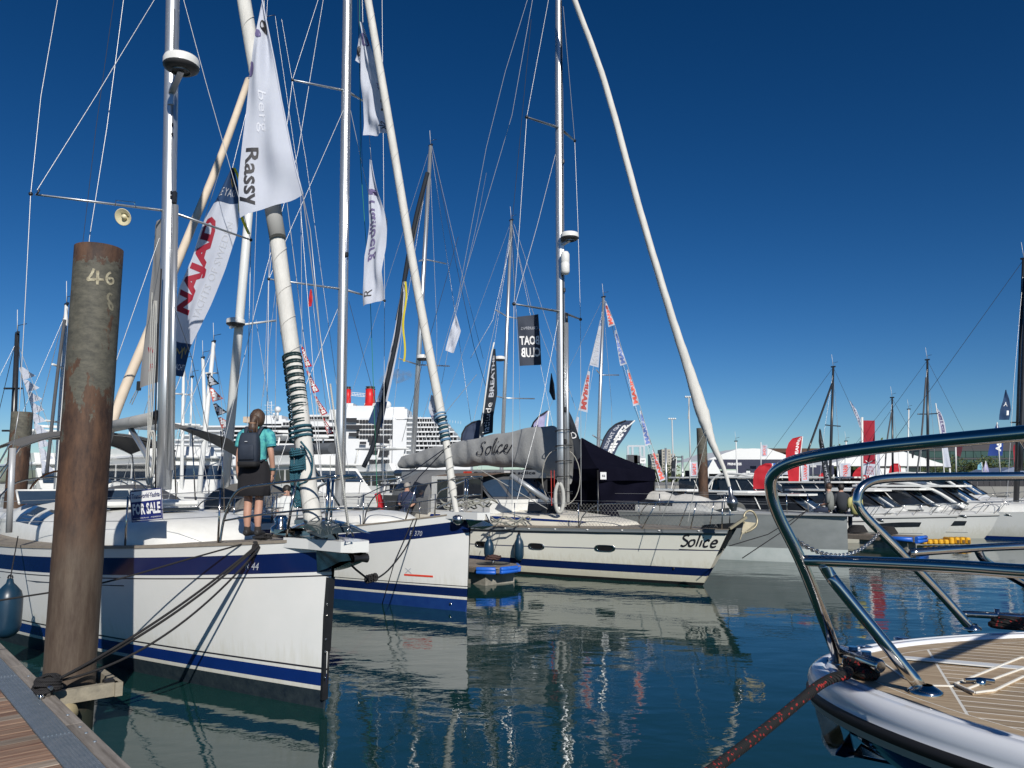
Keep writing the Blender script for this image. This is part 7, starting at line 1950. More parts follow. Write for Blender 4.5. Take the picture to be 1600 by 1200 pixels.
# yacht between: blue striped white hull seen behind the nearest one
bx_ = PY(425, 830, 17); b6 = Boat((bx_.x, bx_.y), 12.5, 3.9, 1.55, 1.25, 1.2, over=.2)
b6.t = thing('sailing_yacht', 'white yacht with blue sheer stripe lying directly behind the nearest yacht', 'sailing yacht', b6.bow, 'white sailing yachts with blue stripes')
build_hull(b6, [('a', .1, 1), ('a', .2, 0), ('r', .38, 0), ('r', .13, 2), ('r', 0, 0)], [WHITE, BLUE2, BLUE], TEAKG, n=24)
c6 = Coach(b6, [2.3, 2.6, 3.6, 6, 8, 8.4], [.3, .7, 1.05, 1.25, 1.3, 1.25], [.03, .2, .38, .45, .52, .1]); c6.build(DECKW); c6.window(4.6, 6.8, .08, .24, GLASSD, .2)
pulpit(b6, 2.2, .62, .015); stanchions(b6, [2.2, 4.2, 6.2, 8.2, 10.2, 12], .6, .012)
hood(b6, 7.6, 9.0, 1.25, .8, b6.sheer(8.5)+.3, b6.t, CANVD)
def aw(u, v):
    return lerp(lerp(PY(262, 668, 18.5), PY(352, 683, 17), u), lerp(PY(275, 668, 20), PY(384, 722, 19), u), v)+Vector((0, 0, .12*math.sin(math.pi*v)+.05*math.sin(math.pi*u)))
obj('bimini', MB().grid(aw, 10, 8), CANVB, b6.t)
for x, y in ((300, 800), (345, 800)): obj('bimini_tube', MB().tube([PY(x, 673, 18), PY(x+6, y, 18)], .016, 6), STEEL, b6.t)
obj('steering_wheel', MB().tube([b6.W(10.5, .5*math.cos(t), 1.95+.5*math.sin(t)) for t in [2*math.pi*i/20 for i in range(21)]], .02, 6), STEEL, b6.t)

# far finger pontoons and yellow floats
def finger(px, py, label, L=9, wide=.55, bump=True):
    e = PZ(px, py, .45); t = thing('finger_pontoon', label, 'pontoon', Vector((e.x, e.y, 0)), 'finger pontoons'); f = b3.f; p_ = b3.p
    def Q(a, q, z): v = e-f*a+p_*q; v.z = z; return v
    for k in range(int(L/.5)): obj('deck_board', MB().beam(Q(k*.5+.25, -wide, .43), Q(k*.5+.25, wide, .43), .48, .035), PLKF, t)
    for sd in (-1, 1): obj('side_beam', MB().beam(Q(0, sd*wide, .34), Q(L, sd*wide, .34), .05, .15), mat('frame timber', (.17, .145, .12)), t)
    for a in (0.3, 3.4, 6.4): obj('float', MB().beam(Q(a, 0, .08), Q(a+1.7, 0, .08), wide*1.6, .42), CONC, t)
    if bump:
        for zz_ in (.40, .28): obj('bumper', MB().tube([Q(-.05, -wide*.9, zz_), Q(-.05, wide*.9, zz_)], .07, 8), BUMPB, t)
        obj('bumper', MB().tube([Q(.05, -wide-.05, .36), Q(1.0, -wide-.08, .36)], .085, 8), BUMPB, t)
    return t, Q
ft_, Q1 = finger(1437, 838, 'finger pontoon with blue bumpers and black rope heaps, right of the grey hull')
for a in (1.1, 2.2):
    c_ = Q1(a, -.1, .5); h_ = thing('rope_heap', 'black rope heap on the far finger pontoon, ' + ('nearer its blue end' if a < 2 else 'further from its blue end'), 'rope', c_)
    for k in range(5): obj('rope_turn', MB().tube([c_+Vector((.36*math.cos(t)*(1-.1*k), .25*math.sin(t), .03+.05*k)) for t in [2*math.pi*i/12 for i in range(13)]], .045, 6), ROPEB, h_)
finger(1590, 822, 'finger pontoon with a blue bumper at the right edge of the picture')
yf = thing('floating_step', 'yellow plastic floats lying in the water before the motor boats', 'float', PZ(1500, 845, 0))
a_, b_ = PZ(1436, 847, .1), PZ(1512, 847, .1)
for k in range(9):
    c_ = lerp(a_, b_, (k+.5)/9); obj('float_block', MB().box(c_+Vector((0, 0, .02 if k < 5 else .06)), ((b_-a_).length/9-.03, .55, .18 if k < 5 else .26), 0, bev=.04), YELL, yf)
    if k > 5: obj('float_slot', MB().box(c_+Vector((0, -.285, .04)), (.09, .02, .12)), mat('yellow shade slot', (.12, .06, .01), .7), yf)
# main walkway pontoon behind the boats
wk = MB(); wk.slab([at(-200, 40), at(1080, 31.5), at(1080, 33.5), at(-200, 42)], (0, 0, .5))
struct('walkway', wk, PLKF)
wk = MB(); wk.slab([at(850, 27.5), at(1060, 25.5), at(1075, 33), at(850, 35)], (0, 0, .5)); struct('walkway', wk, PLKF)

# ================================================================== QUAY: marquees, stands, flags
def blk(name, label, cat, px0, px1, pyb, pyt, Y, D, m, group=None):
    a, b_ = PY(px0, pyb, Y), PY(px1, pyt, Y); zb_ = min(a.z, quay_top) if pyb else quay_top
    t = thing(name, label, cat, Vector(((a.x+b_.x)/2, Y, quay_top)), group); return t, a, b_
def marquee(label, x0, x1, y_eave, y_ridge, xr, Y, D=22, fascia=None, ftext=None, group='marquees on the quay', flat=False, open_=True, m_=None, ridge2=None):
    W_ = mat('marquee white', (.78, .79, .78), .55, col2=(.70, .71, .71), vs=.5, bump=.15, bs=2)
    A, B_ = PY(x0, y_eave, Y), PY(x1, y_eave, Y); ze = A.z; zr = PY(xr, y_ridge, Y).z; xrr = PY(xr, y_ridge, Y).x
    t = thing('marquee', label, 'marquee', Vector(((A.x+B_.x)/2, Y, quay_top)), group)
    xr2 = PY(ridge2, y_ridge, Y).x if ridge2 else xrr
    n = 10
    def roof(u, v):
        x = lerp(A.x, B_.x, u); h = interp(x, [A.x, xrr, max(xrr+.01, xr2), B_.x], [ze, zr, zr, ze]); return Vector((x, Y-.3+D*v, h-.05*math.sin(v*math.pi*4)**2+ .02*math.sin(u*40)))
    obj('roof', MB().grid(roof, 24, 12), m_ or W_, t)
    g_ = MB(); k = 24; g_.add([roof(i/k, 0) for i in range(k+1)]+[Vector((B_.x, Y-.3, ze-.02)), Vector((A.x, Y-.3, ze-.02))], [tuple(range(k+3))], False); obj('gable', g_, m_ or W_, t)
    zf = ze-(fascia[1] if fascia else .3)
    if fascia:
        obj('fascia', MB().box(((A.x+B_.x)/2, Y-.38, (ze+zf)/2), (B_.x-A.x, .12, ze-zf)), fascia[0], t)
        if ftext:
            a, b_ = PY(ftext[1], ftext[3], Y-.5), PY(ftext[2], ftext[4], Y-.5)
            lettering(ftext[0], lambda u, v: Vector((lerp(a.x, b_.x, u), Y-.46, lerp(b_.z, a.z, v))), 0, 1, 0, 1, INKW, t, bold=.04)
    nb = max(3, int((B_.x-A.x)/4))
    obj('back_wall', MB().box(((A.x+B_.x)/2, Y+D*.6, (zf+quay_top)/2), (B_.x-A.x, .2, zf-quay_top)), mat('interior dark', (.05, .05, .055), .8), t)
    for k in range(nb+1):
        x = lerp(A.x, B_.x, k/nb); obj('post', MB().box((x, Y-.2, (zf+quay_top)/2), (.16, .16, zf-quay_top)), W_, t)
    for k in range(nb):
        if (k*5+1) % 3 == 0:
            x0_, x1_ = lerp(A.x, B_.x, k/nb)+.1, lerp(A.x, B_.x, (k+1)/nb)-.1; obj('wall_panel', MB().box(((x0_+x1_)/2, Y-.1, (zf+quay_top)/2), (x1_-x0_, .06, zf-quay_top)), W_, t)
    return t
NAVF = mat('fascia navy', (.008, .012, .045), .5)
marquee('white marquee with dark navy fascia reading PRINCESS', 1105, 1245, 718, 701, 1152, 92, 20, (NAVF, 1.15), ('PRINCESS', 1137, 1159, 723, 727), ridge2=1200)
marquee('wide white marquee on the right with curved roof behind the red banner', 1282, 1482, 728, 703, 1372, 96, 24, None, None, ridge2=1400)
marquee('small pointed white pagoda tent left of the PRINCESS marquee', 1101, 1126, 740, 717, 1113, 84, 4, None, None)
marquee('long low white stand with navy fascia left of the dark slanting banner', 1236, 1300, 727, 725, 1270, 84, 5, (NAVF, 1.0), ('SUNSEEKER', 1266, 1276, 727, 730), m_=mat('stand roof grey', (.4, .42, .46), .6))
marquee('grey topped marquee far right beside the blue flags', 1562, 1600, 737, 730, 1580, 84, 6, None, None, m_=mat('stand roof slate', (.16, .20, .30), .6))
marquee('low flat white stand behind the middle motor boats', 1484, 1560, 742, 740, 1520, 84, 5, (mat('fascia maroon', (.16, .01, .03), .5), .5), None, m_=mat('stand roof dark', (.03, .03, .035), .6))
# fence of dark hoarding panels along the quay edge
fn = thing('hoarding', 'dark hoarding along the quay edge behind the motor boats', 'fence', PY(1490, 745, 81)*Vector((1, 1, 0))+Vector((0, 0, quay_top)))
for k in range(26):
    a = PY(1378+k*9, 742, 81); obj('hoarding_panel', MB().box((a.x, 81+.0*k, quay_top+.45), (.56, .06, .9)), mat('hoarding dark', (.02, .02, .025), .6), fn)
fn = thing('quay_railing', 'white railing on the quay in front of the PRINCESS marquee', 'railing', Vector((PY(1170, 745, 83).x, 83, quay_top)))
for zz_ in (.5, 1.0): obj('rail', MB().box((PY(1170, 740, 83).x, 83, quay_top+zz_), (6.5, .06, .06)), PLASTW, fn)
for k in range(9): obj('rail_post', MB().box((PY(1170, 740, 83).x-3.2+k*.8, 83, quay_top+.5), (.07, .07, 1.05)), PLASTW, fn)
for k, (x, y0, y1, mm, lb) in enumerate(((1158, 728, 742, NAVF, 'navy show panel left of the red feather flag'), (1180, 728, 742, NAVF, 'navy show panel second from the red feather flag'), (1212, 724, 745, BUMPB, 'blue and white show panel between the two red feather flags'), (1143, 735, 746, PLASTW, 'small white kiosk below the PRINCESS sign'))):
    a, b_ = PY(x-8, y0, 82), PY(x+8, y1, 82); single('show_panel', MB().box(((a.x+b_.x)/2, 82, (a.z+b_.z)/2), (b_.x-a.x, .1, a.z-b_.z)), mm, lb, 'panel')
# flags on the quay
def redf(label, pxs, Y, pole, texts=(), group=None, m=FRED): return feather(label, pxs, Y, m, texts, pole=pole, group=group, amp=.05, rim=False)
redf('tall red feather flag, tallest on the quay, with white lettering', [(682, 1250, 1253), (685, 1238, 1254), (692, 1232, 1252), (704, 1228, 1251), (720, 1228, 1250), (740, 1231, 1250), (766, 1234, 1250)], 44, [(1254, 682, 44), (1250, 720, 44), (1248, 772, 44)], [('JEANNEAU', .62, .92, .40, .95, INKW, dict(turn=3, bold=.03))], 'red feather flags')
redf('red feather flag standing left of the tallest one, behind the rail bend', [(724, 1196, 1205), (728, 1186, 1208), (736, 1179, 1208), (748, 1177, 1207), (764, 1177, 1205)], 40, [(1207, 724, 40), (1205, 800, 40)], (), 'red feather flags')
redf('small red feather flag below the dark slanting banner', [(738, 1286, 1288), (742, 1280, 1288), (750, 1277, 1288), (755, 1277, 1287)], 60, [(1288, 738, 60), (1287, 760, 60)], (), 'red feather flags')
redf('low wide red feather flag left of the red banner', [(729, 1344, 1352), (733, 1338, 1356), (740, 1333, 1358), (748, 1331, 1358)], 55, [(1352, 729, 55), (1356, 752, 55)], (), 'red feather flags')
redf('round red and white feather flag right of the red banner', [(724, 1396, 1404), (728, 1391, 1407), (736, 1389, 1408), (742, 1388, 1408)], 60, [(1404, 724, 60), (1407, 748, 60)], (), 'red feather flags')
cloth('banner', 'large rectangular red banner on a white pole', 'banner', [(1348, 657, 50), (1348, 700, 50), (1348, 742, 50)], [(1367, 657, 50), (1367, 700, 50), (1368, 744, 50)], [FMAR, FW], 8, 14, .05, 2, 1, matfn=bands([.19, 2], [1, 0]), texts=[('BENETEAU', .3, .9, .02, .17, INKR), ('V', .2, .8, .22, .27, INKW)], pole=[(1347, 652, 50), (1347, 752, 50)], pole_r=.08)
for k, (x0, x1, y0, y1, tx, lb, Y) in enumerate(((1312, 1329, 724, 750, 'BAVARIA', 'white banner with red upright letters left of the low red flag', 58), (1252, 1264, 722, 752, 'BAVARIA', 'white banner with red upright letters just right of the tallest red feather flag', 52), (1078, 1091, 722, 744, 'SEALINE', 'pale banner with red letters left of the brown pile', 52), (1369, 1375, 704, 742, '', 'narrow plain white banner directly right of the red banner', 52), (1222, 1232, 725, 742, '', 'short white banner left of the tallest red feather flag', 62), (1189, 1199, 695, 713, 'SHOW', 'small white flag on a pole over the PRINCESS marquee', 80), (1270, 1278, 712, 722, '', 'little white flag right of the dark slanting banner head', 80))):
    cloth('banner' if k < 5 else 'flag', lb, 'banner' if k < 5 else 'flag', [(x0, y0, Y), (x0, y1, Y)], [(x1, y0, Y), (x1, y1, Y)], [FW], 5, 8, .05, 2, k,
          texts=([(tx, .3, .75, .08, .92, mat('ink red', (.75, .06, .03), .5), dict(turn=3, bold=.03))] if tx else ()), pole=[(x0, y0-4, Y), (x0, 752, Y)], pole_r=.05)
t, f = cloth('banner', 'long black banner with small white letters leaning behind the rail', 'banner', [(1280, 672, 34), (1279, 690, 34), (1283, 715, 34), (1286, 740, 34), (1291, 766, 34)], [(1283, 672, 34), (1286, 690, 34), (1291, 712, 34), (1297, 740, 34), (1299, 764, 34)], [FBLACK], 5, 20, .05, 3, 2, texts=[('DELPHIA YACHTS', .25, .75, .05, .75, INKG, dict(turn=3))], polemat=BLACKP, pole=[(1281, 670, 34), (1290, 765, 34), (1299, 800, 34)], pole_r=.03)
feather('tall striped white feather flag in front of the dark glass building', [(636, 1462, 1463), (645, 1464, 1470), (660, 1466, 1476), (680, 1469, 1479), (705, 1472, 1482), (730, 1476, 1486)], 48, FW, [('WESTERLY', .3, .8, .3, .95, INKP, dict(turn=3, bold=.05))], pole=[(1462, 630, 48), (1472, 700, 48), (1476, 752, 48)], rim=False)
feather('small white and blue pennant near the top left of the red banner', [(626, 1327, 1328), (640, 1333, 1338), (655, 1339, 1344), (668, 1343, 1347)], 50, FW, [('SALONA', .2, .8, .1, .9, INKP, dict(turn=3))], rim=False)
feather('navy blue flag flying from the heavy black mast, upper right', [(609, 1571, 1572), (625, 1567, 1577), (640, 1563, 1580), (656, 1561, 1577)], 33, FNAVY, [('A', .2, .7, .45, .6, INKW), ('1', .6, .8, .15, .3, INKW)], rim=False)
feather('blue flag with white swirl below the long foreground rail', [(662, 1557, 1559), (672, 1553, 1562), (690, 1548, 1568), (712, 1543, 1566)], 40, FBLUE, [('ASSA', .45, .85, .1, .55, INKW, dict(turn=3, bold=.05)), ('a', .25, .5, .55, .68, INKW)], rim=False, pole=[(1558, 660, 40), (1563, 745, 40)])
cloth('flag', 'dark maroon flag hanging on a pole behind the long rail', 'flag', [(1494, 692, 70), (1494, 712, 70)], [(1505, 692, 70), (1501, 714, 70)], [mat('flag dark maroon', (.07, .008, .02), .8)], 5, 6, .08, 2, 0, pole=[(1493, 690, 70), (1494, 745, 70)], pole_r=.07)
cloth('banner', 'maroon wrapped sail on the lower part of the black mast', 'banner', [(1584, 695, 36), (1584, 730, 36)], [(1593, 695, 36), (1593, 730, 36)], [FMAR], 5, 6, .1, 2, 0)
feather('pale blue round feather flag before the trees on the right', [(722, 1533, 1534), (727, 1528, 1535), (734, 1527, 1535)], 70, FCYAN, rim=False, pole=[(1534, 722, 70), (1535, 748, 70)])
feather('lilac pennant with white edge right of the pale blue one', [(721, 1540, 1541), (730, 1537, 1544), (738, 1536, 1545)], 66, FLIL, rim=False, pole=[(1540, 720, 66), (1540, 748, 66)])
feather('slim dark pennant between the white marquee and the dark mast', [(700, 1424, 1426), (708, 1424, 1429), (716, 1425, 1427)], 70, FBLACK, rim=False)
feather('dark feather flag beside the tower block', [(716, 1056, 1057), (722, 1051, 1057), (735, 1049, 1056), (745, 1049, 1055)], 60, FBLACK, [('E', .2, .8, .3, .4, INKG)], rim=False, pole=[(1057, 714, 60), (1055, 750, 60)])
for k, (x, y0, lb) in enumerate(((1308, 716, 'white flagless pole behind the grey hull cabin'), (1040, 700, 'thin grey post near the bunting foot'), (1066, 712, 'grey post right of the tower block'))):
    a, b_ = PY(x, y0, 60), PY(x, 752, 60); single('post', MB().tube([Vector((a.x, 60, .3)), a], .08, 6), ALU, lb, 'post')

# gantry frame with a small sign
gt = thing('gantry', 'grey steel gantry with small white sign behind the tent roof', 'gantry', Vector((PY(995, 750, 100).x, 100, quay_top)))
def gx(px, py, Y=100): return PY(px, py, Y)
for x in (981, 988, 1000, 1006):
    a = gx(x, 697); obj('upright', MB().box((a.x, 100, (a.z+quay_top)/2), (.28, .28, a.z-quay_top)), ALU, gt)
for y in (697, 714): 
    a, b_ = gx(981, y), gx(1007, y); obj('crossbar', MB().beam((a.x, 100, a.z), (b_.x, 100, a.z), .25, .25), ALU, gt)
obj('equipment', MB().box((gx(988, 718).x, 100.3, gx(988, 718).z), (1.3, 1, 1.2)), CANVD, gt); obj('equipment', MB().box((gx(995, 718).x, 100.3, gx(995, 718).z), (.8, 1, 1.0)), CANVD, gt)
a, b_ = gx(1000, 716, 99), gx(1009, 724, 99); obj('sign_face', MB().box(((a.x+b_.x)/2, 99, (a.z+b_.z)/2), (b_.x-a.x, .08, a.z-b_.z)), INKW, gt)
lettering('WP', lambda u, v: Vector((lerp(a.x, b_.x, u), 98.93, lerp(b_.z, a.z, v))), .2, .8, .3, .7, INKB, gt)

# tall light poles
def light_pole(px, py, Y, label):
    a = PY(px, py, Y); t = thing('light_pole', label, 'light pole', Vector((a.x, Y, quay_top)), 'tall floodlight poles')
    obj('pole', MB().tube([(a.x, Y, quay_top-2), (a.x, Y, a.z)], [.22*Y/150, .12*Y/150], 8), mat('pole pale', (.45, .48, .5), .5), t)
    obj('head_frame', MB().box((a.x, Y, a.z), (Y*.010, .3, .2)), ALU, t)
    for k in range(4): obj('lamp', MB().box((a.x+(k-1.5)*Y*.0027, Y-.2, a.z+.15), (Y*.002, .4, .35), bev=.05), PLASTW, t)
light_pole(1076, 621, 180, 'tall floodlight pole just left of the brown pile')
light_pole(1050, 655, 210, 'shorter looking floodlight pole above the tower block')
# curved street lamps
for k, (x, y, lb) in enumerate(((1058, 714, 'curved arm street lamp right of the tower block, upper one'), (1057, 720, 'curved arm street lamp right of the tower block, lower one'))):
    Y = 110; a = PY(x, y, Y); st_ = thing('street_lamp', lb, 'street lamp', Vector((a.x, Y, quay_top)), 'street lamps'); obj('pole', MB().tube([(a.x-.7, Y, 0), (a.x-.7, Y, a.z-.3), (a.x-.4, Y, a.z), (a.x, Y, a.z)], .09, 6), BLACKP, st_); obj('lamp_head', MB().box((a.x+.2, Y, a.z-.02), (.9, .4, .14), bev=.04), BLACKP, st_)

# tower block
tb = thing('tower_block', 'pale concrete tower block on the horizon right of the tent', 'building', Vector((PY(1040, 745, 700).x, 700, 0)))
def tbx(x0, x1, y0, Y, D, nm, m):
    a, b_ = PY(x0, y0, Y), PY(x1, y0, Y); obj(nm, MB().box(((a.x+b_.x)/2, Y+D/2, a.z/2), (b_.x-a.x, D, a.z)), m, tb); return a.x, b_.x, a.z
xa, xb, zt_ = tbx(1034, 1048, 702, 690, 20, 'core', CONCW)
for (x0, x1, y0) in ((1018, 1034, 709), (1048, 1055, 709)):
    xa, xb, zt_ = tbx(x0, x1, y0, 696, 20, 'wing', CONCW)
    for fl in range(9):
        z = zt_-2.2-fl*(zt_-4)/9
        for k in range(3 if x1-x0 > 10 else 1):
            n_ = 3 if x1-x0 > 10 else 1; wx = (xb-xa)/n_; obj('window', MB().box((xa+wx*(k+.5), 695.9, z), (wx*.8, .2, 1.3)), mat('far window', (.07, .08, .09), .3), tb)
core0, core1 = PY(1034, 702, 690).x, PY(1048, 702, 690).x
for fl in range(8): obj('window', MB().box((core0+1.6, 689.9, PY(1034, 705+fl*4.5, 690).z), (1.4, .2, .9)), mat('far window', (.07, .08, .09), .3), tb); obj('window', MB().box((core1-1.6, 689.9, PY(1034, 705+fl*4.5, 690).z), (1.0, .2, .9)), mat('far window', (.07, .08, .09), .3), tb)
# tan roofed building and dark glass building
hb_ = thing('building', 'brown tile roofed long building behind the red feather flags', 'building', Vector((PY(1290, 745, 170).x, 170, quay_top)))
a, b_ = PY(1211, 707, 170), PY(1390, 707, 170); zr_ = PY(1222, 697, 170).z
m = MB(); v_ = [(a.x, 170, a.z), (b_.x, 170, a.z), (b_.x-4, 182, zr_), (a.x+2, 182, zr_), (a.x, 194, a.z), (b_.x, 194, a.z)]
m.add(v_, [(0, 1, 2, 3), (3, 2, 5, 4), (0, 3, 4), (1, 5, 2)], False); obj('roof', m, mat('brown tiles', (.16, .085, .045), .85, col2=(.11, .06, .035), vs=.8), hb_)
obj('wall', MB().box(((a.x+b_.x)/2, 182, (a.z+quay_top)/2), (b_.x-a.x-1, 23, a.z-quay_top)), mat('wall dark brick', (.10, .07, .05), .85), hb_)
for k in range(9): obj('window', MB().box((lerp(a.x, b_.x, (k+.5)/9), 170.4, a.z-1.4), (1.6, .15, 1.2)), mat('far window', (.07, .08, .09), .3), hb_)
hb_ = thing('building', 'long dark green glass building at the far right behind the trees', 'building', Vector((PY(1530, 745, 210).x, 210, quay_top)))
a, b_ = PY(1448, 702, 210), PY(1640, 694, 210)
for j in range(4):
    z0_, z1_ = lerp(quay_top, a.z, j/4), lerp(quay_top, a.z, (j+1)/4)
    obj('floor_band', MB().box(((a.x+b_.x)/2, 216, z1_-.25), (b_.x-a.x, 12.4, .4)), mat('band dark', (.04, .045, .05), .5), hb_)
    nn = 16
    for k in range(nn):
        obj('glass_panel', MB().box((lerp(a.x, b_.x, (k+.5)/nn), 216, (z0_+z1_)/2-.2), ((b_.x-a.x)/nn-.12, 12, z1_-z0_-.42)), mat('green glass', (.025, .06, .055), .15, col2=(.04, .085, .08), vs=.2), hb_)
obj('roof', MB().box(((a.x+b_.x)/2, 218, a.z+1.0), (b_.x-a.x-2, 14, 2.0)), mat('roof brown dark', (.05, .045, .05), .7), hb_)
# trees
def tree(label, px, pyt, Y, w, dark=0, base_z=None, n=900, group='trees beyond the quay'):
    tp = PY(px, pyt, Y); bz = base_z if base_z is not None else quay_top; h = tp.z-bz; loc = Vector((tp.x, Y, bz))
    t = thing('tree', label, 'tree', loc, group)
    tr = MB(); tr.tube([loc, loc+Vector((.1, 0, h*.3)), loc+Vector((-.05, 0, h*.6))], [h*.04, h*.03, h*.015], 7); obj('trunk', tr, BARK, t)
    for k in range(5):
        a = k*1.3; obj('limb', MB().tube([loc+Vector((0, 0, h*(.28+.05*k))), loc+Vector((math.cos(a)*w*.25, math.sin(a)*w*.2, h*(.45+.07*k)))], [h*.015, h*.006], 5), BARK, t)
    cr = MB(); cr.smooth = False; cl = [(random.gauss(0, w*.24), random.gauss(0, w*.2), h*random.uniform(.25, .86), random.uniform(.14, .30)*min(w, h)) for _ in range(16)]
    for _ in range(n):
        cx, cy, cz, r_ = random.choice(cl); d = Vector((random.gauss(0, 1), random.gauss(0, 1), random.gauss(0, 1))).normalized()*r_*random.uniform(.5, 1.05)
        c_ = loc+Vector((cx, cy, cz))+d; s_ = h*.022+random.random()*h*.028; ax = Vector((random.gauss(0, 1), random.gauss(0, 1), random.gauss(0, 1))).normalized(); u = ax.orthogonal().normalized()*s_; v = ax.cross(u)
        cr.add([c_-u, c_+v*.6, c_+u, c_-v*.6], [(0, 1, 2, 3)], False)
    obj('crown', cr, LEAF, t)
tree('dark ragged tree left of the red banner, above the brown roof', 1336, 685, 150, 11, n=1600)
tree('second tree left of the red banner, lower and closer to the roof', 1318, 693, 155, 8)
for k, (px, py, w, lb) in enumerate(((1470, 722, 7, 'leftmost bush before the dark glass building'), (1495, 718, 9, 'rounded tree before the dark glass building, under the maroon flag'), (1518, 713, 9, 'tallest rounded tree before the dark glass building'), (1540, 716, 8, 'tree left of the blue flag'), (1588, 718, 9, 'tree at the right edge beside the black mast'))): tree(lb, px, py, 110, w, n=1100)
for k, (px, py, lb) in enumerate(((1022, 728, 'small tree at the left foot of the tower block'), (1042, 722, 'taller tree in front of the tower block'), (1030, 733, 'low bush between the trees at the tower block'))): tree(lb, px, py, 240, 10, base_z=1.5, n=500)
# far treeline
tl = MB(); tl.smooth = False
for _ in range(9000):
    x = random.uniform(-620, 620); hgt = 6+3.5*math.sin(x*.02)+2*math.sin(x*.07); c_ = Vector((x, 655+random.uniform(0, 25), 1.5+random.random()*hgt)); s_ = 1.6
    ax = Vector((random.gauss(0, 1), random.gauss(0, 1), random.gauss(0, 1))).normalized(); u = ax.orthogonal().normalized()*s_; v = ax.cross(u); tl.add([c_-u, c_+v, c_+u, c_-v], [(0, 1, 2, 3)], False)
o = obj('treeline', tl, LEAF, None, kind='stuff')
o['label'] = 'low dark line of trees on the far shore'; o['category'] = 'trees'

# ================================================================== CRUISE SHIP
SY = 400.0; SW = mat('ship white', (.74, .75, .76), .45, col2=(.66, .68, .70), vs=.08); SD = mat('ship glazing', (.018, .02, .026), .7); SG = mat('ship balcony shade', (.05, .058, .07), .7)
ship = thing('cruise_ship', 'large white cruise ship with two red funnels in the distance', 'cruise ship', Vector((PY(560, 750, SY).x, SY, 0)))
def sp3(px, py, Y=SY): return PY(px, py, Y)
def sbox(nm, x0, x1, y0, y1, Y=SY, D=24, m=SW, parent=None):
    a, b_ = sp3(x0, y0, Y), sp3(x1, y1, Y); return obj(nm, MB().box(((a.x+b_.x)/2, Y+D/2, (a.z+b_.z)/2), (b_.x-a.x, D, a.z-b_.z)), m, parent or ship)
sbox('hull', 250, 735, 708, 762, SY+4, 26)
# stepped aft block
for k in range(9):
    y0 = 652+k*7.2; xr = 690+k*6 if k < 6 else 727; x0 = 632
    sbox('deck_slab', x0, xr+2, y0, y0+2.2, SY-1, 26)
    nb = 11
    for j in range(nb):
        xa_, xb_ = lerp(648, xr, j/nb), lerp(648, xr, (j+1)/nb)
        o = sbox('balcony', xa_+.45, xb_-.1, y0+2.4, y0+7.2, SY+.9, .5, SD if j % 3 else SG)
    sbox('bulkhead', 633, xr, y0+2.0, y0+7.4, SY+1.8, 20)
    for j in range(nb+1): sbox('balcony_divider', lerp(648, xr, j/nb)-.2, lerp(648, xr, j/nb)+.35, y0+2, y0+7.3, SY-.6, 3)
sbox('side_screen', 614, 634, 656, 745, SY-2, 26)
sbox('side_screen', 524, 560, 655, 745, SY-.5, 26)
sbox('superstructure', 556, 616, 652, 745, SY+0, 26)
for k, y0 in enumerate((656, 664, 672, 680)):
    for j in range(12): sbox('window', 557+j*4.8, 560.9+j*4.8, y0, y0+4.8, SY-.9, .6, SD)
for k, y0 in enumerate((688, 703, 718)):
    for j in range(5): sbox('window', 577+j*6.4, 582.6+j*6.4, y0, y0+6.5, SY-.9, .6, SD)
for (x0, x1, y0, y1) in ((540, 557, 653, 659), (541, 562, 664, 670), (575, 606, 683, 689), (578, 604, 697, 702), (545, 560, 676, 681), (590, 606, 708, 713), (562, 572, 690, 694)):
    sbox('window_band', x0, x1, y0, y1, SY-2.6 if x1 < 600 else SY-1, .5, SD)
# forward block, lower rows running to the left
for k in range(9):
    y0 = 665+k*7.0; x0 = 300-k*10
    sbox('deck_slab', x0, 527, y0, y0+2.4, SY+5, 20)
    sbox('bulkhead', x0+4, 527, y0+2.2, y0+7.1, SY+8, 16)
    nb = 26
    for j in range(nb):
        xa_, xb_ = lerp(362, 526, j/nb), lerp(362, 526, (j+1)/nb)
        sbox('window', xa_+.3, xb_-.5, y0+2.5, y0+6.9, SY+7.2, .8, SD)
sbox('bridge_deck', 440, 530, 657, 666, SY+4, 22); sbox('bridge_deck', 480, 535, 648, 658, SY+4, 22)
for j in range(8): sbox('window', 442+j*5, 446+j*5, 660, 664, SY+3.6, .5, SD)
for j in range(10): sbox('window', 482+j*4.6, 485.8+j*4.6, 651, 655, SY+3.6, .5, SD)
sbox('top_deck', 515, 545, 640, 656, SY+2, 22); sbox('top_deck', 543, 582, 634, 656, SY+3, 20); sbox('top_deck', 590, 636, 639, 655, SY+3, 20); sbox('top_deck', 603, 632, 636, 641, SY+5, 14); sbox('top_deck', 570, 600, 637, 656, SY+4, 18)
sbox('sun_deck', 400, 446, 655, 662, SY+7, 16); sbox('sun_deck', 412, 440, 649, 656, SY+8, 12); sbox('top_deck', 668, 690, 654, 660, SY+3, 18)
for k in range(24):
    x = 500+k*1.7; sbox('deck_rail_post', x, x+.35, 645, 650, SY+3, .2)
for k in range(20):
    x = 640+k*4.2; y = 648+k*.55; sbox('deck_rail_post', x, x+.35, y, y+4, SY+0, .2)
for x, y, r in ((434, 640, 1.7), (503, 641.5, 2.1), (605, 633, 2.2), (428, 647, .7)):
    c_ = sp3(x, y, SY+6); obj('satellite_dome', MB().sphere(c_, r, 18, 12), SW, ship); obj('dome_post', MB().tube([c_-Vector((0, 0, r*3)), c_], r*.4, 8), SW, ship)
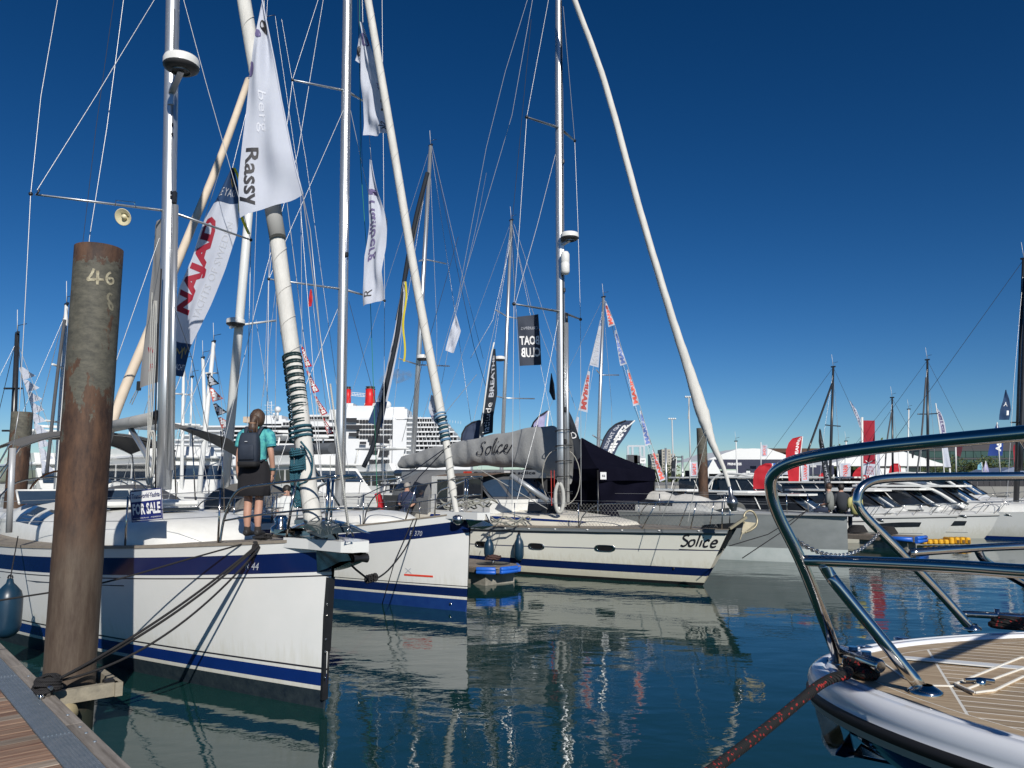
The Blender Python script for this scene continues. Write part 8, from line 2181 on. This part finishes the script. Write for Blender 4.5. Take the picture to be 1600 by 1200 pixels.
for x0, x1, y0 in ((540.5, 548.5, 604), (571.5, 586, 603)):
    sbox('funnel_base', x0-2, x1+3, 630, 640, SY+6, 12)
    a, b_ = sp3(x0, 607, SY+8), sp3(x1, 607, SY+8); cx = (a.x+b_.x)/2; rx = (b_.x-a.x)/2; zb_ = sp3(x0, 638, SY+8).z; zt2 = sp3(x0, 608.5, SY+8).z
    fn_ = obj('funnel', MB().loft([ering(Vector((cx-(.8 if q == 0 else 0), SY+8, lerp(zb_, zt2, q))), rx*(1.12-.14*q), rx*1.3, (0, 1, 0), 24) for q in (0, .3, .6, 1)]), mat('funnel red', (.62, .018, .018), .4), ship)
    obj('funnel_cap', MB().loft([ering(Vector((cx, SY+8, zt2+q)), rx*w_, rx*1.2*w_, (0, 1, 0), 24) for q, w_ in ((0, 1.06), (.35, 1.08), (.4, .85), (1.0, .82), (1.1, 1.0), (1.45, 1.0))]), mat('funnel cap', (.10, .095, .09), .4, .5), fn_)
a, b_ = sp3(549, 613, SY+8), sp3(571, 615, SY+8)
for dz in (0, -.9, -1.7): obj('funnel_walkway', MB().beam(a+Vector((0, 0, dz)), b_+Vector((0, 0, dz)), .3, .25), SW, ship)
for k in range(6): p_ = lerp(a, b_, k/5); obj('walkway_strut', MB().beam(p_, lerp(a, b_, min(1, (k+.5)/5))+Vector((0, 0, -1.7)), .15, .15, (0, 1, 0)), SW, ship)
for k, (x, y0) in enumerate(((418, 627), (424, 627))): obj('mast', MB().tube([sp3(x, y0, SY+10), sp3(x-1+k*2, 652, SY+10)], .16, 5), SW, ship)
for y in (629, 633, 637, 641, 645): obj('mast_yard', MB().beam(sp3(413 if y in (633, 641) else 417, y, SY+10), sp3(429 if y in (633, 641) else 425, y, SY+10), .14, .14), SW, ship)
for k in range(4): obj('mast_brace', MB().tube([sp3(418, 631+k*5, SY+10), sp3(424, 635+k*5, SY+10)], .1, 4), SW, ship)
sbox('superstructure', 380, 400, 651, 660, SY+6, 12, mat('tan block', (.52, .42, .32), .8))
# thin smoke from the funnel
def smoke():
    m = bpy.data.materials.new('funnel smoke'); m.use_nodes = True; n, l = m.node_tree.nodes, m.node_tree.links
    n.remove(n['Principled BSDF']); pv = n.new('ShaderNodeVolumePrincipled'); pv.inputs['Color'].default_value = (.62, .60, .58, 1)
    tc = n.new('ShaderNodeTexCoord'); t = n.new('ShaderNodeTexNoise'); t.inputs['Scale'].default_value = .35; t.inputs['Detail'].default_value = 4; l.new(tc.outputs['Object'], t.inputs['Vector'])
    r = n.new('ShaderNodeMapRange'); r.inputs['From Min'].default_value = .45; r.inputs['From Max'].default_value = .72; r.inputs['To Max'].default_value = .22; l.new(t.outputs['Fac'], r.inputs[0]); l.new(r.outputs[0], pv.inputs['Density'])
    l.new(pv.outputs[0], n['Material Output'].inputs['Volume'])
    mb_ = MB(); pts = [sp3(586, 600, SY+8), sp3(600, 593, SY+8), sp3(620, 588, SY+8), sp3(648, 584, SY+8)]
    S = smooth(pts, 4); mb_.tube(S, [interp(i/(len(S)-1), [0, .3, .7, 1], [1, 2.4, 4.2, 2.0]) for i in range(len(S))], 12)
    o = obj('smoke', mb_, m, None, kind='stuff'); o['label'] = 'thin pale smoke drifting from the red ship funnel'; o['category'] = 'smoke'
smoke()
